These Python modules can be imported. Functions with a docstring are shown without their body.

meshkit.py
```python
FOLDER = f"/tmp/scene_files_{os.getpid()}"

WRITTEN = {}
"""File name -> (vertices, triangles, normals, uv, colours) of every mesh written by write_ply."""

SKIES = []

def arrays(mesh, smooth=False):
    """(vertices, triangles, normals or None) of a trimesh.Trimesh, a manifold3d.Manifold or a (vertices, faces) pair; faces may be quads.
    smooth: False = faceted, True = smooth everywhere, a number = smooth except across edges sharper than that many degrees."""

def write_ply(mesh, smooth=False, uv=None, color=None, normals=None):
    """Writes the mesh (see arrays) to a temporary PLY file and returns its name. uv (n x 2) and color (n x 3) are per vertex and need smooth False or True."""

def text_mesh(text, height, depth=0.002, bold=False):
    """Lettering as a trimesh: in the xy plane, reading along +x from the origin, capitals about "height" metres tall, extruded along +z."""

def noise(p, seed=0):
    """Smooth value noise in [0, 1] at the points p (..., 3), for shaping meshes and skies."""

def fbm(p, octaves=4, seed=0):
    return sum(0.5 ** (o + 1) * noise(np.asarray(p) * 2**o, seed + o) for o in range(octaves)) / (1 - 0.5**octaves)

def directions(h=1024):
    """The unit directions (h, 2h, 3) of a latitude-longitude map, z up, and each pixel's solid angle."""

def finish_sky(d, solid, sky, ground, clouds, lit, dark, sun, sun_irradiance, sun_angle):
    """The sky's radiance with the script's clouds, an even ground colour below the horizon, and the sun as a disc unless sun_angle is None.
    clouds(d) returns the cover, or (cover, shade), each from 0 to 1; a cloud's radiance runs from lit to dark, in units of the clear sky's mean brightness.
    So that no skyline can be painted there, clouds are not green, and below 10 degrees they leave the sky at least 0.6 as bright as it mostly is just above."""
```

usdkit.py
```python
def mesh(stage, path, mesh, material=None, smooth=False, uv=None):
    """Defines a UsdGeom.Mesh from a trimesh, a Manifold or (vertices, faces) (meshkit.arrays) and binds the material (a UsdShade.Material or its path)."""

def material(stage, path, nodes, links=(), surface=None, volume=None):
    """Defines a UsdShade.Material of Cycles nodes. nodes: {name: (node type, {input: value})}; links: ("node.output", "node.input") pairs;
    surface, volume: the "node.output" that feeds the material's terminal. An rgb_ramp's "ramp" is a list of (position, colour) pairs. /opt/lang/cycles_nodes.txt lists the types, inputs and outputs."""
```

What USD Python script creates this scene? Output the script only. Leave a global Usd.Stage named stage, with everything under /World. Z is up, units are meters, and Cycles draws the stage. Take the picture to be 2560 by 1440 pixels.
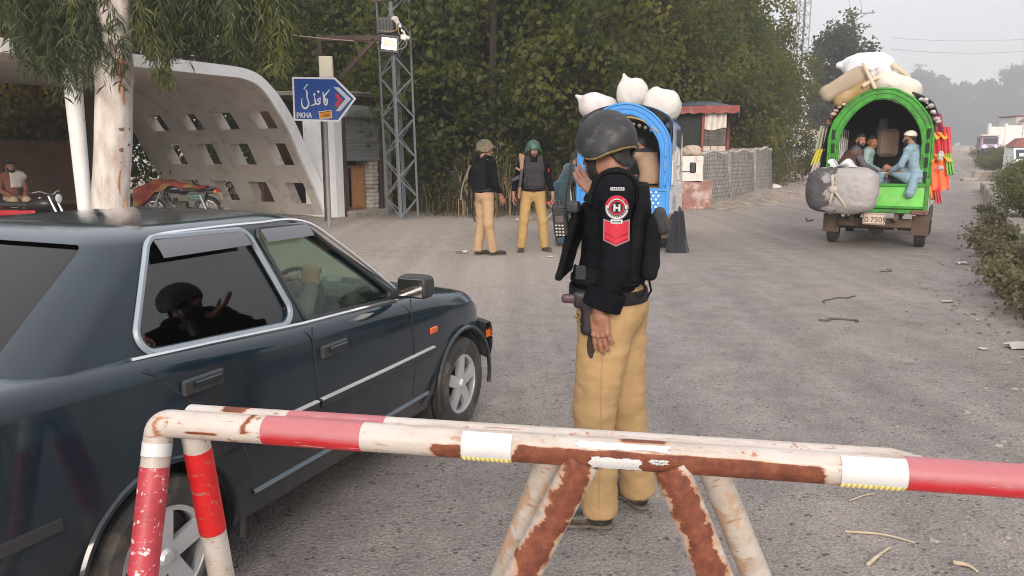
import math, random
import numpy as np, trimesh, manifold3d, shapely
from shapely import affinity
from shapely.geometry import Polygon, Point, LineString
import usdkit, meshkit
from pxr import Usd, UsdGeom, UsdLux, UsdShade, Gf, Sdf, Vt

stage = Usd.Stage.CreateInMemory()
UsdGeom.Xform.Define(stage, '/World')
UsdGeom.Scope.Define(stage, '/World/Looks')
# ------------------------------------------------------------------ camera, sky, sun
CAM_H, PITCH = 1.65, 10.0
cam = UsdGeom.Camera.Define(stage, '/World/camera')
cam.CreateHorizontalApertureAttr(36.0); cam.CreateVerticalApertureAttr(36.0*9/16)
cam.CreateFocalLengthAttr(26.72); cam.CreateClippingRangeAttr((0.05, 5000.0))
cam.AddTranslateOp().Set(Gf.Vec3d(0, 0, CAM_H)); cam.AddRotateXOp().Set(90.0-PITCH)
cam.CreateFStopAttr(0.0); cam.CreateFocusDistanceAttr(4.0)
EXPOSURE = 1.50
cam.CreateExposureAttr(EXPOSURE)

SUN_EL, SUN_AZ = math.radians(18), math.radians(-174)      # soft light from behind the camera, to its left
dome = UsdLux.DomeLight.Define(stage, '/World/sky')
sky_mat = usdkit.material(stage, '/World/Looks/sky_look', {
    'sky': ('sky_texture', {'sky_type': 'single_scattering', 'sun_disc': False, 'sun_elevation': SUN_EL, 'sun_rotation': SUN_AZ, 'aerosol_density': 3.0}),
    'tc': ('texture_coordinate', {}),
    'sep': ('separate_xyz', {}),
    'grad': ('map_range', {'from_min': 0.0, 'from_max': 1.0, 'to_min': 0.285, 'to_max': 1.0, 'clamp': True}),
    'n': ('noise_texture', {'scale': 1.6, 'detail': 4.0, 'roughness': 0.5}),
    'nr': ('map_range', {'from_min': 0.25, 'from_max': 0.75, 'to_min': 0.94, 'to_max': 1.06, 'clamp': True}),
    'mul': ('math', {'math_type': 'multiply'}),
    'cloud': ('mix_color', {'blend_type': 'multiply', 'fac': 1.0, 'a': (6.1, 5.95, 6.02), 'use_clamp': False}),
    'mix': ('mix_color', {'blend_type': 'mix', 'fac': 0.90, 'use_clamp': False}),
    'bg': ('background_shader', {'strength': 0.12}),
}, [('tc.generated', 'sep.vector'), ('sep.z', 'grad.value'), ('tc.generated', 'n.vector'), ('n.fac', 'nr.value'),
    ('grad.result', 'mul.value1'), ('nr.result', 'mul.value2'), ('mul.value', 'cloud.b'),
    ('sky.color', 'mix.a'), ('cloud.result', 'mix.b'), ('mix.result', 'bg.color')], surface='bg.background')
UsdShade.MaterialBindingAPI.Apply(dome.GetPrim()).Bind(sky_mat)
dome.GetPrim().SetCustomDataByKey('kind', 'structure'); dome.GetPrim().SetCustomDataByKey('label', 'pale grey overcast evening sky'); dome.GetPrim().SetCustomDataByKey('category', 'sky')
sun = UsdLux.DistantLight.Define(stage, '/World/sun')
sun.CreateNormalizeAttr(True); sun.CreateIntensityAttr(0.40); sun.CreateAngleAttr(24.0); sun.CreateColorAttr(Gf.Vec3f(1.0, 0.90, 0.78))
# points its -z away from the sun's direction
sun.AddRotateZOp().Set(-math.degrees(SUN_AZ)); sun.AddRotateXOp().Set(-(90.0-math.degrees(SUN_EL)))

# ------------------------------------------------------------------ helpers: naming, things, parts
_names = set()
def unique(path):
    if path not in _names:
        _names.add(path); return path
    k = 1
    while f'{path}_{k:03d}' in _names: k += 1
    p = f'{path}_{k:03d}'; _names.add(p); return p
def tag(path, label=None, cat=None, group=None, kind=None):
    pr = stage.GetPrimAtPath(path)
    for k, v in (('label', label), ('category', cat), ('group', group), ('kind', kind)):
        if v: pr.SetCustomDataByKey(k, v)
    return path
def place(x, loc=(0, 0, 0), rz=0.0, scale=None, rx=0, ry=0):
    x.AddTranslateOp().Set(Gf.Vec3d(*map(float, loc)))
    if rz: x.AddRotateZOp().Set(math.degrees(rz))
    if ry: x.AddRotateYOp().Set(math.degrees(ry))
    if rx: x.AddRotateXOp().Set(math.degrees(rx))
    if scale is not None: x.AddScaleOp().Set(Gf.Vec3f(*((scale,)*3 if np.ndim(scale) == 0 else scale)))
def thing(name, label, cat, loc=(0, 0, 0), rz=0.0, group=None, kind=None, scale=None):
    p = unique('/World/' + name)
    place(UsdGeom.Xform.Define(stage, p), loc, rz, scale)
    return tag(p, label, cat, group, kind)
def part(parent, name, mesh, mat, smooth=30, label=None, kind=None):
    p = unique(parent + '/' + name)
    if isinstance(mesh, list): mesh = join(mesh)
    usdkit.mesh(stage, p, mesh, mat, smooth=smooth)
    if label or kind: tag(p, label, None, None, kind)
    return p
def single(name, mesh, mat, label, cat=None, group=None, kind=None, smooth=30):
    p = unique('/World/' + name)
    if isinstance(mesh, list): mesh = join(mesh)
    usdkit.mesh(stage, p, mesh, mat, smooth=smooth)
    return tag(p, label, cat, group, kind)
def copy_of(src, label, loc, rz=0.0, scale=None, group=None, cat=None, rx=0, ry=0):
    base = src.rsplit('/', 1)[1]
    if base[-4:-3] == '_' and base[-3:].isdigit(): base = base[:-4]
    p = unique('/World/' + base)
    x = UsdGeom.Xform.Define(stage, p)
    x.GetPrim().GetReferences().AddInternalReference(src); x.GetPrim().SetInstanceable(True)
    x.ClearXformOpOrder()
    for op in ('translate', 'rotateZ', 'rotateY', 'rotateX', 'scale'): pass
    m = Gf.Matrix4d(1.0)
    s = (1, 1, 1) if scale is None else ((scale,)*3 if np.ndim(scale) == 0 else scale)
    T = trimesh.transformations.euler_matrix(rx, ry, rz); T[:3, :3] = T[:3, :3] @ np.diag(s); T[:3, 3] = loc
    x.AddTransformOp().Set(Gf.Matrix4d(*T.T.ravel().tolist()))
    was = stage.GetPrimAtPath(src).GetCustomData()
    return tag(p, label, cat or was.get('category'), group or was.get('group'))

# ------------------------------------------------------------------ helpers: meshes
A = np.array
def V(*a): return np.array(a, float)
def join(ms):
    vs, fs, n = [], [], 0
    for m in ms:
        v, f, _ = meshkit.arrays(m)
        vs.append(v); fs.append(f+n); n += len(v)
    return trimesh.Trimesh(np.vstack(vs), np.vstack(fs), process=False)
def move(m, loc=(0, 0, 0), rz=0, rx=0, ry=0, s=None):
    v, f, _ = meshkit.arrays(m); v = v.copy()
    if s is not None: v = v*np.asarray(s, float)
    T = trimesh.transformations.euler_matrix(rx, ry, rz)[:3, :3]
    return trimesh.Trimesh(v@T.T+np.asarray(loc, float), f, process=False)
def box(c, size, bev=0.0, rz=0, rx=0, ry=0):
    """box with chamfered edges, centre c"""
    sx, sy, sz = [max(float(t), 1e-4)/2 for t in size]
    b = min(bev, sx*.9, sy*.9, sz*.9)
    if b <= 0:
        m = trimesh.creation.box(size)
    else:
        pts = []
        for i in (-1, 1):
            for j in (-1, 1):
                for k in (-1, 1):
                    pts += [(i*(sx-b), j*(sy-b), k*sz), (i*(sx-b), j*sy, k*(sz-b)), (i*sx, j*(sy-b), k*(sz-b))]
        m = trimesh.convex.convex_hull(np.array(pts))
    return move(m, c, rz, rx, ry)
def hull(pts): return trimesh.convex.convex_hull(np.asarray(pts, float))
def tube(pts, r, n=10, cap=True):
    """swept round tube along a polyline, r scalar or per point"""
    p = np.asarray(pts, float); r = np.broadcast_to(np.asarray(r, float), (len(p),))
    t = np.gradient(p, axis=0); t /= np.linalg.norm(t, axis=1, keepdims=True)+1e-12
    a = np.zeros_like(p); ref = V(0, 0, 1) if abs(t[0, 2]) < .9 else V(1, 0, 0)
    prev = np.cross(t[0], ref); prev /= np.linalg.norm(prev)
    for i in range(len(p)):
        prev = prev-t[i]*(prev@t[i]); prev /= np.linalg.norm(prev)+1e-12; a[i] = prev
    b = np.cross(t, a); ang = np.arange(n)*2*np.pi/n
    v = p[:, None]+r[:, None, None]*(np.cos(ang)[None, :, None]*a[:, None]+np.sin(ang)[None, :, None]*b[:, None])
    v = v.reshape(-1, 3); i, j = np.meshgrid(np.arange(len(p)-1), np.arange(n), indexing='ij')
    q = np.stack([i*n+j, i*n+(j+1) % n, (i+1)*n+(j+1) % n, (i+1)*n+j], -1).reshape(-1, 4)
    f = np.vstack([q[:, [0, 1, 2]], q[:, [0, 2, 3]]])
    if cap:
        k = len(v); v = np.vstack([v, p[0], p[-1]]); js = np.arange(n)
        f = np.vstack([f, np.stack([np.full(n, k), (js+1) % n, js], 1), np.stack([np.full(n, k+1), (len(p)-1)*n+js, (len(p)-1)*n+(js+1) % n], 1)])
    return trimesh.Trimesh(v, f, process=False)
def bar(a, b, w, h=None, up=(0, 0, 1)):
    """rectangular bar between two points"""
    a, b = A(a, float), A(b, float); h = h or w
    t = b-a; L = np.linalg.norm(t); t /= L
    u = np.cross(t, up); 
    if np.linalg.norm(u) < 1e-3: u = np.cross(t, (1, 0, 0))
    u /= np.linalg.norm(u); n = np.cross(u, t)
    m = trimesh.creation.box((w, h, L)); T = np.eye(4); T[:3, 0], T[:3, 1], T[:3, 2], T[:3, 3] = u, n, t, (a+b)/2
    m.apply_transform(T); return m
def prism(pts, depth, axis='y', at=0.0):
    """2-D polygon (list or shapely) extruded; axis y: polygon in xz and depth along +y; axis z: polygon in xy; axis x: polygon in yz"""
    pg = pts if hasattr(pts, 'geom_type') else Polygon(pts)
    if not pg.is_valid: pg = pg.buffer(0)
    ms = [trimesh.creation.extrude_polygon(g, depth, engine='earcut') for g in getattr(pg, 'geoms', [pg]) if g.area > 1e-9]
    m = trimesh.util.concatenate(ms); v = np.array(m.vertices); f = np.array(m.faces)
    if axis == 'y': v = np.stack([v[:, 0], v[:, 2]+at, v[:, 1]], 1); f = f[:, ::-1]
    elif axis == 'x': v = np.stack([v[:, 2]+at, v[:, 0], v[:, 1]], 1)
    else: v[:, 2] += at
    return trimesh.Trimesh(v, f, process=False)
def grid(P, closed_u=False, two=False):
    """(nu,nv,3) grid of points to a mesh"""
    nu, nv = P.shape[:2]; iu = np.arange(nu if closed_u else nu-1); i, j = np.meshgrid(iu, np.arange(nv-1), indexing='ij'); k = (i+1) % nu
    q = np.stack([i*nv+j, k*nv+j, k*nv+j+1, i*nv+j+1], -1).reshape(-1, 4)
    return trimesh.Trimesh(P.reshape(-1, 3), np.vstack([q[:, [0, 1, 2]], q[:, [0, 2, 3]]]), process=False)
def sheet(P, th):
    """a grid of points given a thickness along its normals: a closed shell"""
    du = np.gradient(P, axis=0); dv = np.gradient(P, axis=1); n = np.cross(du, dv); n /= np.linalg.norm(n, axis=-1, keepdims=True)+1e-12
    a, b = P+n*th/2, P-n*th/2
    nu, nv = P.shape[:2]
    ring = np.concatenate([np.stack([a[:, 0], b[:, 0]], 1), ], 0)
    ms = [grid(a), grid(b[::-1])]
    for x, y in ((a[0], b[0]), (b[-1], a[-1]), (b[:, 0], a[:, 0]), (a[:, -1], b[:, -1])): ms.append(grid(np.stack([x, y], 0)))
    return join(ms)
def revolve(prof, n=32, axis='z'):
    m = trimesh.creation.revolve(np.asarray(prof, float), sections=n); v = np.array(m.vertices)
    if axis == 'x': v = v[:, [2, 0, 1]]
    elif axis == 'y': v = v[:, [1, 2, 0]]
    return trimesh.Trimesh(v, np.array(m.faces), process=False)
def mani(m):
    v, f, _ = meshkit.arrays(m); t = trimesh.Trimesh(v, f, process=True); t.merge_vertices(); t.fix_normals()
    return manifold3d.Manifold(manifold3d.Mesh(np.asarray(t.vertices, np.float32), np.asarray(t.faces, np.uint32)))
def smoothpath(pts, n=40):
    """Catmull-Rom through points"""
    p = np.asarray(pts, float); q = np.vstack([2*p[0]-p[1], p, 2*p[-1]-p[-2]]); t = np.linspace(0, len(p)-1, n); i = np.minimum(t.astype(int), len(p)-2); u = (t-i)[:, None]
    a, b, c, d = q[i], q[i+1], q[i+2], q[i+3]
    return .5*(2*b+(c-a)*u+(2*a-5*b+4*c-d)*u**2+(3*b-a-3*c+d)*u**3)
fbm = meshkit.fbm; noise = meshkit.noise
# ------------------------------------------------------------------ helpers: signed distance modelling
def rc(p, a, b, ra, rb):
    a, b = A(a, np.float32), A(b, np.float32); d = b-a; L = float(d@d)+1e-9
    t = np.clip((p-a)@d/L, 0, 1); return np.linalg.norm(p-a-t[:, None]*d, axis=1)-(ra+(rb-ra)*t)
def ell(p, c, r, rot=None):
    q = p-A(c, np.float32)
    if rot is not None: q = q@A(rot, np.float32)
    r = A(r, np.float32); k0 = np.linalg.norm(q/r, axis=1); k1 = np.linalg.norm(q/(r*r), axis=1)+1e-9
    return k0*(k0-1)/k1
def rbox(p, c, hs, r, rot=None):
    q = p-A(c, np.float32)
    if rot is not None: q = q@A(rot, np.float32)
    q = np.abs(q)-(A(hs, np.float32)-r); return np.linalg.norm(np.maximum(q, 0), axis=1)+np.minimum(q.max(1), 0)-r
def su(k, *ds):
    d = ds[0]
    for e in ds[1:]:
        h = np.clip(.5+.5*(e-d)/k, 0, 1); d = e*(1-h)+d*h-k*h*(1-h)
    return d
def ss(k, a, b):          # a minus b, smooth
    h = np.clip(.5-.5*(a+b)/k, 0, 1); return a*(1-h)-b*h+k*h*(1-h)
def si(k, a, b): return -su(k, -a, -b)
def sdf_mesh(fn, lo, hi, h):
    """surface nets of a signed distance function, evaluated only near its surface"""
    lo, hi = A(lo, float), A(hi, float); B = 6
    n = (np.ceil((hi-lo)/h/B).astype(int)+1)*B+1
    nc = (n-1)//B
    ax = [lo[k]+h*B*(np.arange(nc[k])+.5) for k in range(3)]
    c = np.stack(np.meshgrid(*ax, indexing='ij'), -1).reshape(-1, 3).astype(np.float32)
    dc = fn(c).reshape(nc)
    near = np.abs(dc) < h*B*1.05
    # dense sign fill
    D = np.repeat(np.repeat(np.repeat(np.where(dc < 0, -9., 9.), B, 0), B, 1), B, 2)
    D = np.pad(D, ((0, 1),)*3, mode='edge').astype(np.float32)
    mask = np.zeros(n, bool); off = np.arange(B+1)
    ii = np.argwhere(near)
    for a in range(B+1):
        for b in range(B+1):
            for e in range(B+1):
                mask[ii[:, 0]*B+a, ii[:, 1]*B+b, ii[:, 2]*B+e] = True
    idx = np.argwhere(mask); out = np.empty(len(idx), np.float32)
    for k in range(0, len(idx), 400000):
        out[k:k+400000] = fn((lo+h*idx[k:k+400000]).astype(np.float32))
    D[mask] = out
    s = D < 0
    cnt = np.zeros(np.array(D.shape)-1, np.int8)
    for a in (0, 1):
        for b in (0, 1):
            for e in (0, 1):
                cnt += s[a:s.shape[0]-1+a, b:s.shape[1]-1+b, e:s.shape[2]-1+e]
    act = (cnt > 0) & (cnt < 8); cells = np.argwhere(act); vid = -np.ones(act.shape, int); vid[act] = np.arange(len(cells))
    acc = np.zeros((len(cells), 3)); num = np.zeros(len(cells))
    cor = [(a, b, e) for a in (0, 1) for b in (0, 1) for e in (0, 1)]
    for c0 in cor:
        for k in range(3):
            if c0[k]: continue
            c1 = list(c0); c1[k] = 1
            d0 = D[tuple((cells+c0).T)]; d1 = D[tuple((cells+c1).T)]
            cr = (d0 < 0) != (d1 < 0); t = np.where(cr, d0/np.where(cr, d0-d1, 1), 0)
            pt = np.tile(A(c0, float), (len(cells), 1)); pt[:, k] += t
            acc += np.where(cr[:, None], pt, 0); num += cr
    v = lo+h*(cells+acc/num[:, None]); fs = []
    for k in range(3):
        u, w = (k+1) % 3, (k+2) % 3
        sl0 = [slice(None)]*3; sl1 = [slice(None)]*3; sl0[k] = slice(0, -1); sl1[k] = slice(1, None)
        cr = s[tuple(sl0)] != s[tuple(sl1)]; e = np.argwhere(cr)
        e = e[(e[:, u] > 0) & (e[:, w] > 0) & (e[:, u] < D.shape[u]-1) & (e[:, w] < D.shape[w]-1)]
        q = []
        for du, dw in ((-1, -1), (0, -1), (0, 0), (-1, 0)):
            x = e.copy(); x[:, u] += du; x[:, w] += dw; q.append(vid[tuple(x.T)])
        q = np.stack(q, 1); flip = ~s[tuple(e.T)]; q[flip] = q[flip][:, ::-1]; q = q[(q >= 0).all(1)]
        fs += [q[:, [0, 1, 2]], q[:, [0, 2, 3]]]
    return trimesh.Trimesh(v, np.vstack(fs), process=False)
# ------------------------------------------------------------------ helpers: materials
_mats = {}
def M(name, col, rough=.7, var=.12, scale=4., bump=0., bscale=60., metal=0., dirt=None, dirt_amt=.5, dirt_scale=3., coat=0., spec=None, sheen=0., detail=6., emit=None, stretch=None):
    """principled surface whose colour wanders by noise, with optional second colour in patches and fine relief"""
    if name in _mats: return _mats[name]
    col = A(col, float); lo, hi = np.clip(col*(1-var), 0, 1), np.clip(col*(1+var), 0, 1)
    N = {'tc': ('texture_coordinate', {}), 'n': ('noise_texture', {'scale': scale, 'detail': detail, 'roughness': .6}),
         'r': ('rgb_ramp', {'ramp': [(0.28, lo), (0.72, hi)]}),
         'p': ('principled_bsdf', {'roughness': rough, 'metallic': metal})}
    L = [('n.fac', 'r.fac')]; vec = 'tc.object'
    if stretch is not None:
        N['map'] = ('mapping', {'scale': stretch}); L.append(('tc.object', 'map.vector')); vec = 'map.vector'
    L.append((vec, 'n.vector')); cout = 'r.color'
    if dirt is not None:
        N['dn'] = ('noise_texture', {'scale': dirt_scale, 'detail': 8., 'roughness': .65}); L.append((vec, 'dn.vector'))
        t = 1-dirt_amt
        N['dr'] = ('rgb_ramp', {'ramp': [(max(0, .25+t*.5-.06), (0, 0, 0)), (min(1, .25+t*.5+.06), (1, 1, 1))]}); L.append(('dn.fac', 'dr.fac'))
        N['mx'] = ('mix_color', {'b': tuple(dirt)}); L += [('dr.color', 'mx.fac'), ('r.color', 'mx.a')]; cout = 'mx.result'
    L.append((cout, 'p.base_color'))
    if bump > 0:
        N['bn'] = ('noise_texture', {'scale': bscale, 'detail': 4., 'roughness': .6}); N['b'] = ('bump', {'strength': min(1., bump), 'distance': .02 if bump <= 1 else .02*bump})
        L += [(vec, 'bn.vector'), ('bn.fac', 'b.height'), ('b.normal', 'p.normal')]
    if coat: N['p'][1]['coat_weight'] = coat; N['p'][1]['coat_roughness'] = .05
    if spec is not None: N['p'][1]['specular_ior_level'] = spec
    if sheen: N['p'][1]['sheen_weight'] = sheen
    if emit is not None: N['p'][1]['emission_color'] = tuple(emit[:3]); N['p'][1]['emission_strength'] = emit[3]
    _mats[name] = usdkit.material(stage, '/World/Looks/'+name, N, L, surface='p.BSDF'); return _mats[name]
def leafM(name, ramp, trans=.35, rough=.55, patch=.45):
    N = {'g': ('geometry', {}), 'cn': ('noise_texture', {'scale': patch, 'detail': 3., 'roughness': .6}), 'cr': ('map_range', {'from_min': .33, 'from_max': .67, 'to_min': -.38, 'to_max': .38, 'clamp': True}), 'ca': ('math', {'math_type': 'add', 'use_clamp': True}), 'r': ('rgb_ramp', {'ramp': ramp}), 'd': ('principled_bsdf', {'roughness': rough, 'specular_ior_level': .3}),
         't': ('translucent_bsdf', {}), 'tr': ('mix_color', {'blend_type': 'multiply', 'fac': 1.0, 'b': (1.75, 1.80, .70)}), 'm': ('mix_closure', {'fac': trans})}
    L = [('g.position', 'cn.vector'), ('cn.fac', 'cr.value'), ('g.random_per_island', 'ca.value1'), ('cr.result', 'ca.value2'), ('ca.value', 'r.fac'), ('r.color', 'd.base_color'), ('r.color', 'tr.a'), ('tr.result', 't.color'), ('d.BSDF', 'm.closure1'), ('t.BSDF', 'm.closure2')]
    return usdkit.material(stage, '/World/Looks/'+name, N, L, surface='m.closure')
def glassM(name, tint=(.8, .9, .85), refl=.0, rough=.02, opacity=.0):
    """window pane: see-through with tint, mirror-like at grazing angles"""
    N = {'t': ('transparent_bsdf', {'color': tint}), 'g': ('glossy_bsdf', {'color': (.9, .9, .9), 'roughness': rough}), 'f': ('layer_weight', {'blend': .5}), 'pw': ('math', {'math_type': 'power', 'value2': 4.5}),
         'a': ('math', {'math_type': 'multiply_add', 'value2': .85, 'value3': .035+refl}), 'm': ('mix_closure', {})}
    return usdkit.material(stage, '/World/Looks/'+name, N, [('f.facing', 'pw.value1'), ('pw.value', 'a.value1'), ('a.value', 'm.fac'), ('t.BSDF', 'm.closure1'), ('g.BSDF', 'm.closure2')], surface='m.closure')
# road frame: s along the road, q to its right
TH = math.radians(30); RD = V(math.sin(TH), math.cos(TH), 0); RN = V(math.cos(TH), -math.sin(TH), 0)
def W(s, q, z=0.): return s*RD+q*RN+V(0, 0, z)
ROT = -TH          # rotation that turns +y onto the road direction
def terrain(x, y):
    x, y = np.asarray(x, float), np.asarray(y, float); s = x*RD[0]+y*RD[1]; q = x*RN[0]+y*RN[1]
    sm = lambda a, b, t: (lambda u: u*u*(3-2*u))(np.clip((t-a)/(b-a), 0, 1))
    right = sm(2.6, 6.5, q)*(sm(18, 48, s)*1.0+sm(45, 85, s)*.65)
    far = sm(75, 170, s)*3.2
    left = -sm(-16.5, -21, q)*0+sm(-11.5, -15, q)*sm(17, 22, s)*.0
    return right*(1-sm(75, 170, s))+far+left
# pixels of the photograph (2560 wide) to points, for laying out
_F = V(0, math.cos(math.radians(PITCH)), -math.sin(math.radians(PITCH))); _U = V(0, math.sin(math.radians(PITCH)), math.cos(math.radians(PITCH)))
# ================================================================== the setting
rng = np.random.default_rng(7)
# ---- road surface material: dusty worn asphalt with pits and aggregate near by, sand drifting in from the verges
def road_material(name, base, dust, dusty, verge=False):
    N = {'g': ('geometry', {}),
         'big': ('noise_texture', {'scale': .35, 'detail': 6., 'roughness': .62}), 'mid': ('noise_texture', {'scale': 3.2, 'detail': 8., 'roughness': .7}),
         'fine': ('noise_texture', {'scale': 95., 'detail': 4., 'roughness': .7}), 'agg': ('voronoi_texture', {'scale': 62., 'randomness': 1.}),
         'pit': ('voronoi_texture', {'scale': 30., 'randomness': 1.}), 'pn': ('noise_texture', {'scale': 9., 'detail': 3.}),
         'base': ('rgb_ramp', {'ramp': [(.3, A(base)*.78), (.7, A(base)*1.2)]}),
         'dusr': ('rgb_ramp', {'ramp': [(max(0, .62-dusty), (0, 0, 0)), (min(1., .95-dusty), (1, 1, 1))]}),
         'm1': ('mix_color', {'b': tuple(dust)}), 'aggr': ('rgb_ramp', {'ramp': [(.0, (1.12, 1.12, 1.12)), (.35, (1., 1., 1.)), (.75, (.72, .72, .72))]}),
         'm2': ('mix_color', {'blend_type': 'multiply', 'fac': .75, 'use_clamp': False}), 'finer': ('map_range', {'from_min': .3, 'from_max': .7, 'to_min': .66, 'to_max': 1.32}),
         'm3': ('mix_color', {'blend_type': 'multiply', 'fac': .8, 'use_clamp': False}),
         'pitr': ('rgb_ramp', {'ramp': [(.0, (1., 1., 1.)), (.20, (1, 1, 1)), (.34, (0, 0, 0))]}), 'png': ('map_range', {'from_min': .46, 'from_max': .62, 'to_min': 0., 'to_max': .8, 'clamp': True}),
         'pm': ('mix_color', {'blend_type': 'multiply', 'fac': 1.}), 'm4': ('mix_color', {'b': tuple(A(base)*.27)}),
         'hsum': ('math', {'math_type': 'add'}), 'hneg': ('math', {'math_type': 'subtract'}), 'b': ('bump', {'strength': .9, 'distance': .012}), 'p': ('principled_bsdf', {'roughness': .9, 'specular_ior_level': .25})}
    L = [('g.position', k+'.vector') for k in ('big', 'mid', 'fine', 'agg', 'pit', 'pn')]
    L += [('mid.fac', 'base.fac'), ('big.fac', 'dusr.fac'), ('dusr.color', 'm1.fac'), ('base.color', 'm1.a'), ('agg.distance', 'aggr.fac'), ('m1.result', 'm2.a'), ('aggr.color', 'm2.b'),
          ('fine.fac', 'finer.value'), ('m2.result', 'm3.a'), ('finer.result', 'm3.b'), ('pit.distance', 'pitr.fac'), ('pn.fac', 'png.value'), ('pitr.color', 'pm.a'), ('png.result', 'pm.b'),
          ('pm.result', 'm4.fac'), ('m3.result', 'm4.a'), ('m4.result', 'p.base_color'),
          ('fine.fac', 'hsum.value1'), ('agg.distance', 'hsum.value2'), ('hsum.value', 'hneg.value1'), ('pm.result', 'hneg.value2'), ('hneg.value', 'b.height'), ('b.normal', 'p.normal')]
    N.update({'lm': ('mapping', {'rotation': (0, 0, TH), 'scale': (1.1, .035, 1.)}), 'ln': ('noise_texture', {'scale': 1.6, 'detail': 4., 'roughness': .55}), 'lr': ('map_range', {'from_min': .32, 'from_max': .68, 'to_min': .84, 'to_max': 1.10}), 'm5': ('mix_color', {'blend_type': 'multiply', 'fac': 1., 'use_clamp': False})})
    L = [l for l in L if l != ('m4.result', 'p.base_color')]+[('g.position', 'lm.vector'), ('lm.vector', 'ln.vector'), ('ln.fac', 'lr.value'), ('m4.result', 'm5.a'), ('lr.result', 'm5.b'), ('m5.result', 'p.base_color')]
    if verge:        # sand drifts in from the left verge and from under the kerb
        N.update({'dot': ('vector_math', {'math_type': 'dot_product', 'vector2': tuple(RN)}), 'qn': ('math', {'math_type': 'multiply_add', 'value2': 2.6}), 'ql': ('map_range', {'from_min': -1.6, 'from_max': -4.4, 'to_min': 0., 'to_max': .92, 'clamp': True}),
                  'qr': ('map_range', {'from_min': 1.4, 'from_max': 2.5, 'to_min': 0., 'to_max': .9, 'clamp': True}), 'qm': ('math', {'math_type': 'maximum'}), 'qs': ('math', {'math_type': 'maximum'}), 'bw': ('rgb_to_bw', {})})
        L = [l for l in L if l != ('dusr.color', 'm1.fac')]+[('g.position', 'dot.vector1'), ('big.fac', 'qn.value1'), ('dot.value', 'qn.value3'), ('qn.value', 'ql.value'), ('qn.value', 'qr.value'), ('ql.result', 'qm.value1'), ('qr.result', 'qm.value2'), ('dusr.color', 'bw.color'), ('bw.val', 'qs.value1'), ('qm.value', 'qs.value2'), ('qs.value', 'm1.fac')]
    return usdkit.material(stage, '/World/Looks/'+name, N, L, surface='p.BSDF')
asphalt = road_material('dusty_asphalt', (.268, .240, .228), (.375, .322, .28), .12, True)
dirt = road_material('pale_dirt', (.34, .292, .252), (.39, .335, .29), .25)
soil = M('dry_soil', (.20, .155, .12), rough=.95, var=.3, scale=2., bump=.8, bscale=14., dirt=(.30, .26, .22), dirt_amt=.45)

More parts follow.
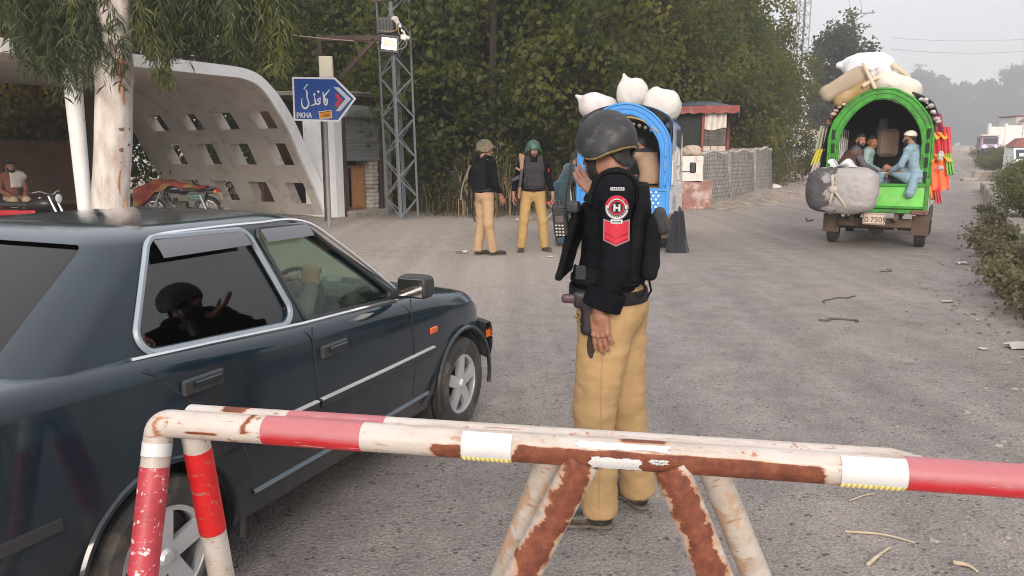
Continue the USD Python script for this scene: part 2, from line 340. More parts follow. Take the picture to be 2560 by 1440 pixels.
def terrain_patch(us, vs, fn, dz=0.):
    P = np.zeros((len(us), len(vs), 3))
    for i, u in enumerate(us):
        for j, w in enumerate(vs): P[i, j] = fn(u, w)
    P[..., 2] += terrain(P[..., 0], P[..., 1])+dz
    return grid(P)
ss_ = np.concatenate([np.arange(-8, 60, 1.), np.arange(60, 200, 5.), np.arange(200, 620, 40.)])
qs_ = np.concatenate([-np.array([520, 350, 200, 120, 80, 55, 40]), np.arange(-30, 30, 1.), np.array([30, 40, 60, 100, 200, 350, 520])])
single('ground', terrain_patch(ss_, qs_, lambda s, q: W(s, q)), dirt, 'dusty pale dirt ground beside and beyond the road', 'ground', kind='structure', smooth=True)
def road_pt(s, t):           # t 0..1 across; ragged left edge
    le = -7.2+1.4*(fbm(V(s*.25, 3., 0), 3)-.5)*2+(.8 if s > 30 else 0)*0; re = 1.02+.0*s
    q = le+(re-le)*t
    if s > 60: q += 0.0016*(s-60)**2*-.6
    return W(s, q)
single('road', terrain_patch(np.concatenate([np.arange(-6, 60, .5), np.arange(60, 210, 3.)]), np.linspace(0, 1, 9), road_pt, .004), asphalt, 'worn grey dusty asphalt road running away to the right', 'road', kind='structure', smooth=True)
single('far_road', terrain_patch(np.concatenate([np.arange(10, 60, 1.), np.arange(60, 210, 4.)]), np.linspace(7.0, 13.5, 5), lambda s, q: W(s, q+(.0 if s < 60 else -.001*(s-60)**2)), .008), asphalt, 'grey carriageway beyond the planted median', 'road', kind='structure', smooth=True)
# ---- median: kerb stones, soil, end blocks
concrete = M('old_concrete', (.30, .275, .245), rough=.9, var=.2, scale=5., bump=.5, bscale=40., dirt=(.24, .20, .165), dirt_amt=.45)
concrete2 = M('old_concrete_dark', (.26, .235, .205), rough=.9, var=.2, scale=5., bump=.5, bscale=40., dirt=(.2, .17, .14), dirt_amt=.5)
k = thing('kerb', 'long grey concrete kerb along the planted median on the right', 'kerb', kind='structure')
s = 6.0
while s < 40.5:
    L = 2.3+.5*rng.random(); hgt = .40+.05*rng.random()
    pts = W(s+L/2, 1.15+.025*rng.normal(), hgt/2-.02)
    part(k, 'kerb_stone', box(pts, (.30, L, hgt+.04), .035, rz=ROT+.015*rng.normal(), rx=.01*rng.normal()), concrete if rng.random() < .6 else concrete2, smooth=20); s += L+.03
def soilpt(s, q):
    t = (q-1.2)/4.8; z = .34+.12*math.sin(min(1, max(0, t))*math.pi)+.10*(float(fbm(V(s*.8, q*.8, 0), 3))-.5)
    if s < 5.0 or s > 41: z = -.05
    if q > 5.6: z = .02
    return W(s, q, z)
single('median_soil', terrain_patch(np.arange(4.2, 41.6, .6), np.linspace(1.22, 6.0, 12), soilpt, .0), soil, 'dry brown earth of the raised median strip', 'soil', kind='structure', smooth=True)
def soilpt2(s, q):
    z = .30+.15*(float(fbm(V(s*.5, q*.8, 4), 3))-.3)
    if s < 58.5 or s > 150: z = -.05
    if q > 5.4 or q < 1.3: z = -.02
    return W(s, q+(.0 if s < 60 else -.00096*(s-60)**2), z)
single('median_soil', terrain_patch(np.arange(58, 152, 1.5), np.linspace(1.22, 6.0, 9), soilpt2), soil, 'far brown median strip where it starts again past the gap', 'soil', kind='structure', smooth=True)
for (s_, q_, sx, sy, sz, r, lab) in ((57.6, 1.9, 1.9, 1.3, .62, .1, 'pale concrete block lying at the near end of the far median'),
                                     (57.2, 3.6, 1.5, 1.2, .6, -.1, 'middle concrete block across the end of the far median'),
                                     (57.4, 5.2, 1.6, 1.1, .5, .15, 'weathered concrete block at the right end of the far median'),
                                     (55.5, .75, .9, .5, .22, .4, 'small broken concrete lump on the road by the far median')):
    P = W(s_, q_); P[2] = terrain(P[0], P[1])+sz/2-.02
    m = box(P, (sx, sy, sz), .06, rz=ROT+r); v = m.vertices; m.vertices = v+.05*(noise(v*3.)-.5)[:, None]
    single('concrete_block', m, concrete, lab, 'concrete block')
P = W(68, 1.6)
# ---- bus shelter: a concrete vault of constant section, openings cast in its wall
paint_w = M('white_paint', (.82, .82, .83), rough=.6, var=.05, scale=2.5, bump=.12, bscale=30., dirt=(.52, .49, .46), dirt_amt=.18)
paint_in = M('grey_plaster', (.60, .555, .52), rough=.85, var=.08, scale=1.2, bump=.2, bscale=25., dirt=(.46, .42, .385), dirt_amt=.32)
brown_wall = M('brown_wall', (.115, .062, .038), rough=.8, var=.25, scale=1.5, bump=.2)
sh = thing('bus_shelter', 'white concrete shelter with a curved end wall full of square openings', 'shelter', W(0, -14.5), ROT)
# local frame: x to the right of the road direction (q), y along the road (s)
inn = [(-1.0, 3.38), (12.1, 3.38), (12.55, 3.375), (12.95, 3.28), (13.25, 3.08), (13.52, 2.76), (13.85, 2.33), (14.08, 1.93), (14.36, 1.40), (14.64, .90), (14.93, .33), (15.13, -.12)]
out = [(-1.0, 3.61), (12.2, 3.61), (12.68, 3.58), (13.10, 3.46), (13.46, 3.20), (13.74, 2.93), (14.09, 2.47), (14.34, 2.04), (14.62, 1.50), (14.91, .98), (15.22, .36), (15.44, -.12)]
ip = np.vstack([inn[:1], smoothpath(inn[1:], 48)]); op = np.vstack([out[:1], smoothpath(out[1:], 48)])
shell = mani(move(prism(np.vstack([ip, op[::-1]]), 6.1, 'x'), (-6.1, 0, 0)))
for z0, z1 in ((.33, .90), (1.36, 1.92), (2.28, 2.71)):
    sA = np.interp(z0, [p[1] for p in inn][::-1], [p[0] for p in inn][::-1]); sB = np.interp(z1, [p[1] for p in inn][::-1], [p[0] for p in inn][::-1])
    for qa, qb in ((-.95, -.27), (-2.36, -1.64), (-3.74, -3.02), (-5.15, -4.45)):
        shell = shell-mani(hull([(q, s+d, z) for q in (qa, qb) for s, z in ((sA, z0), (sB, z1)) for d in (-.9, .9)]))
part(sh, 'vault', shell, paint_in, smooth=20)
# painted front band, proud of the vault's end
part(sh, 'front_band', prism(np.vstack([ip+A([0, -.004]), (op+A([.012, .012]))[::-1]]), .07, 'x', .003), paint_w, smooth=20)
for y0, lab in ((8.95, None), (2.6, None)):
    col = revolve([(0, -.1), (.125, -.1), (.125, .1), (.15, 2.0), (.175, 3.40), (0, 3.40)], 28)
    part(sh, 'column', move(col, (-.55, y0, 0)), paint_w)
part(sh, 'rear_column', move(revolve([(0, -.1), (.17, -.1), (.17, 3.40), (0, 3.40)], 20), (-5.3, 8.6, 0)), paint_in)
part(sh, 'rear_wall', box((-5.6, 6.5, .98), (.22, 12.5, 2.0), .02), brown_wall)
part(sh, 'rear_wall', box((-5.9, 12.9, 1.6), (.2, .9, 3.2), .02), brown_wall)
part(sh, 'bench', [box((-5.1, 7, .45), (.5, 9., .1), .02), box((-5.15, 4, .2), (.4, .2, .4)), box((-5.15, 10, .2), (.4, .2, .4))], brown_wall)
part(sh, 'floor_slab', box((-2.9, 6.9, -.02), (5.8, 15.6, .16), .02), concrete2)
# ---- the shop next to it
shop_steel = M('shutter_steel', (.27, .30, .31), rough=.5, var=.25, scale=6., metal=.35, bump=.1, dirt=(.23, .19, .16), dirt_amt=.35, stretch=(1, 1, 4))
rust_br = M('rust_brown', (.055, .028, .024), rough=.75, var=.3, scale=8., bump=.2)
wood = M('old_door_wood', (.30, .135, .055), rough=.65, var=.35, scale=9., stretch=(6, 6, .7), bump=.2, dirt=(.14, .07, .035), dirt_amt=.3)
wood2 = M('old_door_wood_pale', (.42, .20, .085), rough=.6, var=.25, scale=9., stretch=(6, 6, .7), bump=.2)
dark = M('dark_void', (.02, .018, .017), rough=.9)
shp = thing('shop', 'small roadside shop with half-lowered grey roller shutter above a wooden door', 'shop', W(0, -13.95), ROT)
part(shp, 'side_wall', box((-.62, 15.22, 1.58), (1.1, .32, 3.34), .015), paint_w)          # white end wall facing the road
part(shp, 'front_wall', [box((-.25, 15.1, 3.12), (.5, .5, .38), .02)], paint_w)
for zc, dx in ((3.24, 0), (3.30, .05)):
    part(shp, 'roof_slab', box((-1.7+dx, 16.3+dx, zc), (3.6, 2.7, .05), .01, rx=.02, ry=.03), concrete2)
part(shp, 'roof_beam', box((-.35, 16.2, 3.13), (.16, 2.0, .12), .01), wood)
part(shp, 'rear_wall', box((-2.9, 16.3, 1.55), (.2, 2.4, 3.2)), brown_wall)
part(shp, 'far_wall', box((-1.7, 17.45, 1.5), (2.3, .2, 3.1)), concrete2)
part(shp, 'shutter_housing', [move(revolve([(0, 0), (.17, 0), (.17, 1.62), (0, 1.62)], 20, 'y'), (.02, 15.36, 2.76)), box((.02, 16.99, 2.78), (.42, .04, .46), .01)], shop_steel)
zz = 2.60
for i in range(13):                                                  # shutter slats, each a curved strip
    w = .085; zc = zz-w*(i+.5)
    arc = [(-.12+.018*math.sin(math.pi*t), zc+w*.5-w*t) for t in np.linspace(0, 1, 6)]+[(-.135+.018*math.sin(math.pi*t), zc+w*.5-w*t) for t in np.linspace(1, 0, 6)]
    m = prism([(a, b) for a, b in arc], 1.44, 'y', 0.)
    part(shp, 'shutter_slat', move(m, (.03, 15.42, 0)), shop_steel, smooth=35)
part(shp, 'shutter_bar', box((-.08, 16.14, 1.50), (.06, 1.44, .07), .01), shop_steel)
for y in (15.42, 16.90): part(shp, 'shutter_rail', box((-.06, y, 1.35), (.09, .07, 2.8), .008), rust_br)
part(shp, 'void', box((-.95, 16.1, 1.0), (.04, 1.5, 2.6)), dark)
# wooden door: frame, two leaves of boards
part(shp, 'door_frame', [box((-.34, 15.52, .72), (.1, .08, 1.22), .008), box((-.34, 16.46, .72), (.1, .08, 1.22), .008), box((-.34, 15.99, 1.30), (.1, 1.0, .08), .008), box((-.34, 15.99, .16), (.12, 1.0, .1), .008)], wood)
for i in range(3): part(shp, 'door_board', box((-.36, 15.62+.10*i, .73), (.03, .092, 1.06), .006), wood)
dr = part(shp, 'door_panel', [box((-.31, 16.18, .73), (.05, .50, 1.06), .012)], wood2)
part(dr, 'raised_panel', [box((-.285, 16.18, .96), (.03, .36, .42), .02), box((-.285, 16.18, .42), (.03, .36, .36), .02)], wood2)
brick_m = M('whitewashed_brick', (.46, .43, .40), rough=.9, var=.2, scale=9., bump=.5, bscale=30., dirt=(.28, .2, .16), dirt_amt=.35)
z = .06; i = 0
while z < 1.5:                                                       # pier of whitewashed bricks beside the door
    for j in range(2 if i % 2 else 1):
        y = 16.63 if not i % 2 else 16.56+.16*j
        part(shp, 'brick', box((-.2+.01*rng.normal(), y, z+.05), (.26, .29 if not i % 2 else .145, .098), .012, rz=.03*rng.normal()), brick_m)
    z += .107; i += 1
part(shp, 'door_step', box((.02, 16.05, .05), (.5, 1.3, .2), .03), concrete)
for i in range(5): part(shp, 'packing_block', box((-.2, 15.6+.24*i, .06+.03*(i % 2)), (.12, .16, .09), .008, rz=.2*rng.normal()), wood)
# grey concrete end pier right of the shutter
part(shp, 'end_pier', box((-.1, 17.13, 1.25), (.3, .24, 2.6), .02), concrete2)
# ================================================================== posts, sign, lattice mast, barriers by the road
galv = M('galvanised', (.19, .215, .23), rough=.5, var=.18, scale=8., metal=.4, bump=.08, dirt=(.24, .23, .22), dirt_amt=.3)
postm = M('post_grey', (.20, .20, .205), rough=.5, var=.2, scale=7., metal=.2, dirt=(.16, .12, .1), dirt_amt=.25)
blue = M('sign_blue', (.008, .065, .30), rough=.35, var=.08, scale=3.)
white_v = M('sign_white', (.78, .78, .78), rough=.45, var=.04)
silver_v = M('sign_silver', (.55, .56, .58), rough=.4, var=.12, scale=6.)
red_v = M('sign_red', (.55, .03, .06), rough=.4, var=.2, scale=12.)
orange_v = M('sticker_orange', (.72, .30, .02), rough=.5, var=.12, scale=30.)
black_v = M('sticker_dark', (.07, .03, .01), rough=.5)
sg = thing('road_sign', 'blue arrow road sign with white Urdu word on a grey pole', 'sign', (-4.22, 17.5, 0), -.05)
part(sg, 'pole', tube([(0, .05, -.1), (0, .05, 2.95)], .052, 16), postm)
# board in local xz, front faces -y
o = [(-.70, 2.39), (.33, 2.36), (.74, 2.87), (.28, 3.33), (-.69, 3.345)]
pg = Polygon(o); part(sg, 'board', prism(pg, .012, 'y', -.012), white_v)
part(sg, 'blue_face', prism(pg.buffer(-.042, join_style=2), .003, 'y', -.0155), blue)
def flat(geom, y, d=.003): return prism(geom, d, 'y', y)
def S(u, v): return ((u-1020)/686.*.1*1.0, 0)
def sp(u, v):             # sketch coordinates of the sign's lettering to local metres
    return (-.70+(u-215)*1.44/1120., 3.345-(v-490)*.985/760.)
def stroke(pts, w, cap=1):
    p = smoothpath([sp(*a) for a in pts], 8*len(pts)); L = LineString(p); return L.buffer(w, cap_style=cap)
def thick(pts, ws):
    p = smoothpath([sp(*a) for a in pts], 10*len(pts)); w = np.interp(np.linspace(0, 1, len(p)), np.linspace(0, 1, len(ws)), ws)
    return shapely.union_all([Point(a).buffer(b, 8) for a, b in zip(p, w)]+[LineString(p[i:i+2]).buffer(min(w[i], w[i+1])) for i in range(len(p)-1)])
letters = [thick([(880, 705), (800, 790), (770, 830), (790, 870), (800, 910)], [.008, .016, .02, .013, .010]),              # kaf's arm and bowl
           thick([(757, 750), (766, 860), (775, 930), (800, 965), (822, 930), (826, 870), (795, 850)], [.010, .014, .016, .013, .015, .012, .008]),
           thick([(690, 850), (668, 862), (660, 890), (690, 905), (705, 860), (700, 830)], [.008, .013, .013, .01, .01, .007]),
           thick([(698, 905), (690, 935), (650, 950), (620, 930)], [.012, .016, .016, .010]),
           thick([(602, 800), (610, 870), (620, 930), (590, 955), (535, 975)], [.006, .014, .016, .014, .008]),
           thick([(460, 705), (475, 760), (470, 830), (490, 880), (495, 950), (470, 1000), (425, 1020), (385, 985), (372, 920), (385, 850)], [.008, .017, .012, .014, .016, .018, .020, .017, .012, .006]),
           thick([(430, 685), (455, 655), (490, 620)], [.014, .008, .012])]
for c in ((603, 785), (675, 740)): 
    x, z = sp(*c); letters.append(affinity.rotate(Polygon([(x-.033, z), (x, z+.035), (x+.033, z), (x, z-.035)]), 10))
part(sg, 'lettering', [flat(shapely.union_all(letters), -.0190)], white_v, smooth=False)
def textat(t, hgt, x, z, y, mat, name, parent, bold=True, rz=0, sx=1.0):
    m = meshkit.text_mesh(t, hgt, .003, bold=bold); v = np.array(m.vertices); v[:, 0] *= sx
    v = np.stack([x+v[:, 0], y-v[:, 2], z+v[:, 1]], 1)
    return part(parent, name, trimesh.Trimesh(v, np.array(m.faces), process=False), mat, smooth=False)
textat('PKHA', .115, -.632, 2.452, -.0165, white_v, 'lettering', sg, sx=.82)
ch = [sp(945, 662), sp(1040, 668), sp(1248, 865), sp(1050, 1068), sp(965, 1068), sp(1148, 862)]
part(sg, 'chevron', flat(Polygon(ch), -.0190), silver_v)
part(sg, 'red_chevron', flat(Polygon([sp(975, 775), sp(1020, 790), sp(1040, 830), sp(1100, 885), sp(1050, 925), sp(1030, 985), sp(975, 985), sp(962, 950), sp(1012, 900), sp(1010, 860), sp(985, 840)]).buffer(.006), -.0190), red_v)
stk = part(sg, 'sticker', flat(Polygon([sp(663, 1075), sp(888, 1048), sp(903, 1180), sp(683, 1206)]), -.0195), white_v)
part(stk, 'orange_panel', flat(Polygon([sp(672, 1082), sp(880, 1057), sp(893, 1172), sp(690, 1197)]), -.0225), orange_v)
part(stk, 'print', [flat(stroke([(690, 1092), (740, 1086)], .008), -.0255), flat(stroke([(755, 1085), (750, 1130), (790, 1140), (862, 1136)], .005), -.0255), flat(stroke([(800, 1078), (868, 1068)], .009), -.0255)]+[flat(stroke([(a, 1110), (a+4, 1150)], .004), -.0255) for a in range(790, 880, 18)]+[flat(stroke([(720, 1160), (840, 1150)], .003), -.0255)], black_v)
part(sg, 'clamp', [box((0, .03, 2.6), (.16, .06, .05), .006), box((0, .03, 3.0), (.16, .06, .05), .006)], galv)
# ---- brown steel gallows with the cream box
gl = thing('steel_frame', 'rust brown steel post with an arm and a slanting brace behind the blue sign', 'steel frame', (-4.62, 19.0, 0))
part(gl, 'post', box((0, 0, 2.2), (.10, .10, 4.5), .008), rust_br)
part(gl, 'arm', box((.72, 0, 4.38), (1.5, .09, .12), .008), rust_br)
part(gl, 'brace', bar((.45, 0, 3.45), (1.32, 0, 4.34), .09), rust_br)
eb = thing('meter_box', 'cream metal box fixed to the brown steel post above the blue sign', 'box', (-4.46, 18.88, 3.70))
part(eb, 'case', box((0, 0, 0), (.32, .11, .50), .012), M('cream_box', (.68, .62, .46), rough=.5, var=.05, dirt=(.3, .2, .1), dirt_amt=.12, dirt_scale=9.))
part(eb, 'lid', box((0, -.062, 0), (.29, .012, .465), .004), M('cream_box_lid', (.72, .67, .52), rough=.5, var=.04))
for x in (-.14, .14):
    for z_ in (-.21, 0, .21): part(eb, 'screw', move(revolve([(0, 0), (.008, 0), (.008, .01), (0, .012)], 8), (x, -.066, z_), rx=math.pi/2), postm)
# ---- lattice mast
mast = thing('lattice_mast', 'tall square lattice mast of grey galvanised steel angles beside the shop', 'mast', (-2.83, 19.72, 0), 0)
hd = .42; lean = lambda z: V(-.022*z, 0, 0)
cor = [V(-hd, 0, 0), V(0, -hd, 0), V(hd, 0, 0), V(0, hd, 0)]
TOPZ = 7.4
def angle_leg(c, z0, z1):
    d = c/np.linalg.norm(c); a = V(-d[1], d[0], 0); e1 = (-d+a)/math.sqrt(2); e2 = (-d-a)/math.sqrt(2); ms = []
    for e in (e1, e2):
        n = V(-e[1], e[0], 0)
        p0, p1 = c+lean(z0)+V(0, 0, z0), c+lean(z1)+V(0, 0, z1)
        ms.append(hull([p+e*x+n*y for p in (p0, p1) for x in (0, .060) for y in (-.004, .004)]))
    return ms
for c in cor: part(mast, 'leg', angle_leg(c, -.1, TOPZ), galv, smooth=False)
for i in range(4):
    a, b = cor[i], cor[(i+1) % 4]; z = .05; flip = i % 2; st = .5
    while z < TOPZ-st:
        p, q = (a, b) if flip else (b, a)
        p0, p1 = p*.98+lean(z)+V(0, 0, z), q*.98+lean(z+st)+V(0, 0, z+st)
        part(mast, 'brace', bar(p0, p1, .034, .008, up=tuple((a+b)/2)), galv, smooth=False); flip = 1-flip; z += st
part(mast, 'rusty_plate', box((-.1, -.42, 5.45), (.95, .06, .3), .01, ry=-.1), rust_br)
# ---- floodlights and the tangle of boxes on the mast
blk = M('lamp_black', (.018, .018, .02), rough=.45, var=.2, scale=20.)
lampglass = M('lamp_panel', (.62, .58, .50), rough=.35, var=.05)
refl = M('lamp_reflector', (.62, .62, .64), rough=.25, metal=.6, var=.1)
fl = thing('floodlight', 'black floodlight with a pale square panel facing the road, on the lattice mast', 'floodlight', (-2.98, 19.17, 4.30), .12)
fo = Polygon([(-.235, -.20), (.225, -.235), (.25, .16), (-.2, .20)])
part(fl, 'housing', prism(fo.buffer(-.02).buffer(.02), .10, 'y'), blk)
po = Polygon([(-.19, -.14), (.175, -.175), (.195, .095), (-.165, .135)])
part(fl, 'reflector', prism(po, .012, 'y', -.012), refl); part(fl, 'panel', prism(affinity.scale(affinity.translate(po, .0, .02), .7, .62), .008, 'y', -.022), lampglass)
part(fl, 'bracket', [bar((-.24, .05, 0), (-.24, .2, -.15), .03, .006), bar((.24, .05, 0), (.24, .2, -.15), .03, .006), bar((-.24, .2, -.15), (.24, .2, -.15), .03, .006)], blk)
fl2 = thing('floodlight', 'plain dark floodlight seen from behind, above the pale one on the mast', 'floodlight', (-3.08, 19.3, 4.72), -.1)
part(fl2, 'housing', box((0, 0, 0), (.46, .10, .40), .02), blk)
for i in range(6): part(fl2, 'fin', box((-.2+.08*i, -.065, 0), (.012, .03, .30), .003), blk)
jb = thing('cable_junction', 'untidy white connectors and brown cables taped to the mast beside the floodlights', 'cables', (-2.72, 19.25, 4.45))
wt = M('connector_white', (.62, .58, .55), rough=.6, var=.15, scale=30.); cab = M('cable_tan', (.34, .24, .17), rough=.7, var=.2)
r2 = np.random.default_rng(3)
part(jb, 'wrapped_joint', sdf_mesh(lambda p: su(.03, ell(p, (-.12, 0, .42), (.09, .06, .07)), ell(p, (-.05, 0, .34), (.06, .05, .06)))-.01*np.sin(p[:, 0]*80)*np.sin(p[:, 2]*70), (-.3, -.15, .2), (.1, .15, .55), .015), M('plastic_bag', (.45, .38, .38), rough=.6, var=.2, scale=20.))
for i in range(9): part(jb, 'connector', box((-.02+.035*i*.7+.02*r2.normal(), -.02, .30-.045*i+.02*r2.normal()), (.035, .03, .07), .006, rx=r2.normal()*.3, ry=r2.normal()*.5), wt)
part(jb, 'camera', [box((.10, -.04, -.02), (.15, .12, .13), .02, ry=.2), move(revolve([(0, 0), (.045, 0), (.04, .1), (0, .1)], 14), (.17, -.05, -.03), rx=math.pi/2, rz=.4)], wt)
for pts in ([(-.05, 0, .3), (-.02, -.05, .1), (.05, -.04, -.05), (-.1, -.05, -.22), (-.3, -.02, -.18)], [(-.1, 0, .36), (-.08, -.06, .15), (-.35, -.1, .12), (-.5, -.05, .14)], [(.12, -.02, 0), (.15, -.05, -.2), (-.05, -.08, -.3), (-.4, -.03, -.2)]):
    part(jb, 'cable', tube(smoothpath(pts, 24), .009, 6), cab)
single('overhead_cable', tube([W(0, 0)*0+V(*(V(-9.4, 15.5, 4.9)*(1-t)+V(-3.27, 19.3, 4.33)*t+V(0, 0, -.55*4*t*(1-t))*.35)) for t in np.linspace(0, 1, 24)], .012, 6), cab, 'thin cable slung from the upper left across to the lattice mast', 'cable')
# ---- the guard booth, concrete block wall, wire-mesh barriers
red_p = M('booth_red', (.22, .038, .03), rough=.6, var=.2, scale=5., dirt=(.25, .12, .1), dirt_amt=.3)
booth = thing('guard_booth', 'small guard booth with a scalloped red valance and a blue roof sheet', 'booth', (6.78, 28.6, 0), ROT*.55, scale=1.08)
tarp = M('booth_roof_blue', (.045, .075, .13), rough=.7, var=.3, scale=3., dirt=(.10, .11, .09), dirt_amt=.4)
pinks = M('booth_side_pink', (.42, .20, .17), rough=.7, var=.2, scale=6.)
hw, hd_ = 1.05, 1.0
part(booth, 'roof', sheet(A([[( -1.35+2.7*i/8, -1.25+2.5*j/8, 2.98+.30*math.cos((i-4)/4*1.35)*math.cos((j-4)/4*1.2)) for j in range(9)] for i in range(9)]), .03), tarp, smooth=True)
def valance(p0, p1, nm, mat):
    n = 40; rows = []
    for t in np.linspace(0, 1, n):
        b = V(*p0)*(1-t)+V(*p1)*t; rows.append([b, b+V(0, 0, -.20-.055*abs(math.sin(t*math.pi*7)))])
    part(booth, nm, sheet(A(rows), .02), mat, smooth=False)
zt = 3.06
valance((-1.38, -1.28, zt), (1.38, -1.28, zt), 'valance', red_p); valance((1.38, -1.28, zt), (1.38, 1.28, zt-.05), 'valance', pinks); valance((-1.38, 1.28, zt), (-1.38, -1.28, zt), 'valance', red_p)
for x in (-1.0, .28):
    part(booth, 'post', box((x, -1.0, 1.5), (.09, .09, 3.0), .008), red_p)
for x in (-1.0, 1.05): part(booth, 'post', box((x, 1.0, 1.5), (.09, .09, 3.0), .008), red_p)
clothw = M('booth_white_cloth', (.60, .55, .50), rough=.85, var=.12, scale=5.)
part(booth, 'curtain', sheet(A([[(.33+.68*t, -1.02+.025*math.sin(t*24+z*2), 2.95-.62*z-.04*z*math.sin(t*5)) for z in np.linspace(0, 1, 5)] for t in np.linspace(0, 1, 30)]), .012), clothw, smooth=True)
net = M('booth_netting', (.085, .075, .065), rough=.9, var=.5, scale=12., stretch=(1, 1, 6), dirt=(.2, .19, .17), dirt_amt=.3)
part(booth, 'netting', sheet(A([[(.33+.68*t, -.97+.02*math.sin(t*14), 2.40-.62*z) for z in np.linspace(0, 1, 5)] for t in np.linspace(0, 1, 20)]), .012), net, smooth=True)
for r_ in range(2):
    for j in range(3): part(booth, 'wall_block', box((.42+.24*j, -1.0, 1.68-.22*r_), (.225, .12, .20), .01), M('pale_block', (.52, .44, .38), rough=.9, var=.12))
part(booth, 'dark_screen', box((-.36, -.9, 2.05), (1.25, .03, 1.9)), M('booth_dark_net', (.022, .026, .024), rough=.9, var=.4, scale=10.))
part(booth, 'low_wall', box((0, -.96, .7), (2.1, .2, 1.5), .02), concrete2)
part(booth, 'back_wall', box((0, 1.0, 1.5), (2.1, .05, 2.8)), M('booth_back', (.05, .05, .045), rough=.9))
whitew = M('whitewash_block', (.66, .60, .58), rough=.85, var=.1, scale=4., bump=.5, bscale=20., dirt=(.42, .36, .33), dirt_amt=.28)
redw = M('red_washed_block', (.30, .15, .13), rough=.85, var=.25, scale=3., bump=.5, bscale=20., dirt=(.46, .37, .34), dirt_amt=.42)
def rough_box(c, size, rz=0, amp=.03, n=6):
    m = trimesh.creation.box(size)
    m = m.subdivide().subdivide().subdivide(); v = m.vertices; v = v+amp*(A([fbm(v*2.3+k*9, 3) for k in range(3)]).T-.5)*2
    return move(trimesh.Trimesh(v, m.faces, process=False), c, rz)
single('concrete_block', rough_box((5.32, 23.55, .41), (1.5, .9, .84), ROT*.25), redw, 'large concrete block washed red on the bottom, beside the blue pickup', 'concrete block', smooth=40)
single('concrete_block', rough_box((5.15, 23.6, 1.215), (1.3, .85, .76), ROT*.25), whitew, 'whitewashed concrete block standing on top of the red one', 'concrete block', smooth=40)
r3 = np.random.default_rng(5)
rub = [(-.45, .1, 1.70, .18, (.10, .11, .12)), (-.2, 0, 1.68, .16, (.42, .39, .36)), (.1, .05, 1.72, .2, (.30, .26, .20)), (.38, .1, 1.75, .22, (.44, .36, .30)), (-.6, .1, 1.66, .13, (.30, .27, .25))]
for i, (x, y, z_, r_, c_) in enumerate(rub):
    m = trimesh.creation.icosphere(2, 1.0); v = m.vertices*V(r_*1.3, r_, r_*.75)*(1+.35*(fbm(m.vertices*1.7+i*7, 3)-.5)[:, None]*2)
    single('rubble', move(trimesh.Trimesh(v, m.faces), (5.15+x, 23.6+y, z_), rz=i), M(f'rubble_tone_{i}', c_, rough=.95, var=.25, scale=8., bump=.5), ['dark grey chunk of rubble leaning at the left on the white block', 'pale round stone on top of the whitewashed block', 'brown cloth-like lump of rubble amid the white block top', 'tan lump at the right end of the white block top', 'small grey stone at the left edge of the white block top'][i], 'rubble', smooth=50)
hesc_c = M('hesco_fabric', (.27, .25, .235), rough=.95, var=.2, scale=3., bump=.6, bscale=25., dirt=(.36, .32, .29), dirt_amt=.35)
wire = M('hesco_wire', (.16, .15, .145), rough=.6, var=.1, metal=.3)
def hesco(a, b, hgt, lab, bulge, slump=0.):
    a, b = V(*a), V(*b); d = b-a; L = np.linalg.norm(d); d /= L; n = V(d[1], -d[0], 0)   # n to the road side
    t = thing('mesh_barrier', lab, 'barrier', a, group=None)
    def P(x, z, off=0.):
        u, w = x/L, z/hgt; o = bulge*math.sin(math.pi*min(1, max(0, u)))*(.4+.6*(1-w))+.10*(1-w)**2*1.5+.06*(float(fbm(V(x*2.5, z*2.5, L*7), 3))-.5)+off
        return d*(x+slump*(1-w)*u)+n*o+V(0, 0, z-.05*math.sin(u*9)*(w > .9))
    xs, zs = np.linspace(0, L, 18), np.linspace(-.1, hgt, 18)
    front = A([[P(x, z) for z in zs] for x in xs]); back = front-n*1.0; back[..., 2] = np.minimum(back[..., 2], hgt)
    ms = [grid(front), grid(back[::-1]), grid(np.stack([front[:, -1], back[:, -1]], 0)), grid(np.stack([back[0], front[0]], 0)), grid(np.stack([front[-1], back[-1]], 0))]
    part(t, 'filled_bag', ms, hesc_c, smooth=40)
    nx = int(L/.13); nz = int(hgt/.13); wires = []
    for i in range(nx+1): wires.append(tube([P(L*i/nx, z, .012) for z in np.linspace(0, hgt, 12)], .0065, 4, False))
    for j in range(nz+1): wires.append(tube([P(x, hgt*j/nz, .014) for x in np.linspace(0, L, 14)], .0065, 4, False))
    part(t, 'wire_mesh', wires, wire, smooth=False)
    part(t, 'rolled_rim', tube([P(x, hgt, -.02)+V(0, 0, .0) for x in np.linspace(0, L, 16)], .05, 8), M('hesco_rim', (.36, .33, .31), rough=.95, var=.15))
    return t
hesco((5.80, 24.4, 0), (7.35, 26.4, 0), 1.70, 'first wire mesh barrier of the row, next to the concrete blocks', .12, .25)
hesco((7.6, 26.8, 0), (9.15, 29.3, 0), 1.76, 'middle wire mesh barrier, between the other two', .10, .15)
hesco((9.4, 29.7, 0), (10.85, 32.3, 0), 1.86, 'last wire mesh barrier of the row, sagging on the far side', .12, .1)
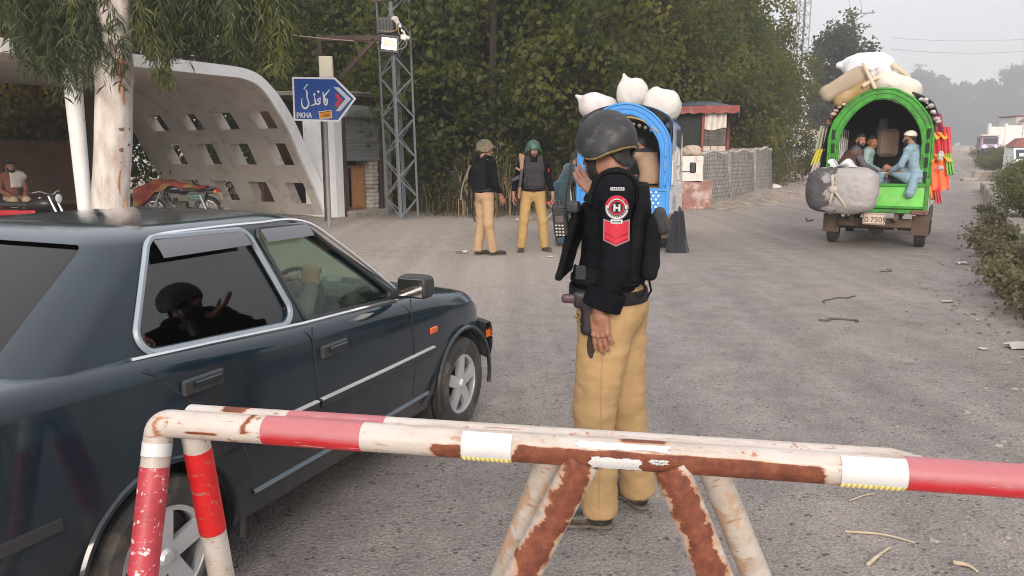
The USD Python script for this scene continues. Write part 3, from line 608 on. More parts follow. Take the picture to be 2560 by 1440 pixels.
# sand heaped at the barriers' foot
hp = A([[W(22.6+14*i/30., -7.3+2.2*j/10.-.25*math.sin(i*.5), .30*math.sin(math.pi*min(1, max(0, 1-j/10.)))*math.sin(math.pi*i/30.)**.5*(.6+.8*float(fbm(V(i*.25, j*.3, 1), 3)))-.01) for j in range(11)] for i in range(31)])
single('sand_heap', grid(hp), soil, 'low heap of brown earth spilled along the foot of the mesh barriers', 'earth', smooth=True)
stm = [M(f'stone_{i}', c, rough=.95, var=.2, bump=.4) for i, c in enumerate([(.42, .38, .34), (.3, .27, .25), (.55, .5, .46)])]
stones = [(6.1, 23.7, .12, 'stone at the right foot of the red block'), (8.6, 27.6, .16, 'brown stone below the gap of the mesh barriers'), (9.0, 28.2, .13, 'pale stone below the middle mesh barrier'), (9.5, 28.9, .18, 'tan stone by the foot of the last mesh barrier'), (11.2, 30.6, .12, 'white stone on the road edge past the mesh barriers'), (12.5, 36.5, .25, 'flat pale stone on the verge beyond the mesh barriers'), (12.0, 35.5, .18, 'rounded stone on the verge beyond the mesh barriers')]
for i, (x, y, r_, lab) in enumerate(stones):
    m = trimesh.creation.icosphere(2, 1.0); v = m.vertices*V(r_*1.3, r_, r_*.6)*(1+.3*(fbm(m.vertices*1.5+i*3, 2)-.5)[:, None]*2)
    single('stone', move(trimesh.Trimesh(v, m.faces), (x, y, r_*.4), rz=i*1.3), stm[i % 3], lab, 'stone', smooth=60)
# ================================================================== trees and plants
barkM = M('bark_brown', (.045, .035, .027), rough=.95, var=.4, scale=6., bump=.9, bscale=20., stretch=(3, 3, .6))
G0 = [(0, (.055, .064, .014)), (.35, (.105, .116, .024)), (.65, (.17, .172, .034)), (.86, (.24, .22, .05)), (.95, (.22, .17, .045)), (1, (.28, .19, .045))]
G1 = [(0, (.066, .062, .016)), (.35, (.13, .12, .028)), (.65, (.20, .175, .042)), (.84, (.27, .22, .055)), (.93, (.22, .17, .06)), (1, (.28, .19, .06))]
G2 = [(0, (.045, .040, .018)), (.5, (.085, .078, .028)), (.8, (.13, .11, .04)), (1, (.20, .15, .05))]
GY = [(0, (.08, .06, .014)), (.4, (.17, .115, .02)), (.7, (.25, .16, .025)), (1, (.30, .20, .04))]
GD = [(0, (.05, .06, .045)), (.6, (.08, .09, .06)), (1, (.11, .115, .075))]
leafG, leafG1, leafG2, leafY, leafD = [leafM(n, r, trans=.48) for n, r in (('leaf_green', G0), ('leaf_olive', G1), ('leaf_brownish', G2), ('leaf_yellowing', GY), ('leaf_far', GD))]
def leaves(c, size, rng, droop=.5, width=.72, up=.35):
    """one folded four-point leaf at each centre"""
    n = len(c); d = rng.normal(size=(n, 3)); d[:, 2] -= droop; d /= np.linalg.norm(d, axis=1, keepdims=True)
    nn = rng.normal(size=(n, 3)); nn[:, 2] += up; b = np.cross(d, nn); b /= np.linalg.norm(b, axis=1, keepdims=True)+1e-9; nn = np.cross(b, d)
    L = (size*(.65+.7*rng.random(n)))[:, None]
    v = np.stack([c, c+d*L*.45+b*L*width*.5+nn*L*.10, c+d*L, c+d*L*.45-b*L*width*.5+nn*L*.10], 1).reshape(-1, 3)
    i = np.arange(n)*4; f = np.concatenate([np.stack([i, i+1, i+2], 1), np.stack([i, i+2, i+3], 1)])
    return trimesh.Trimesh(v, f, process=False)
def crown_points(lobes, ntwig, per, rng, spread=.28, shell=.2, gaps=.42, fr=.62, zmin=None):
    w = A([l[1][0]*l[1][1]+l[1][1]*l[1][2] for l in lobes], float); w /= w.sum(); k = rng.choice(len(lobes), ntwig*2, p=w)
    d = rng.normal(size=(len(k), 3)); d /= np.linalg.norm(d, axis=1, keepdims=True)
    r = 1-np.abs(rng.normal(size=len(k)))*shell; C = A([l[0] for l in lobes], float)[k]; Rr = A([l[1] for l in lobes], float)[k]
    p = C+d*Rr*np.clip(r, .2, 1.1)[:, None]*(.82+.36*fbm(d*1.9+C, 3))[:, None]
    p = p[fbm(p*fr+11, 3, 5) > gaps]
    if zmin is not None: p = p[p[:, 2] > zmin]
    p = p[:ntwig]
    return (p[:, None]+rng.normal(size=(len(p), per, 3))*spread*V(1, 1, .8)).reshape(-1, 3)
def limbs(lobes, base, h0, r0, rng, n=7):
    ms = []
    for l in lobes[:n]:
        t = A(l[0], float); mid = V(t[0]*.35, t[1]*.35, h0+.35*(t[2]-h0))+rng.normal(size=3)*.15
        ms.append(tube(smoothpath([V(0, 0, h0*.8), mid, t*V(.8, .8, 1)], 10), np.linspace(r0*.55, .03, 10), 7))
    return ms
def tree_proto(name, label, loc, rz, seed, leaf, H=11., Wd=3.4, low=1.8, ntwig=1700, per=12, size=.20, nl=13, scale=None, shell=.2, gaps=.40, group=None, slender=1.0):
    rng = np.random.default_rng(seed); lobes = [((0, 0, (H+low)/2), (Wd*.72, Wd*.72, (H-low)*.47))]
    for i in range(nl):
        a = i*2.4+rng.normal()*.3; z = low+.9+(H-low-1.9)*(i/(nl-1)); rr = Wd*(.75 if z < H*.7 else .45)*(.8+.3*rng.random())
        e = (1.0+.7*rng.random())*Wd/3.4
        lobes.append(((rr*math.cos(a), rr*math.sin(a), z), (e*1.15, e*1.15, e)))
    t = thing(name, label, 'tree', loc, rz, group, scale=scale)
    tr = [tube(smoothpath([(0, 0, -.2), (.05, .03, low*.6), (-.06, .08, low+1), (0, 0, H*.6)], 14), np.linspace(.2, .07, 14)*Wd/3.4*1.2, 9)]
    part(t, 'trunk', tr, barkM, smooth=True); part(t, 'limbs', limbs(lobes[1:], 0, low+.6, .16, rng, 8), barkM, smooth=True)
    p = crown_points(lobes, ntwig, per, rng, shell=shell, gaps=gaps, zmin=low*.8)
    part(t, 'crown', leaves(p, size, rng), leaf, smooth=False)
    return t
tp = []
tp.append(tree_proto('broadleaf_tree', 'dense green tree behind the lattice mast and shop', W(20.6, -16.6), .3, 11, leafG, H=11.5, Wd=3.5, low=1.5, ntwig=2300, gaps=.455, shell=.115))
tp.append(tree_proto('broadleaf_tree', 'leafy dark green tree above the two officers by the roadside', W(19.6, -11.9), 1.3, 12, leafG, H=11, Wd=3.6, low=1.3, ntwig=2300, gaps=.455, shell=.115))
tp.append(tree_proto('broadleaf_tree', 'olive green tree behind the sacks on the blue pickup', W(23.4, -12.2), 2.3, 13, leafG1, H=11.5, Wd=3.7, low=1.4, ntwig=2300, gaps=.455, shell=.115))
for src, s_, q_, rz, sc, lab in (
        (2, 27.6, -11.9, .9, 1.0, 'olive tree rising behind the guard booth'), (1, 31.8, -12.0, 4., 1.03, 'tree just beyond the guard booth, over the first mesh barrier'),
        (2, 36.4, -11.4, 3.1, 1.05, 'tree over the middle mesh barrier'), (0, 41.2, -11.3, 5.1, .95, 'tree behind the last mesh barrier'), (2, 46.6, -11.2, 1.9, .86, 'tree near the far end of the roadside row'),
        (2, 51.2, -10.6, 5.4, .70, 'last tree of the roadside row, with its leaves against the sky'),
        (1, 21.5, -22.0, 2.2, 1.0, 'tree far behind the shop roof and its shutter'), (2, 25.0, -19.8, .5, 1.06, 'tall tree in the second row behind the lattice mast'), (0, 30.0, -18.0, 4.4, 1.05, 'tree in the second row behind the blue pickup sacks'),
        (1, 37.0, -17.8, 1.2, 1.12, 'tree in the second row behind the guard booth'), (0, 42.0, -18.5, 2.9, 1.1, 'tree of the second row beyond the mesh barriers')):
    copy_of(tp[src], lab, W(s_, q_), rz, sc)
tb = tree_proto('brown_leaved_tree', 'brownish tree behind the curved end of the shelter', W(14.5, -25.6), .7, 21, leafG2, H=10.5, Wd=3.8, low=1.2, ntwig=1200, size=.2, gaps=.44)
for s_, q_, rz, sc, lab in ((10.2, -25.8, 2.1, 1.02, 'brownish tree behind the middle of the shelter roof'), (5.8, -26., 4.3, .95, 'brownish tree behind the left end of the shelter'), (20.5, -25.4, 5.5, 1.1, 'brownish tree far behind the blue sign'), (16.6, -29.5, 2.5, 1.2, 'brownish tree deep behind the left of the shelter'), (1.2, -26.5, .3, 1., 'brownish tree at the far left edge behind the shelter')):
    copy_of(tb, lab, W(s_, q_), rz, sc)
ty = tree_proto('yellowing_tree', 'yellow leaved small tree showing over the left end of the shelter roof', W(12.0, -22.9), 0., 22, leafY, H=6.3, Wd=2.2, low=.9, ntwig=600, size=.2, nl=8, gaps=.38)
copy_of(ty, 'yellow leaved bush seen under the shelter roof between the columns', W(13.0, -23.4), 1.4, .8)
# ---- undergrowth: dry stems, brush and creepers under the trees
stemM = M('dry_stem', (.27, .20, .11), rough=.9, var=.3, scale=3.); stemD = M('dry_stem_dark', (.10, .07, .05), rough=.95, var=.4, scale=3.)
def brush(name, label, loc, rz, seed, n=70, h=1.5, w=1.0, nleaf=900, mat=None, leafm=None, tan=.45):
    rng = np.random.default_rng(seed); t = thing(name, label, 'brush', loc, rz); ms, md = [], []
    for i in range(n):
        b = V(rng.normal()*w*.5, rng.normal()*w*.35, -.05); a = rng.random()*6.28; L = h*(.4+.6*rng.random()); k = rng.random()
        m = tube(smoothpath([b, b+V(math.cos(a)*.12*k, math.sin(a)*.12*k, L*.5), b+V(math.cos(a)*.5*k, math.sin(a)*.5*k, L*(1-.25*k))], 6), np.linspace(.008, .003, 6)*(1+rng.random()), 4, False)
        (ms if rng.random() < tan else md).append(m)
    part(t, 'dry_stems', ms, stemM, smooth=True, kind='stuff'); part(t, 'dark_stems', md, stemD, smooth=True, kind='stuff')
    c = np.clip(rng.normal(size=(nleaf, 3)), -1.7, 1.7)*V(w*.7, w*.45, h*.28)+V(0, 0, h*.38); c = c[c[:, 2] > .02]
    part(t, 'leaves', leaves(c, .09, rng), leafm or leafG2, smooth=False); return t
b0 = brush('dry_brush', 'tangle of dry stalks between the two officers', W(17.6, -11.0), 0., 31, n=110, h=2.0, w=1.1)
b1 = brush('dry_brush', 'thick dark brush behind the foot of the lattice mast', W(18.6, -13.4), 0., 32, n=50, h=1.7, w=1.6, nleaf=2600, leafm=leafG, tan=.10)
for src, s_, q_, rz, sc, lab in ((b1, 18.9, -11.5, 1., 1.1, 'dark brush behind the officer in the green helmet'), (b0, 21.3, -11.0, 2., 1.0, 'dry brush behind the man in the teal tunic'), (b1, 23.5, -11.2, 2.6, 1.2, 'brush behind the blue pickup'),
                                 (b1, 34.5, -9.9, .4, 1.2, 'brush beside the first mesh barrier, under the trees'), (b0, 38.5, -9.4, 3.9, 1.1, 'brown brush past the last mesh barrier'), (b1, 43., -9.2, 5., 1.3, 'dark brush under the far end of the tree row'), (b0, 48., -9.0, 1.3, 1.2, 'brown brush on the bank under the last trees'),
                                 (b1, 20.6, -17.6, 4., 1.7, 'tall dark brush behind the shop'), (b1, 20.4, -15.2, .9, 1.6, 'dense brush deep under the trees behind the mast'), (b1, 20.6, -13.8, 2.4, 1.4, 'dense brush deep under the trees behind the officers'), (b1, 24.6, -13.8, 3.3, 1.4, 'dense brush deep under the trees behind the pickup'), (b1, 20.2, -19.6, 1.7, 1.5, 'dark brush behind the curved shelter wall, near the shop'), (b1, 18.6, -23.4, 2.7, 1.7, 'dark brush farther behind the curved shelter wall'), (b1, 13.4, -24.4, .2, 1.6, 'dark brush behind the shelter, seen past its wall end'), (b1, 29.0, -13.2, 4.1, 1.4, 'dense brush in shade behind the guard booth')):
    copy_of(src, lab, W(s_, q_), rz, sc)
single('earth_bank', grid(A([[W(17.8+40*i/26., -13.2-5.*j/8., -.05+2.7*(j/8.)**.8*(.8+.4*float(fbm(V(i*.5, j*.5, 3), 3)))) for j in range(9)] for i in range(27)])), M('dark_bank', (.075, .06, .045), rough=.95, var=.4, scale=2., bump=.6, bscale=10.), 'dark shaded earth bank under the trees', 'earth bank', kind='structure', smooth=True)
# ---- the pale eucalyptus in front of the shelter
barkE = usdkit.material(stage, '/World/Looks/eucalyptus_bark', {
    'tc': ('texture_coordinate', {}), 'map': ('mapping', {'scale': (2.2, 2.2, .7)}), 'n': ('noise_texture', {'scale': 2.2, 'detail': 8., 'roughness': .6}),
    'r': ('rgb_ramp', {'ramp': [(.25, (.28, .20, .18)), (.42, (.42, .355, .325)), (.56, (.54, .50, .47)), (.8, (.60, .575, .55))]}),
    'n2': ('noise_texture', {'scale': 7., 'detail': 8., 'roughness': .7}), 'r2': ('rgb_ramp', {'ramp': [(.66, (0, 0, 0)), (.72, (1, 1, 1))]}),
    'm': ('mix_color', {'b': (.20, .115, .075)}), 'map3': ('mapping', {'scale': (5., 5., .45)}), 'n3': ('noise_texture', {'scale': 1.5, 'detail': 3.}), 'r3': ('rgb_ramp', {'ramp': [(.60, (0, 0, 0)), (.70, (.55, .55, .55))]}),
    'm3': ('mix_color', {'b': (.45, .24, .13)}),
    'bn': ('noise_texture', {'scale': 12., 'detail': 6.}), 'b': ('bump', {'strength': .35, 'distance': .02}), 'p': ('principled_bsdf', {'roughness': .75})},
    [('tc.object', 'map.vector'), ('map.vector', 'n.vector'), ('n.fac', 'r.fac'), ('map.vector', 'n2.vector'), ('n2.fac', 'r2.fac'), ('r.color', 'm.a'), ('r2.color', 'm.fac'),
     ('tc.object', 'map3.vector'), ('map3.vector', 'n3.vector'), ('n3.fac', 'r3.fac'), ('m.result', 'm3.a'), ('r3.color', 'm3.fac'), ('m3.result', 'p.base_color'), ('tc.object', 'bn.vector'), ('bn.fac', 'b.height'), ('b.normal', 'p.normal')], surface='p.BSDF')
EX = W(7.55, -12.22); 
eu = thing('eucalyptus_tree', 'pale barked eucalyptus with hanging leaves in front of the shelter', 'tree', EX)
def trunk_pts():
    zs = np.linspace(-.1, 7.5, 60); ang = np.linspace(0, 2*math.pi, 36, endpoint=False); P = np.zeros((36, 60, 3))
    for j, z in enumerate(zs):
        c = V(.03*math.sin(z*.9)+.135*z, .03*math.cos(z*.7), 0); r = .295-.008*z+.13*math.exp(-max(z, 0)*3.)
        if 2.55 < z < 3.3: r += .03*math.exp(-((z-2.95)/.18)**2)
        d = np.stack([np.cos(ang), np.sin(ang), 0*ang], 1)
        rr = r*(1+.10*(fbm(np.concatenate([d[:, :2]*1.3, np.full((36, 1), z*.9)], 1), 3)-.5)*2)
        P[:, j] = c+d*rr[:, None]+V(0, 0, z)
    return P
part(eu, 'trunk', grid(trunk_pts(), closed_u=True), barkE, smooth=True)
knM = M('knot_brown', (.16, .075, .045), rough=.8, var=.3, scale=20.); knS = M('sap_streak', (.36, .17, .08), rough=.6, var=.3, scale=15.)
def onTrunk(u, z, out_=.0):
    # u -1..1 across the side facing the road
    r = .295-.008*z+.13*math.exp(-max(z, 0)*3.)+(.03*math.exp(-((z-2.95)/.18)**2) if 2.55 < z < 3.3 else 0)
    c = V(.03*math.sin(z*.9)+.135*z, .03*math.cos(z*.7), z); vw = V(-EX[0], -EX[1], 0); vw /= np.linalg.norm(vw); sd = V(-vw[1], vw[0], 0)*1.0
    if (sd@V(1, 0, 0)) < 0: sd = -sd
    a = u*math.pi/2; return c+(vw*math.cos(a)+sd*math.sin(a))*(r+out_), vw*math.cos(a)+sd*math.sin(a)
for u, z, r_ in ((.25, 2.05, .045), (.28, 1.72, .04), (.62, 1.80, .03), (.62, 2.05, .025), (.30, 1.52, .022), (.45, 1.45, .02), (.12, 1.22, .018), (.2, 1.13, .016), (.15, 3.32, .05), (.55, .65, .035), (.5, .52, .03), (-.5, .8, .015)):
    p, n = onTrunk(u, z); m = trimesh.creation.icosphere(2, 1.0); v = m.vertices*V(r_*1.2, r_*.6, r_)*(1+.3*(fbm(m.vertices*2+z*9, 2)-.5)[:, None]*2)
    part(eu, 'knot', move(trimesh.Trimesh(v, m.faces), p-n*.01, rz=math.atan2(n[1], n[0])+math.pi/2), knM, smooth=True)
bp, bn_ = onTrunk(.12, 2.95, .0)
part(eu, 'bark_burl', sdf_mesh(lambda p: su(.04, ell(p, bp+bn_*.02, (.10, .08, .09)), ell(p, bp+V(.06, 0, .1)+bn_*.01, (.06, .05, .09)))-.03*(fbm(p*11., 3)-.5), bp-.25, bp+.3, .015), M('burl_bark', (.42, .20, .11), rough=.8, var=.45, scale=12., bump=.5, bscale=25.), smooth=True)
for u, z0, z1, w_ in ((.2, 3.25, 2.45, .03), (.33, 2.8, 2.35, .035), (.28, 1.45, .95, .022), (.55, .9, .6, .03)):
    pts = [onTrunk(u+.05*math.sin(z*9), z, -.008)[0] for z in np.linspace(z0, z1, 12)]; part(eu, 'sap_streak', tube(pts, w_*np.sin(np.linspace(.3, 3.0, 12)), 8), knS, smooth=True)
EG = [(0, (.050, .066, .024)), (.4, (.10, .12, .046)), (.75, (.165, .175, .07)), (1, (.23, .22, .085))]
EY = [(0, (.09, .10, .03)), (.5, (.16, .15, .045)), (1, (.24, .20, .06))]
euG, euY = leafM('eucalyptus_leaf', EG, trans=.3), leafM('eucalyptus_leaf_yellow', EY, trans=.3)
def hang(u, v, Y):           # a point of the foliage: laid out once by bearing and height around the tree, at its own distance
    x = (u-1280)/1900.*Y*1.0; z = CAM_H+(385-v)/1900.*Y*1.03; return V(x, Y, z)-EX
rE = np.random.default_rng(41); lv, ly, tw = [], [], []
def spray(tip, L, yel=0.):
    a = rE.random()*6.28; top = tip+V(math.cos(a)*.35*L, math.sin(a)*.35*L, L); P_ = smoothpath([top, (top+tip)/2+V(math.cos(a)*.12*L, math.sin(a)*.12*L, .1*L), tip], 9); tw.append(tube(P_, .004, 3, False))
    n = int(30*L/.6); k = rE.random(n); base = A([P_[min(8, int(t*8.99))] for t in k])+rE.normal(size=(n, 3))*.02
    d = rE.normal(size=(n, 3))*.34; d[:, 2] -= 1.0; d /= np.linalg.norm(d, axis=1, keepdims=True); L_ = (.13+.11*rE.random(n))[:, None]
    b = np.cross(d, rE.normal(size=(n, 3))); b /= np.linalg.norm(b, axis=1, keepdims=True); nn = np.cross(b, d); w = .0085
    side = d*1.0; side[:, :2] *= 1.9; 
    v0, v1, v2 = base, base+side*L_*.45+nn*.012, base+side*L_*.45+d*L_*.55
    vs = np.stack([v0, v1+b*w, v2, v1-b*w], 1)
    (ly if rE.random() < yel else lv).append(vs.reshape(-1, 3))
for (u0, u1, v0, v1, n, Y0, Y1, yel) in ((85, 235, -120, 200, 240, 12.3, 14.2, .02), (235, 330, -120, 95, 60, 12.2, 13.6, .02), (245, 330, 60, 225, 26, 12.0, 12.6, .05), (325, 410, -120, 120, 120, 12.3, 15, .04), (400, 505, -120, 150, 150, 12.3, 15, .08), (418, 462, 120, 228, 24, 12.3, 12.9, .75), (500, 600, -120, 110, 160, 12.3, 15.5, .05),
                                        (590, 745, -120, 130, 230, 12.0, 15, .08), (690, 740, 80, 190, 34, 12.3, 13, .8), (610, 680, 60, 165, 40, 12.3, 14, .25), (170, 240, 150, 250, 14, 12.2, 12.8, .15), (470, 560, 60, 170, 24, 12.6, 14, .05), (0, 90, -120, 40, 60, 12.3, 14, .1), (740, 800, -120, 10, 30, 12.3, 14, .1)):
    for _ in range(int(n*.95)):
        u, v = u0+(u1-u0)*rE.random(), v0+(v1-v0)*rE.random()**.8
        spray(hang(u, v, Y0+(Y1-Y0)*rE.random()), .45+.4*rE.random(), yel)
def quads(ls):
    v = np.vstack(ls); i = np.arange(len(v)//4)*4; return trimesh.Trimesh(v, np.concatenate([np.stack([i, i+1, i+2], 1), np.stack([i, i+2, i+3], 1)]), process=False)
part(eu, 'crown', quads(lv), euG, smooth=False); part(eu, 'yellow_leaves', quads(ly), euY, smooth=False); part(eu, 'twigs', tw, barkM, smooth=True)
for pts, r_ in (([(.4, 0, 4.6), (1.1, .5, 5.6), (2.2, 1.2, 6.2), (4.0, 1.6, 5.9), (5.0, 1.2, 5.2)], .07), ([(.38, 0, 4.2), (-.2, .4, 5.2), (-1.4, .6, 5.8), (-2.2, .5, 5.5)], .06), ([(.5, 0, 5.6), (1.3, -.5, 6.6), (2.6, -1.0, 6.6), (4.2, -1.2, 5.8)], .06)):
    part(eu, 'limb', tube(smoothpath(pts, 20), np.linspace(r_, .012, 20), 7), barkE, smooth=True)
# ---- shrubs on the median and weeds at its kerb
SD = [(0, (.075, .078, .034)), (.45, (.14, .138, .060)), (.8, (.20, .19, .09)), (1, (.30, .27, .17))]
SW = [(0, (.10, .088, .05)), (.6, (.185, .16, .09)), (1, (.30, .26, .17))]
shrubL, weedL = leafM('shrub_leaf', SD, trans=.25), leafM('weed_leaf', SW, trans=.2)
def shrub(label, loc, seed, h=1.1, w=.8, n=4200, size=.058, leaf=None, rz=0., cat='shrub', name='median_shrub', group=None):
    rng = np.random.default_rng(seed); t = thing(name, label, cat, loc, rz, group); ms = []
    for i in range(26):
        a = rng.random()*6.28; k = rng.random()**.6; e = V(math.cos(a)*w*k*.8, math.sin(a)*w*k*.8, h*(.95-.4*k*k)); ms.append(tube(smoothpath([(0, 0, -.05), e*V(.35, .35, .5), e], 7), np.linspace(.012, .004, 7), 4, False))
    part(t, 'stems', ms, stemD, smooth=True, kind='stuff')
    lobes = [((rng.normal()*w*.45, rng.normal()*w*.45, h*(.35+.4*rng.random())), (w*.45, w*.45, h*.32)) for _ in range(9)]
    part(t, 'leaves', leaves(crown_points(lobes, n//10, 10, rng, spread=.07, shell=.35, gaps=.40, fr=2.5, zmin=.02), size, rng, up=.8), leaf or shrubL, smooth=False); return t
def on(s, q, dz=0.): 
    P = W(s, q); return V(P[0], P[1], float(terrain(P[0], P[1]))+dz)
sA = shrub('leafy dusty shrub on the median closest to the right edge of the photo', on(13.2, 2.4, .22), 51, h=.95, w=.75, n=3200)
sB = shrub('bushy olive shrub on the median behind the closest one', on(15.6, 2.4, .25), 52, h=1.2, w=.95, n=5600)
sC = shrub('sparse twiggy shrub growing over the near kerb', on(11.3, 1.75, .22), 53, h=.85, w=.7, n=2000)
for src, s_, q_, rz, sc, lab in ((sB, 10.9, 2.2, 1.2, .95, 'shrub leaning in at the right edge above the kerb'), (sB, 14.6, 1.9, 2.2, .9, 'leafy shrub pressed against the kerb in the lower right, left of the closest one'), (sA, 16.4, 1.75, .9, 1.0, 'low olive shrub overhanging the near kerb'), (sA, 19.4, 3.4, 3.9, 1.4, 'tall back row shrub in the middle of the near median'), (sB, 24.8, 3.4, 5.3, 1.4, 'tall back row shrub below the white minivan'), (sA, 22.0, 1.8, 2.9, .9, 'small shrub at the kerb before the white minivan'), (sA, 17.8, 2.1, 2., 1.25, 'shrub in the middle of the near median'), (sC, 18.6, 1.9, 3., 1.1, 'low twiggy shrub behind the kerb, mid median'), (sB, 20.6, 2.3, 4., 1.2, 'tall olive shrub hiding the foot of the white minivan'), (sA, 23.4, 2.0, 5., 1.2, 'round shrub farther along the near median'),
                                 (sB, 26.4, 2.2, .5, 1.15, 'shrub before the middle of the near median strip'), (sA, 29.4, 2.0, 1.6, 1.2, 'shrub past the middle of the near median strip'), (sB, 32.5, 2.2, 2.6, 1.1, 'shrub towards the far end of the near median'), (sA, 35.6, 2.6, 3.6, 1.0, 'last but one shrub of the near median'), (sB, 38.4, 3.2, 4.6, .9, 'last shrub of the near median, by the gap'),
                                 (sB, 62, 3.0, .2, 1.3, 'first bush on the far median behind the concrete blocks'), (sA, 66, 2.4, 1.2, 1.5, 'second bush on the far median'), (sB, 71, 3.4, 2.2, 1.5, 'third bush on the far median'), (sA, 77, 2.8, 3.2, 1.6, 'fourth bush on the far median'), (sB, 84, 3.0, 4.2, 1.8, 'fifth bush on the far median'), (sA, 93, 2.6, 5.2, 2.0, 'farthest bush on the far median'), (sB, 64, 4.8, 3.3, 1.3, 'bush on the right side of the far median, near its end'), (sA, 70, 5.0, .3, 1.5, 'bush at the right of the far median, before the small blue-lit truck')):
    copy_of(src, lab, on(s_, q_, .22), rz, sc)
wA = shrub('dry brown weeds at the kerb foot near the right edge', on(10.4, .72), 61, h=.42, w=.42, n=900, size=.06, leaf=weedL, cat='weeds', name='kerb_weeds')
wB = shrub('brown weeds at the kerb, second clump from the right edge', on(11.8, .80), 62, h=.5, w=.45, n=1100, size=.06, leaf=weedL, cat='weeds', name='kerb_weeds')
for i, (s_, q_, rz, sc, src, lab) in enumerate(((13.2, .82, 1., 1., wA, 'low weeds along the kerb, third clump from the right edge'), (14.6, .85, 2., 1.1, wB, 'low weeds along the kerb, fourth clump from the right edge'), (16.3, .8, 3., .9, wA, 'weeds along the kerb below the round shrub'), (18.2, .85, 4., 1., wB, 'weeds along the kerb, two thirds of the way up'), (20.5, .85, 5., .9, wA, 'weeds at the kerb before its far third'), (9.3, .78, .4, .9, wB, 'closest low weeds at the right edge of the road'), (24., .9, 1.4, .8, wA, 'farthest weeds at the near kerb'))):
    copy_of(src, lab, on(s_, q_), rz, sc)
# ---- far trees in the haze
th = tree_proto('tall_tree', 'tall dark tree behind the green pickup load', on(76, -9.6), .4, 71, leafD, H=13.2, Wd=3.0, low=2.0, ntwig=1500, per=12, size=.32, nl=13, gaps=.41)
tf = tree_proto('far_tree', 'hazy far tree at the left end of the far tree line', (188, 420, 3.), .4, 72, leafD, H=35, Wd=14.4, low=1.2, ntwig=2600, per=12, size=1.5, nl=14, gaps=.28)
for i, (x, y, sc, sz, lab) in enumerate(((205, 433, .95, 1.02, 'hazy far tree second from the left in the far tree line'), (225, 420, 1.05, .92, 'broad hazy tree left of the middle of the far tree line'), (245, 440, 1.0, 1.06, 'hazy tree in the middle of the far tree line'), (265, 430, 1., .98, 'hazy tree right of the middle of the far tree line'), (284, 450, .9, .9, 'hazy tree at the right end of the far tree line'), (306, 440, 1.1, 1., 'hazy tree above the pink house'), (175, 396, .8, .75, 'smaller hazy tree behind the last roadside trees'), (331, 457, 1.1, 1.1, 'hazy tree at the right edge of the photo'))):
    copy_of(tf, lab, (x, y, float(terrain(x, y))-.3), i*1.1, (sc, sc, sz))
copy_of(th, 'slender tree sticking up above the far tree line on the right', (269, 417, 3.0), 1.2, (3.2, 3.2, 3.5))
copy_of(th, 'slender tree sticking up above the far tree line on the left', (217, 420, 3.0), 3.2, (3.4, 3.4, 3.3))
# ================================================================== far things: houses, pylons, wires, wall
pk = M('pink_wall', (.46, .27, .23), rough=.8, var=.1); rt = M('brown_roof', (.18, .085, .07), rough=.8, var=.15); ww = M('white_wall', (.62, .60, .59), rough=.85, var=.08, dirt=(.4, .37, .34), dirt_amt=.25)
hx, hy = 59.6, 82.; hz = float(terrain(hx, hy))
hs = thing('pink_house', 'pink two storey house with brown overhanging roofs at the right edge', 'house', (hx, hy, hz), .1)
part(hs, 'ground_floor', box((0, 0, 1.6), (6.5, 6, 3.2), .02), pk); part(hs, 'lower_roof', hull([(-3.9, -3.6, 3.2), (3.9, -3.6, 3.2), (-3.9, 3.6, 3.2), (3.9, 3.6, 3.2), (-2.8, -2.6, 3.95), (2.8, -2.6, 3.95), (-2.8, 2.6, 3.95), (2.8, 2.6, 3.95)]), rt)
part(hs, 'upper_floor', box((.3, 0, 5.2), (4.6, 4.6, 2.6), .02), pk); part(hs, 'upper_roof', hull([(-2.8, -3.0, 6.5), (3.6, -3.0, 6.5), (-2.8, 3.0, 6.5), (3.6, 3.0, 6.5), (.1, 0, 7.5), (.7, 0, 7.5)]), rt)
part(hs, 'chimney', box((.6, -.2, 7.9), (.5, .5, 1.2), .02), pk)
for x in (-1.2, .4, 1.9): 
    w_ = part(hs, 'window', box((x, -2.33, 5.2), (.8, .08, 1.2), .01), ww); part(w_, 'pane', box((x, -2.38, 5.2), (.64, .03, 1.04)), M('far_glass', (.06, .07, .08), rough=.15))
for x in (-2., .2, 2.2):
    w_ = part(hs, 'window', box((x, -3.03, 1.8), (.9, .08, 1.3), .01), ww); part(w_, 'pane', box((x, -3.08, 1.8), (.74, .03, 1.1)), M('far_glass', (.06, .07, .08)))
cw = thing('compound_wall', 'white painted compound wall in front of the pink house', 'wall', (52.3, 80., float(terrain(52.3, 80))+.3), 0)
for i, (x, h_, w_) in enumerate(((-2.3, 2.6, 1.6), (-.55, 2.75, 1.8), (1.0, 2.6, 1.2))): part(cw, 'panel', box((x, .1*i, h_/2), (w_, .25, h_), .02), ww)
for x in (-3.15, -1.45, .4, 1.65): part(cw, 'pier', box((x, -.05, 1.45), (.22, .35, 2.95), .02), ww)
gh = thing('grey_shed', 'pale grey flat roofed shed between the white wall and the pink house', 'shed', (57.6, 88., float(terrain(57.6, 88))), 0)
part(gh, 'wall', box((0, 0, 1.9), (3.0, 3, 3.8), .02), M('pale_shed', (.46, .45, .46), rough=.8, var=.08)); part(gh, 'roof', box((0, 0, 3.88), (3.3, 3.3, .12), .01), rt); part(gh, 'window', box((-.3, -1.52, 2.3), (.5, .06, .9)), M('far_glass', (.06, .07, .08)))
wl = thing('garden_wall', 'white wall with reddish shrubs behind the last roadside trees', 'wall', (*W(61, -9.3)[:2], 0), ROT)
part(wl, 'wall', box((0, 0, 1.7), (.25, 9, 3.4), .02), ww); part(wl, 'coping', box((0, 0, 3.43), (.36, 9.1, .1), .01), concrete)
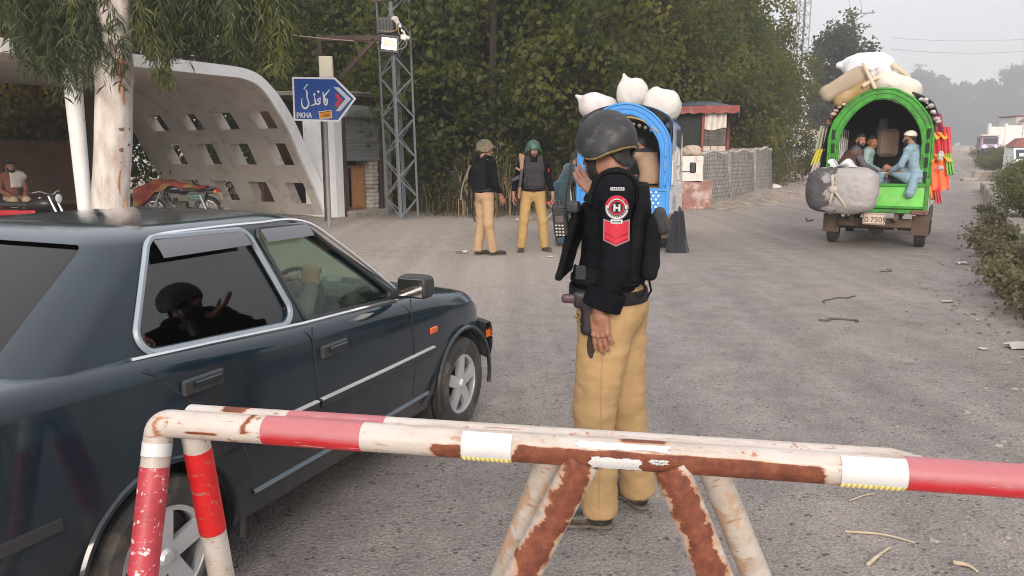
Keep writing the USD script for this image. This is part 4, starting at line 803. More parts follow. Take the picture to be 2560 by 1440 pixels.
RS = [(0, (.07, .03, .02)), (.6, (.14, .05, .03)), (1, (.2, .09, .05))]
shrub('reddish brown bush in front of the white garden wall', W(58.4, -8.1), 81, h=2.0, w=1.5, n=2200, size=.16, leaf=leafM('leaf_red', RS), name='red_bush', cat='bush')
shrub('brown dusty bush on the bank at the end of the tree row', W(52.5, -8.0), 82, h=1.7, w=1.5, n=2400, size=.14, leaf=leafG2, name='brown_bush', cat='bush')
# lattice telecom tower
tw_ = thing('telecom_tower', 'slender lattice telecom tower against the sky above the trees', 'tower', (37.9, 104, 0)); dkm = M('far_steel', (.20, .21, .22), rough=.6, var=.1)
for dx, dy in ((-.9, -.5), (.9, -.5), (0, .9)): part(tw_, 'leg', tube([(dx, dy, 0), (dx, dy, 45)], .075, 6), dkm)
cs = [(-.9, -.5), (.9, -.5), (0, .9)]
for i in range(3):
    ms = [bar((*cs[i], 12+1.5*k), (*cs[(i+1) % 3], 12+1.5*(k+1)), .07) for k in range(21)]+[bar((*cs[(i+1) % 3], 12+1.5*k), (*cs[(i+2) % 3], 12+1.5*k), .06) for k in range(21)]
    part(tw_, 'bracing', ms, dkm)
part(tw_, 'feeder_pole', tube([(.1, -.6, 0), (.1, -.6, 24.5)], .14, 8), M('feeder_dark', (.07, .07, .08), rough=.7))
def pylon(x, y, h, lab, arms, yaw):
    t = thing('power_pole', lab, 'power pole', (x, y, float(terrain(x, y))), yaw)
    for d in (-.22, .22): part(t, 'post', bar((d, 0, -.1), (d, 0, h), .09), dkm)
    part(t, 'rungs', [bar((-.22, 0, h-.6*k), (.22, 0, h-.6*k-.4), .06) for k in range(10)], dkm)
    for z, x0, x1 in arms:
        part(t, 'crossarm', bar((x0, 0, z), (x1, 0, z+.12), .10), dkm)
        for xx in np.linspace(x0+.2, x1-.2, 3): part(t, 'insulator', move(revolve([(0, 0), (.07, 0), (.10, .12), (.05, .18), (.10, .26), (0, .36)], 8), (xx, 0, z+.05)), dkm)
    part(t, 'strut', bar((.2, 0, h-1.0), (1.6, 0, h-.05), .07), dkm)
    return t
pylon(30.6, 72, 14.3, 'steel power pole with crossarms rising behind the tall tree', ((14.1, -.3, 2.2), (12.9, .6, 2.0)), 0)
wire_m = M('wire_dark', (.12, .12, .13), rough=.6)
def wire_line(a, b, sag, lab, r_=.018):
    a, b = V(*a), V(*b); single('overhead_wire', tube([a*(1-t)+b*t+V(0, 0, -sag*4*t*(1-t)) for t in np.linspace(0, 1, 24)], r_, 4), wire_m, lab, 'wire')
wire_line((30.6, 72, 14.5), (24., 60, 19.5), .5, 'wire from the power pole up to the upper left, lower one', .014)
wire_line((31.6, 72, 14.5), (25., 60, 20.3), .5, 'wire from the power pole up to the upper left, upper one', .014)
wire_line((35., 73, 11.2), (62, 78, 13.4), 1.0, 'long thin wire crossing the pale sky at the right, lower one', .013)
wire_line((35., 73, 12.2), (62, 78, 14.2), .8, 'long thin wire crossing the pale sky at the right, upper one', .011)
# ---- the air: a pale evening haze
hzv = usdkit.material(stage, '/World/Looks/haze_air', {'v': ('principled_volume', {'color': (.80, .82, .86), 'density': .0017, 'anisotropy': .2})}, [], volume='v.volume')
hb = trimesh.creation.box((1700, 1700, 62)); hb.apply_translation((0, 0, 29.5))
single('haze', hb, hzv, 'pale evening haze lying over the road and the far trees', 'haze', kind='stuff', smooth=False)
# ================================================================== dark saloon car passing on the left
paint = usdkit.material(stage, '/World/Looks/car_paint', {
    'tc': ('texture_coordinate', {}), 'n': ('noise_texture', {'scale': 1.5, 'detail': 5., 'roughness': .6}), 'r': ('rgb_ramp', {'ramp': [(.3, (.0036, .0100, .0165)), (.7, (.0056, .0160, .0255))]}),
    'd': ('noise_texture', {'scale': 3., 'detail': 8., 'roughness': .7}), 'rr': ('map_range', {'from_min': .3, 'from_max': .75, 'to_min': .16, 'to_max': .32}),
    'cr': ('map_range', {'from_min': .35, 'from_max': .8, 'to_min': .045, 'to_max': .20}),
    'sep': ('separate_xyz', {}), 'dz': ('map_range', {'from_min': .72, 'from_max': .22, 'to_min': 0., 'to_max': .42, 'clamp': True}), 'dm': ('math', {'math_type': 'multiply'}), 'dmx': ('mix_color', {'b': (.115, .078, .050)}), 'dc': ('map_range', {'from_min': 0., 'from_max': .4, 'to_min': 1., 'to_max': .35, 'clamp': True}),  # lower body browned: part road dust, part warm reflection painted into the colour
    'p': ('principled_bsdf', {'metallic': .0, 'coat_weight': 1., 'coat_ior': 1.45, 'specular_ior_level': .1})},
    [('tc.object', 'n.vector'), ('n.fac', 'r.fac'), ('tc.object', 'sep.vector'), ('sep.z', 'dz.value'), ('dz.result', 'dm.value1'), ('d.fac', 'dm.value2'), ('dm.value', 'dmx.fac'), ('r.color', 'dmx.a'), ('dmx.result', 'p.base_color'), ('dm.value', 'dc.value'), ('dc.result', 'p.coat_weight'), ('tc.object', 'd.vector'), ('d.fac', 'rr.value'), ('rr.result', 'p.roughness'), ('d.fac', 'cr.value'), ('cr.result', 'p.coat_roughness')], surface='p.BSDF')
blackpl = M('black_plastic', (.022, .022, .024), rough=.5, var=.2, scale=9.)
blackrub = M('black_rubber', (.028, .027, .026), rough=.75, var=.25, scale=12., dirt=(.10, .085, .07), dirt_amt=.3)
chrome = M('bright_trim', (.60, .61, .63), rough=.22, metal=.85, var=.08)
trimgrey = M('grey_trim', (.24, .28, .32), rough=.4, metal=.2, var=.08)
alloy = M('alloy_rim', (.52, .53, .55), rough=.35, metal=.6, var=.12, scale=7., dirt=(.3, .27, .24), dirt_amt=.2)
steel_d = M('dark_metal', (.05, .045, .042), rough=.7, var=.3, metal=.3)
seatm = M('seat_cloth', (.05, .05, .055), rough=.95, var=.25, scale=20.)
glass_clear = glassM('car_glass_clear', (.80, .88, .80), refl=.0)
glass_rear = glassM('car_glass_rear', (.15, .15, .17), refl=.0, rough=.05)
glass_dark = glassM('car_glass_tinted', (.16, .165, .17), refl=.05)
amber = M('amber_lens', (.75, .16, .02), rough=.2, var=.05); orange_l = M('orange_lens', (.62, .10, .03), rough=.25, var=.05)
redlens = M('red_lens', (.35, .01, .01), rough=.2, var=.05); clearlens = M('clear_lens', (.65, .66, .68), rough=.12, var=.05)
CX, CY, CR = -1.16, 2.40, -math.radians(23.7)
CW = .80
car = thing('saloon_car', 'dark blue green saloon car driving past behind the striped barrier', 'car', (CX+CW*-math.cos(CR), CY+CW*-math.sin(CR), 0), CR)
# local: x to the car's right (outer side plane at x = CW), y forward from the rear axle
def interp(s, xs, ys): return np.interp(s, xs, ys)
st = np.unique(np.concatenate([np.linspace(-.96, 2.63, 70), [-.93, -.9, 2.56, 2.6]]))
ZT = ([-.96, -.93, -.88, -.75, -.45, 0, .7, 1.3, 1.5, 1.9, 2.2, 2.40, 2.48, 2.54, 2.60, 2.63], [.62, .80, .95, 1.00, 1.01, 1.0, .955, .935, .925, .90, .865, .825, .79, .66, .60, .54])
HW = ([-.96, -.9, -.8, -.5, 0, 1.4, 2.0, 2.3, 2.45, 2.55, 2.63], [.66, .73, .765, .79, .80, .80, .79, .77, .75, .715, .64])
def gs(x, y, s):
    from scipy.ndimage import gaussian_filter1d
    f = np.interp(np.linspace(-1.1, 2.8, 781), x, y); return np.interp(s, np.linspace(-1.1, 2.8, 781), gaussian_filter1d(f, 5, mode='nearest'))
zt, hw = gs(*ZT, st), gs(*HW, st)
rows = []
for s, T, w in zip(st, zt, hw):
    prof = [(0, .20), (.80, .20), (.93, .24), (.962, .33), (.968, .36), (.992, .46), (1.0, .55), (1.0, .585), (.993, .60), (.995, .68), (.985, .76)]
    zs_ = T-.05; pr = [(a*w, min(z, zs_-.02*(len(prof)-i))) for i, (a, z) in enumerate(prof)]
    pr += [(.975*w, max(pr[-1][1]+.002, zs_-.035)), (.955*w, zs_+.005), (.925*w, T-.022), (.88*w, T-.008), (.75*w, T), (.5*w, T+.010), (0, T+.016)]
    rows.append(pr)
P = A(rows); right = np.stack([P[..., 0], np.broadcast_to(st[:, None], P.shape[:2]), P[..., 1]], -1)
loop = np.concatenate([right, (right*V(-1, 1, 1))[:, -2:0:-1]], 1)
n_ = loop.shape[1]; nS = len(st)
body = grid(np.concatenate([loop, loop[:, :1]], 1))
caps = [trimesh.Trimesh(np.vstack([loop[i], loop[i].mean(0)]), A([[a, (a+1) % n_, n_] if i else [(a+1) % n_, a, n_] for a in range(n_)]), process=False) for i in (0, nS-1)]
bm = trimesh.util.concatenate([body]+caps); bm.merge_vertices(); bm.fix_normals()
Bd = mani(bm)
WB, WR = 2.20, .283
for y in (0, WB):
    for sd in (1, -1):
        cyl = trimesh.creation.cylinder(.335, .30, sections=48); cyl = move(cyl, (sd*(CW-.10), y, .29), ry=math.pi/2); Bd = Bd-mani(cyl)
Bd = Bd-mani(box((0, .55, .85), (1.36, 1.75, .75)))
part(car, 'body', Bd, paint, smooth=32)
for y in (0, WB):                                                    # dark wheel housings and painted arch lips
    for sd in (1, -1):
        a_ = np.linspace(-.25, math.pi+.25, 40)
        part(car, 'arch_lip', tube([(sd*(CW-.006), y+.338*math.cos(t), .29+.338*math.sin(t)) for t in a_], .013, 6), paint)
        part(car, 'wheel_housing', move(revolve([(.10, .0), (.333, .0), (.333, .22), (.328, .22), (.328, .01), (.10, .01)], 40, 'x'), (sd*(CW-.28) if sd > 0 else -CW+.28, y, .29), rz=0 if sd > 0 else math.pi), blackrub)
# greenhouse
def level(u, inset=0., n=10):
    e = u**1.0; sr = -.50+.58*e+inset; sf = 1.72-.67*e-inset; w = .725-.155*e**1.15-inset
    if u > .9: k = (u-.9)/.1; r = .10*(1-math.sqrt(max(0, 1-k*k))); w -= r; sr += r*1.2; sf -= r*1.2
    r = .17-inset*.5; pts = []
    for cx, cy, a0 in ((w-r, sf-r, 0), (-w+r, sf-r, 90), (-w+r, sr+r, 180), (w-r, sr+r, 270)):
        for t in np.linspace(0, 90, n): pts.append((cx+r*math.cos(math.radians(a0+t)), cy+r*math.sin(math.radians(a0+t))))
    z = .93+.455*u-inset*.8 if u > .01 else .90+(.0 if inset == 0 else -.02); return A([(x, y, z+.018*(1-(x/.6)**2)*max(0, (u-.9)/.1)) for x, y in pts])
def green(inset):
    us = np.concatenate([[0.], np.linspace(.04, .9, 8), .9+.1*np.sin(np.linspace(.15, math.pi/2, 7))]); L_ = A([level(u, inset) for u in us]); n = L_.shape[1]
    m = grid(np.concatenate([L_, L_[:, :1]], 1)); tops = [trimesh.Trimesh(np.vstack([L_[i], L_[i].mean(0)+V(0, 0, .016 if i else 0)]), A([[a, (a+1) % n, n] if i else [(a+1) % n, a, n] for a in range(n)]), process=False) for i in (0, len(us)-1)]
    m = trimesh.util.concatenate([m]+tops); m.merge_vertices(); m.fix_normals(); return mani(m)
Go, Gi = green(0.), green(.035)
rnd = lambda pts, r=.03: Polygon(pts).buffer(-r).buffer(r, 12)
winR = rnd([(.0, 1.004), (.775, .960), (.655, 1.335), (.195, 1.345)], .05)
winF = rnd([(.852, .953), (1.535, .930), (1.02, 1.325), (.722, 1.335)], .02)
backw = rnd([(-.55, 1.02), (.55, 1.02), (.46, 1.345), (-.46, 1.345)], .04); frontw = rnd([(-.62, .95), (.62, .95), (.50, 1.345), (-.50, 1.345)], .04)
cuts = {('rear_side_window', 1): mani(prism(winR, .8, 'x', .35)), ('rear_side_window', -1): mani(prism(winR, .8, 'x', -1.15)), ('front_side_window', 1): mani(prism(winF, .8, 'x', .35)), ('front_side_window', -1): mani(prism(winF, .8, 'x', -1.15)),
        ('rear_window', 0): mani(prism(backw, .82, 'y', -.7)), ('windscreen', 0): mani(prism(frontw, .9, 'y', .97))}
fr = Go-Gi
for c in cuts.values(): fr = fr-c
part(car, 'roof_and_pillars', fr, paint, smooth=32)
G1_, G2_ = green(.010), green(.016)
for (nm, sd), c in cuts.items():
    part(car, nm, (G1_-G2_) ^ c, glass_clear if nm in ('front_side_window', 'windscreen') else glass_rear if nm == 'rear_window' else glass_dark, smooth=32)
def on_green(y, z, off=.0):      # point on the right side of the greenhouse
    u = (z-.93)/.455; w = .725-.155*max(u, 0)**1.15
    if u > .9: k = min(1, (u-.9)/.1); w -= .10*(1-math.sqrt(max(0, 1-k*k)))
    return V(w+off, y, z)
for sd in (1, -1):
    f = lambda pts, off, r: tube([on_green(y, z, off)*V(sd, 1, 1) for y, z in pts], r, 6)
    wr = np.array(winR.buffer(.012).exterior.coords); part(car, 'window_frame', f(wr, .003, .0125), trimgrey)
    wf = np.array(winF.buffer(.010).exterior.coords); part(car, 'window_frame', f(wf, .003, .010), blackpl)
    part(car, 'belt_trim', f([(-.03, .985), (.3, .968), (.8, .937), (1.56, .912)], .008, .009), chrome)
    part(car, 'drip_rail', f(smoothpath([(.17, 1.335), (.24, 1.362), (.45, 1.366), (.75, 1.364), (1.02, 1.352), (1.22, 1.235), (1.60, .935)], 40), .004, .008), chrome if sd else blackpl)
    for ya, yb in ((0.21, .64), (.74, 1.04)):
        g = A([[on_green(y, 1.348-.06*t, .006+.022*math.sin(t*1.4))*V(sd, 1, 1) for t in np.linspace(0, 1, 5)] for y in np.linspace(ya, yb, 14)])
        part(car, 'rain_deflector', sheet(g, .004), M('smoked_acrylic', (.10, .10, .115), rough=.15, var=.1), smooth=True)
    # mouldings, handles, shut lines, lamps
    sx = lambda y, z: float(np.interp(y, st, hw))*float(np.interp(z, [.33, .36, .46, .55, .6, .68, .76, .95], [.962, .968, .992, 1.0, .994, .995, .985, .97]))
    strip = lambda y0, y1, z, w, d, mat, nm, n=30: part(car, nm, hull_strip(y0, y1, z, w, d, sd, sx, n), mat)
    def hull_strip(y0, y1, z, w, d, sd, sx, n):
        ys = np.linspace(y0, y1, n); R_ = A([[(sd*(sx(y, z)+dx), y, z+dz) for dx, dz in ((-.006, -w/2), (d, -w/2+.004), (d, w/2-.004), (-.006, w/2), (-.006, -w/2))] for y in ys]); return grid(R_)
    for a, b in ((.37, .805), (.825, 1.83)): strip(a, b, .585, .040, .012, blackpl, 'side_moulding'); strip(a, b, .602, .013, .018, M('moulding_bright', (.42, .42, .44), rough=.4, var=.15), 'moulding_strip')
    strip(-.72, -.37, .585, .040, .012, blackpl, 'side_moulding'); strip(.42, 1.80, .345, .022, .010, M('sill_strip', (.20, .25, .30), rough=.3, metal=.5), 'sill_strip')
    strip(2.56-.02, 2.56, .6, .01, .01, blackpl, 'moulding_strip')
    for y in (.815, 1.62):
        part(car, 'shut_line', grid(A([[(sd*(sx(y, z)+.0015), y+dy-.0, z) for z in np.linspace(.38, .925, 16)] for dy in ((-.0055, .0055) if sd < 0 else (.0055, -.0055))])), blackpl)
    part(car, 'shut_line', grid(A([[(sd*(sx(y, z)+.0015), y+dy, z) for y, z in zip(np.interp(np.linspace(0, 1, 20), [0, .35, .6, 1], [.40, .35, .20, -.02]), np.linspace(.42, .96, 20))] for dy in ((-.004, .004) if sd < 0 else (.004, -.004))])), blackpl)
    for y in (.95, .20):
        hx_ = sx(y, .80 if y > .5 else .84); zc = .80 if y > .5 else .855
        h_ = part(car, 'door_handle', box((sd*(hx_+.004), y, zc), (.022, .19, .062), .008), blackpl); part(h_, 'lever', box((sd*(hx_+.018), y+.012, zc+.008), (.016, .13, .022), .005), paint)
    part(car, 'side_lamp', box((sd*(sx(1.84, .69)+.002), 1.835, .695), (.014, .075, .035), .005), orange_l)
    # mirror
    mr = part(car, 'door_mirror', sdf_mesh(lambda p: su(.03, rbox(p, (sd*.885, 1.50, 1.0), (.085, .055, .058), .03), rc(p, (sd*.72, 1.53, .94), (sd*.85, 1.51, .98), .03, .03)), (sd*.84-.2, 1.3, .84), (sd*.84+.2, 1.68, 1.14), .012), blackpl, smooth=True)
    part(mr, 'mirror_glass', box((sd*.885, 1.443, 1.0), (.14, .006, .09), .01), M('mirror', (.16, .15, .15), rough=.08, metal=1., var=.02))
# bumpers, grille, lamps
def bumper(y0, sgn, zc, h, nm):
    xs = np.linspace(-1, 1, 31); prof = [(-.02, -h/2), (.05, -h/2+.01), (.075, -h*.2), (.075, h*.25), (.045, h/2), (-.02, h/2), (-.02, -h/2)]
    R_ = A([[(x*.80, y0+sgn*(d-.16*abs(x)**4), zc+dz) for d, dz in prof] for x in xs]); m = grid(R_ if sgn > 0 else R_[::-1]); part(car, nm, m, M('bumper_grey', (.035, .036, .04), rough=.35, var=.1), smooth=35)
    part(car, nm+'_strip', [tube([(x*.803, y0+sgn*(.078-.16*abs(x)**4), zc+dz) for x in xs], .008, 5) for dz in (.06, .035, .01)], chrome)
bumper(2.66, 1, .49, .22, 'front_bumper'); bumper(-.93, -1, .50, .22, 'rear_bumper')
for sd in (1, -1):
    part(car, 'bumper_indicator', box((sd*.765, 2.575, .515), (.03, .10, .05), .008), amber)
    part(car, 'headlamp', hull([(sd*x, y, z) for x, y, z in ((.33, 2.555, .63), (.33, 2.53, .77), (.70, 2.49, .63), (.69, 2.46, .76), (.33, 2.4, .7), (.7, 2.38, .7))]), clearlens)
    part(car, 'corner_lamp', hull([(sd*x, y, z) for x, y, z in ((.705, 2.48, .63), (.70, 2.45, .76), (.752, 2.36, .63), (.745, 2.34, .75), (.68, 2.36, .7))]), amber)
    part(car, 'tail_lamp', hull([(sd*x, y, z) for x, y, z in ((.40, -.935, .70), (.40, -.925, .88), (.70, -.905, .70), (.70, -.89, .88), (.755, -.82, .70), (.755, -.80, .87), (.4, -.85, .8))]), redlens)
part(car, 'grille', box((0, 2.50, .70), (.62, .05, .10), .01), blackpl)
part(car, 'boot_seam', tube([(x, -.50+.03*abs(x/.6)**3, 1.022) for x in np.linspace(-.62, .62, 16)], .005, 5), blackpl)
# wheels
def wheel(parent, c, sd, R_=.283, w=.175, rimmat=None, name='wheel', spokes=5):
    wp = unique(parent+'/'+name); x = UsdGeom.Xform.Define(stage, wp); place(x, c, 0 if sd > 0 else math.pi); rr = R_*.66
    prof = [(rr, -w/2), (R_*.86, -w/2-.004), (R_*.97, -w*.42), (R_, -w*.3), (R_, w*.3), (R_*.97, w*.42), (R_*.86, w/2+.004), (rr, w/2), (rr-.012, w*.40), (rr-.012, -w*.40), (rr, -w/2)]
    part(wp, 'tyre', revolve(prof, 56, 'x'), blackrub)
    ring = Point(0, 0).buffer(rr, 32).difference(Point(0, 0).buffer(rr*.86, 32)); sp_ = [ring, Point(0, 0).buffer(rr*.24, 16)]
    for k in range(spokes):
        a = 2*math.pi*k/spokes+.3; c_, s_ = math.cos(a), math.sin(a); t = lambda u, v: (u*c_-v*s_, u*s_+v*c_)
        sp_.append(Polygon([t(0, -rr*.16), t(rr*.95, -rr*.24), t(rr*.95, rr*.13), t(0, rr*.20)]))
    face = prism(shapely.union_all(sp_), .028, 'x', w*.26)
    part(wp, 'rim', [face, revolve([(rr*.99, -w*.4), (rr*.99, w*.44), (rr*.93, w*.44), (rr*.90, w*.1), (rr*.90, -w*.4), (rr*.99, -w*.4)], 40, 'x')], rimmat or alloy, smooth=25)
    part(wp, 'brake_disc', revolve([(0, 0), (rr*.82, 0), (rr*.82, .02), (0, .02)], 32, 'x'), steel_d)
    part(wp, 'hub_cap', revolve([(0, w*.26+.045), (rr*.12, w*.26+.042), (rr*.2, w*.26+.02), (0, w*.26+.02)], 20, 'x'), alloy)
    return wp
for y in (0, WB):
    for sd in (1, -1): wheel(car, (sd*(CW-.105), y, WR), sd)
# cabin
for x in (-.34, .34):
    part(car, 'front_seat', [box((x, .92, .55), (.46, .5, .14), .05), box((x, .62, .82), (.46, .15, .55), .05, rx=-.25), box((x, .54, 1.12), (.24, .09, .15), .04, rx=-.2)], seatm)
part(car, 'rear_seat', [box((0, .12, .58), (1.25, .5, .14), .05), box((0, -.18, .84), (1.25, .15, .5), .05, rx=-.3)], seatm)
part(car, 'parcel_shelf', box((0, -.30, .98), (1.2, .30, .03), .01), seatm)
part(car, 'dashboard', [box((0, 1.50, .86), (1.34, .30, .20), .06), box((.34, 1.40, .95), (.4, .16, .06), .03)], blackpl)
sw = [(.34+.175*math.cos(t), 1.22+.07*math.sin(t), .92+.165*math.sin(t)) for t in np.linspace(0, 2*math.pi, 33)]
part(car, 'steering_wheel', [tube(sw, .013, 8, False), tube([(.34, 1.42, .86), (.34, 1.23, .92)], .03, 8), bar((.19, 1.22, .92), (.49, 1.22, .92), .03, .012)], blackpl)
part(car, 'underbody', box((0, .85, .235), (1.2, 3.0, .06)), steel_d)
part(car, 'exhaust', tube([(.3, -.5, .22), (.3, -.98, .22)], .022, 10), steel_d)
# ================================================================== the red and white pipe barrier in front
def barrier_paint(name, base, chips, rust_boxes=(), top_fade=None, chip_amt=.235):
    """enamel on pipe: chips and scuffs by noise; rust where the paint has come off, in bands given along (x) and round (z) the pipe"""
    N = {'tc': ('texture_coordinate', {}), 'sep': ('separate_xyz', {}), 'n': ('noise_texture', {'scale': 9., 'detail': 10., 'roughness': .68}), 'n2': ('noise_texture', {'scale': 26., 'detail': 6., 'roughness': .7}), 'map': ('mapping', {'scale': (.55, 1., 1.6)}),
         'grime': ('rgb_ramp', {'ramp': [(.28, A(base)*V(.62, .52, .43)), (.43, A(base)*V(.86, .80, .74)), (.56, A(base)*V(.97, .95, .93)), (.75, base)]}),
         'ch': ('rgb_ramp', {'ramp': [(.5+chip_amt*.5, (0, 0, 0)), (.5+chip_amt*.5+.03, (1, 1, 1))]}), 'm1': ('mix_color', {}),
         'scm': ('mapping', {'scale': (.12, 1., 1.)}), 'scn': ('noise_texture', {'scale': 60., 'detail': 6., 'roughness': .65}), 'scr': ('rgb_ramp', {'ramp': [(.60, (0, 0, 0)), (.66, (.8, .8, .8))]}), 'msc': ('mix_color', {'b': tuple(A(chips[1])*1.1)}),
     'chc': ('rgb_ramp', {'ramp': [(.35, chips[0]), (.65, chips[1])]}),
         'rust': ('rgb_ramp', {'ramp': [(.34, (.060, .016, .010)), (.48, (.135, .036, .018)), (.58, (.19, .058, .026)), (.70, (.30, .12, .05))]}),
         'b': ('bump', {'strength': .5, 'distance': .003}), 'p': ('principled_bsdf', {'roughness': .45})}
    L = [('tc.object', 'sep.vector'), ('tc.object', 'map.vector'), ('map.vector', 'n.vector'), ('tc.object', 'n2.vector'), ('n.fac', 'grime.fac'), ('n2.fac', 'ch.fac'), ('grime.color', 'm1.a'), ('n.fac', 'chc.fac'), ('chc.color', 'm1.b'), ('ch.color', 'm1.fac')]
    L += [('tc.object', 'scm.vector'), ('scm.vector', 'scn.vector'), ('scn.fac', 'scr.fac'), ('scr.color', 'msc.fac'), ('m1.result', 'msc.a')]; cur = 'msc.result'
    if top_fade:
        N['tf'] = ('map_range', {'from_min': top_fade[1], 'from_max': top_fade[2], 'to_min': 0., 'to_max': .85, 'clamp': True}); N['tfm'] = ('mix_color', {'b': top_fade[0]})
        N['tfn'] = ('math', {'math_type': 'multiply_add', 'value2': .03}); L += [('n.fac', 'tfn.value1'), ('sep.z', 'tfn.value3'), ('tfn.value', 'tf.value'), ('tf.result', 'tfm.fac'), (cur, 'tfm.a')]; cur = 'tfm.result'
    prev = None
    for i, (x0, x1, z0, z1, soft) in enumerate(rust_boxes):
        ms = []
        for ax, a, b in (('x', x0, x1), ('z', z0, z1)):
            N[f'w{i}{ax}'] = ('math', {'math_type': 'multiply_add', 'value2': .10 if ax == 'x' else soft}); L += [('n.fac', f'w{i}{ax}.value1'), (f'sep.{ax}', f'w{i}{ax}.value3')]
            off = .05 if ax == 'x' else soft*.5; e = .014 if ax == 'x' else .0042
            for side, lo_, hi_ in (('a', a+off-e, a+off+e), ('b', b+off+e, b+off-e)):
                N[f'k{i}{ax}{side}'] = ('map_range', {'from_min': lo_, 'from_max': hi_, 'to_min': 0., 'to_max': 1., 'clamp': True}); L.append((f'w{i}{ax}.value', f'k{i}{ax}{side}.value')); ms.append(f'k{i}{ax}{side}.result')
        last = ms[0]
        for j, m_ in enumerate(ms[1:]):
            N[f'q{i}{j}'] = ('math', {'math_type': 'multiply'}); L += [(last, f'q{i}{j}.value1'), (m_, f'q{i}{j}.value2')]; last = f'q{i}{j}.value'
        if prev:
            N[f'u{i}'] = ('math', {'math_type': 'maximum'}); L += [(prev, f'u{i}.value1'), (last, f'u{i}.value2')]; last = f'u{i}.value'
        prev = last
    if prev:
        N['hal'] = ('rgb_ramp', {'ramp': [(.25, (0, 0, 0)), (.5, (.75, .75, .75)), (.7, (.75, .75, .75))]}); N['mh'] = ('mix_color', {'b': (.40, .20, .085)}); N['mr'] = ('mix_color', {})
        N['rmx'] = ('mix_float', {'fac': .6}); N['hard'] = ('rgb_ramp', {'ramp': [(.50, (0, 0, 0)), (.66, (1, 1, 1))]})
        L += [(prev, 'hal.fac'), ('hal.color', 'mh.fac'), (cur, 'mh.a'), (prev, 'hard.fac'), ('hard.color', 'mr.fac'), ('mh.result', 'mr.a'), ('rmx.result', 'rust.fac'), ('rust.color', 'mr.b'), ('n.fac', 'rmx.a'), ('n2.fac', 'rmx.b')]; cur = 'mr.result'
        N['rgh'] = ('map_range', {'to_min': .42, 'to_max': .85}); L += [(prev, 'rgh.value'), ('rgh.result', 'p.roughness')]
    L += [(cur, 'p.base_color'), ('n2.fac', 'b.height'), ('b.normal', 'p.normal')]
    return usdkit.material(stage, '/World/Looks/'+name, N, L, surface='p.BSDF')
PW = (.475, .435, .41)
CH = [(.40, .20, .10), (.26, .10, .05)]
LA, LB = V(-1.012, 2.07, .895), V(1.62, 1.60, .905); dv = LB-LA; LL = np.linalg.norm(dv); yawB = math.atan2(dv[1], dv[0])
bar_t = thing('road_barrier', 'red and white striped steel pipe barrier, rusty in the middle', 'barrier', LA, yawB)
# local: x along the rail from its left end, y away from the viewer
PR = .0392
mw = barrier_paint('pipe_white', PW, CH, ((1.035, 1.80, -.052, .019, .026), (.82, .90, -.050, .010, .020), (.11, .215, -.013, -.004, .006), (1.30, 1.42, .036, .045, .008), (.02, .035, -.03, .03, .01), (.29, .31, .0, .05, .02)))
mred = barrier_paint('pipe_red', (.46, .018, .025), [(.58, .46, .44), (.50, .42, .40)], (), ((.36, .13, .145), .004, .022), .42)
mred2 = barrier_paint('pipe_red_bright', (.56, .012, .015), [(.35, .28, .26), (.22, .14, .12)], (), None, .5)
mred3 = barrier_paint('pipe_red_faded', (.40, .045, .065), [(.66, .60, .58), (.60, .54, .52)], (), None, .17)
mw2 = barrier_paint('pipe_white_dusty', (.50, .465, .44), CH, (), None, .34)
band = lambda x0, x1, r=PR, n=30: tube([(x, 0, 0) for x in (x0, x0+.001, x1-.001, x1)], [r-.001, r, r, r-.001], n)
# the rail bends into the front end leg
el = [(LL, 0, 0), (.12, 0, 0), (.045, 0, 0)]+[(.04-.04*math.sin(a), 0, -.04*(1-math.cos(a))) for a in np.linspace(.2, math.pi/2, 8)]+[(-.0, -.004, -.055)]
part(bar_t, 'front_rail', tube(el, PR, 36), mw, smooth=True)
part(bar_t, 'red_band', band(.335, .62, PR+.0012), mred, smooth=True); part(bar_t, 'red_band', band(1.985, LL+.01, PR+.0012), mred, smooth=True)
# reflective tape: yellowish beaded below, whiter in front
tapeW = M('tape_white', (.53, .53, .54), rough=.35, var=.05, scale=20.); tapeY = M('tape_yellow', (.62, .52, .14), rough=.3, var=.2, scale=50.)
def tape(x0, x1, nm='reflective_tape'):
    a = np.linspace(-.55, 1.25, 16); g = A([[(x, -(PR+.0022)*math.cos(t), (PR+.0022)*math.sin(t)) for t in a] for x in (x0, x0+.003, (x0+x1)/2, x1-.003, x1)]); tp_ = part(bar_t, nm, sheet(g, .0012), tapeW, smooth=True)
    a = np.linspace(-1.0, -.55, 7); g = A([[(x, -(PR+.0024)*math.cos(t), (PR+.0024)*math.sin(t)) for t in a] for x in np.linspace(x0, x1, 4)]); part(tp_, 'yellow_edge', sheet(g, .0012), tapeY, smooth=True)
    bd = [move(trimesh.creation.icosphere(1, .0042), (x, -(PR+.001)*math.cos(t), (PR+.001)*math.sin(t))) for x in np.arange(x0+.006, x1-.004, .0125) for t in (-.64, -.80, -.94)]; part(tp_, 'glass_beads', bd, M('tape_beads', (.72, .62, .24), rough=.25, var=.1), smooth=True, kind='stuff')
tape(.90, 1.032); tape(1.835, 1.982)
rT = np.random.default_rng(8)
def torn(x0, x1, a0, a1, seed):          # scraps of old tape left on the rusty stretch
    r = np.random.default_rng(seed); n = 14; top = a1+.12*(r.random(n)-.5); bot = a0+.16*(r.random(n)-.5)
    g = A([[(x+.006*math.sin(k*3+t*9), -(PR+.0026)*math.cos(b+(tp2-b)*t), (PR+.0026)*math.sin(b+(tp2-b)*t)) for t in np.linspace(0, 1, 7)] for k, (x, b, tp2) in enumerate(zip(np.linspace(x0, x1, n), bot, top))])
    part(bar_t, 'tape_scrap', sheet(g, .001), tapeW, smooth=True)
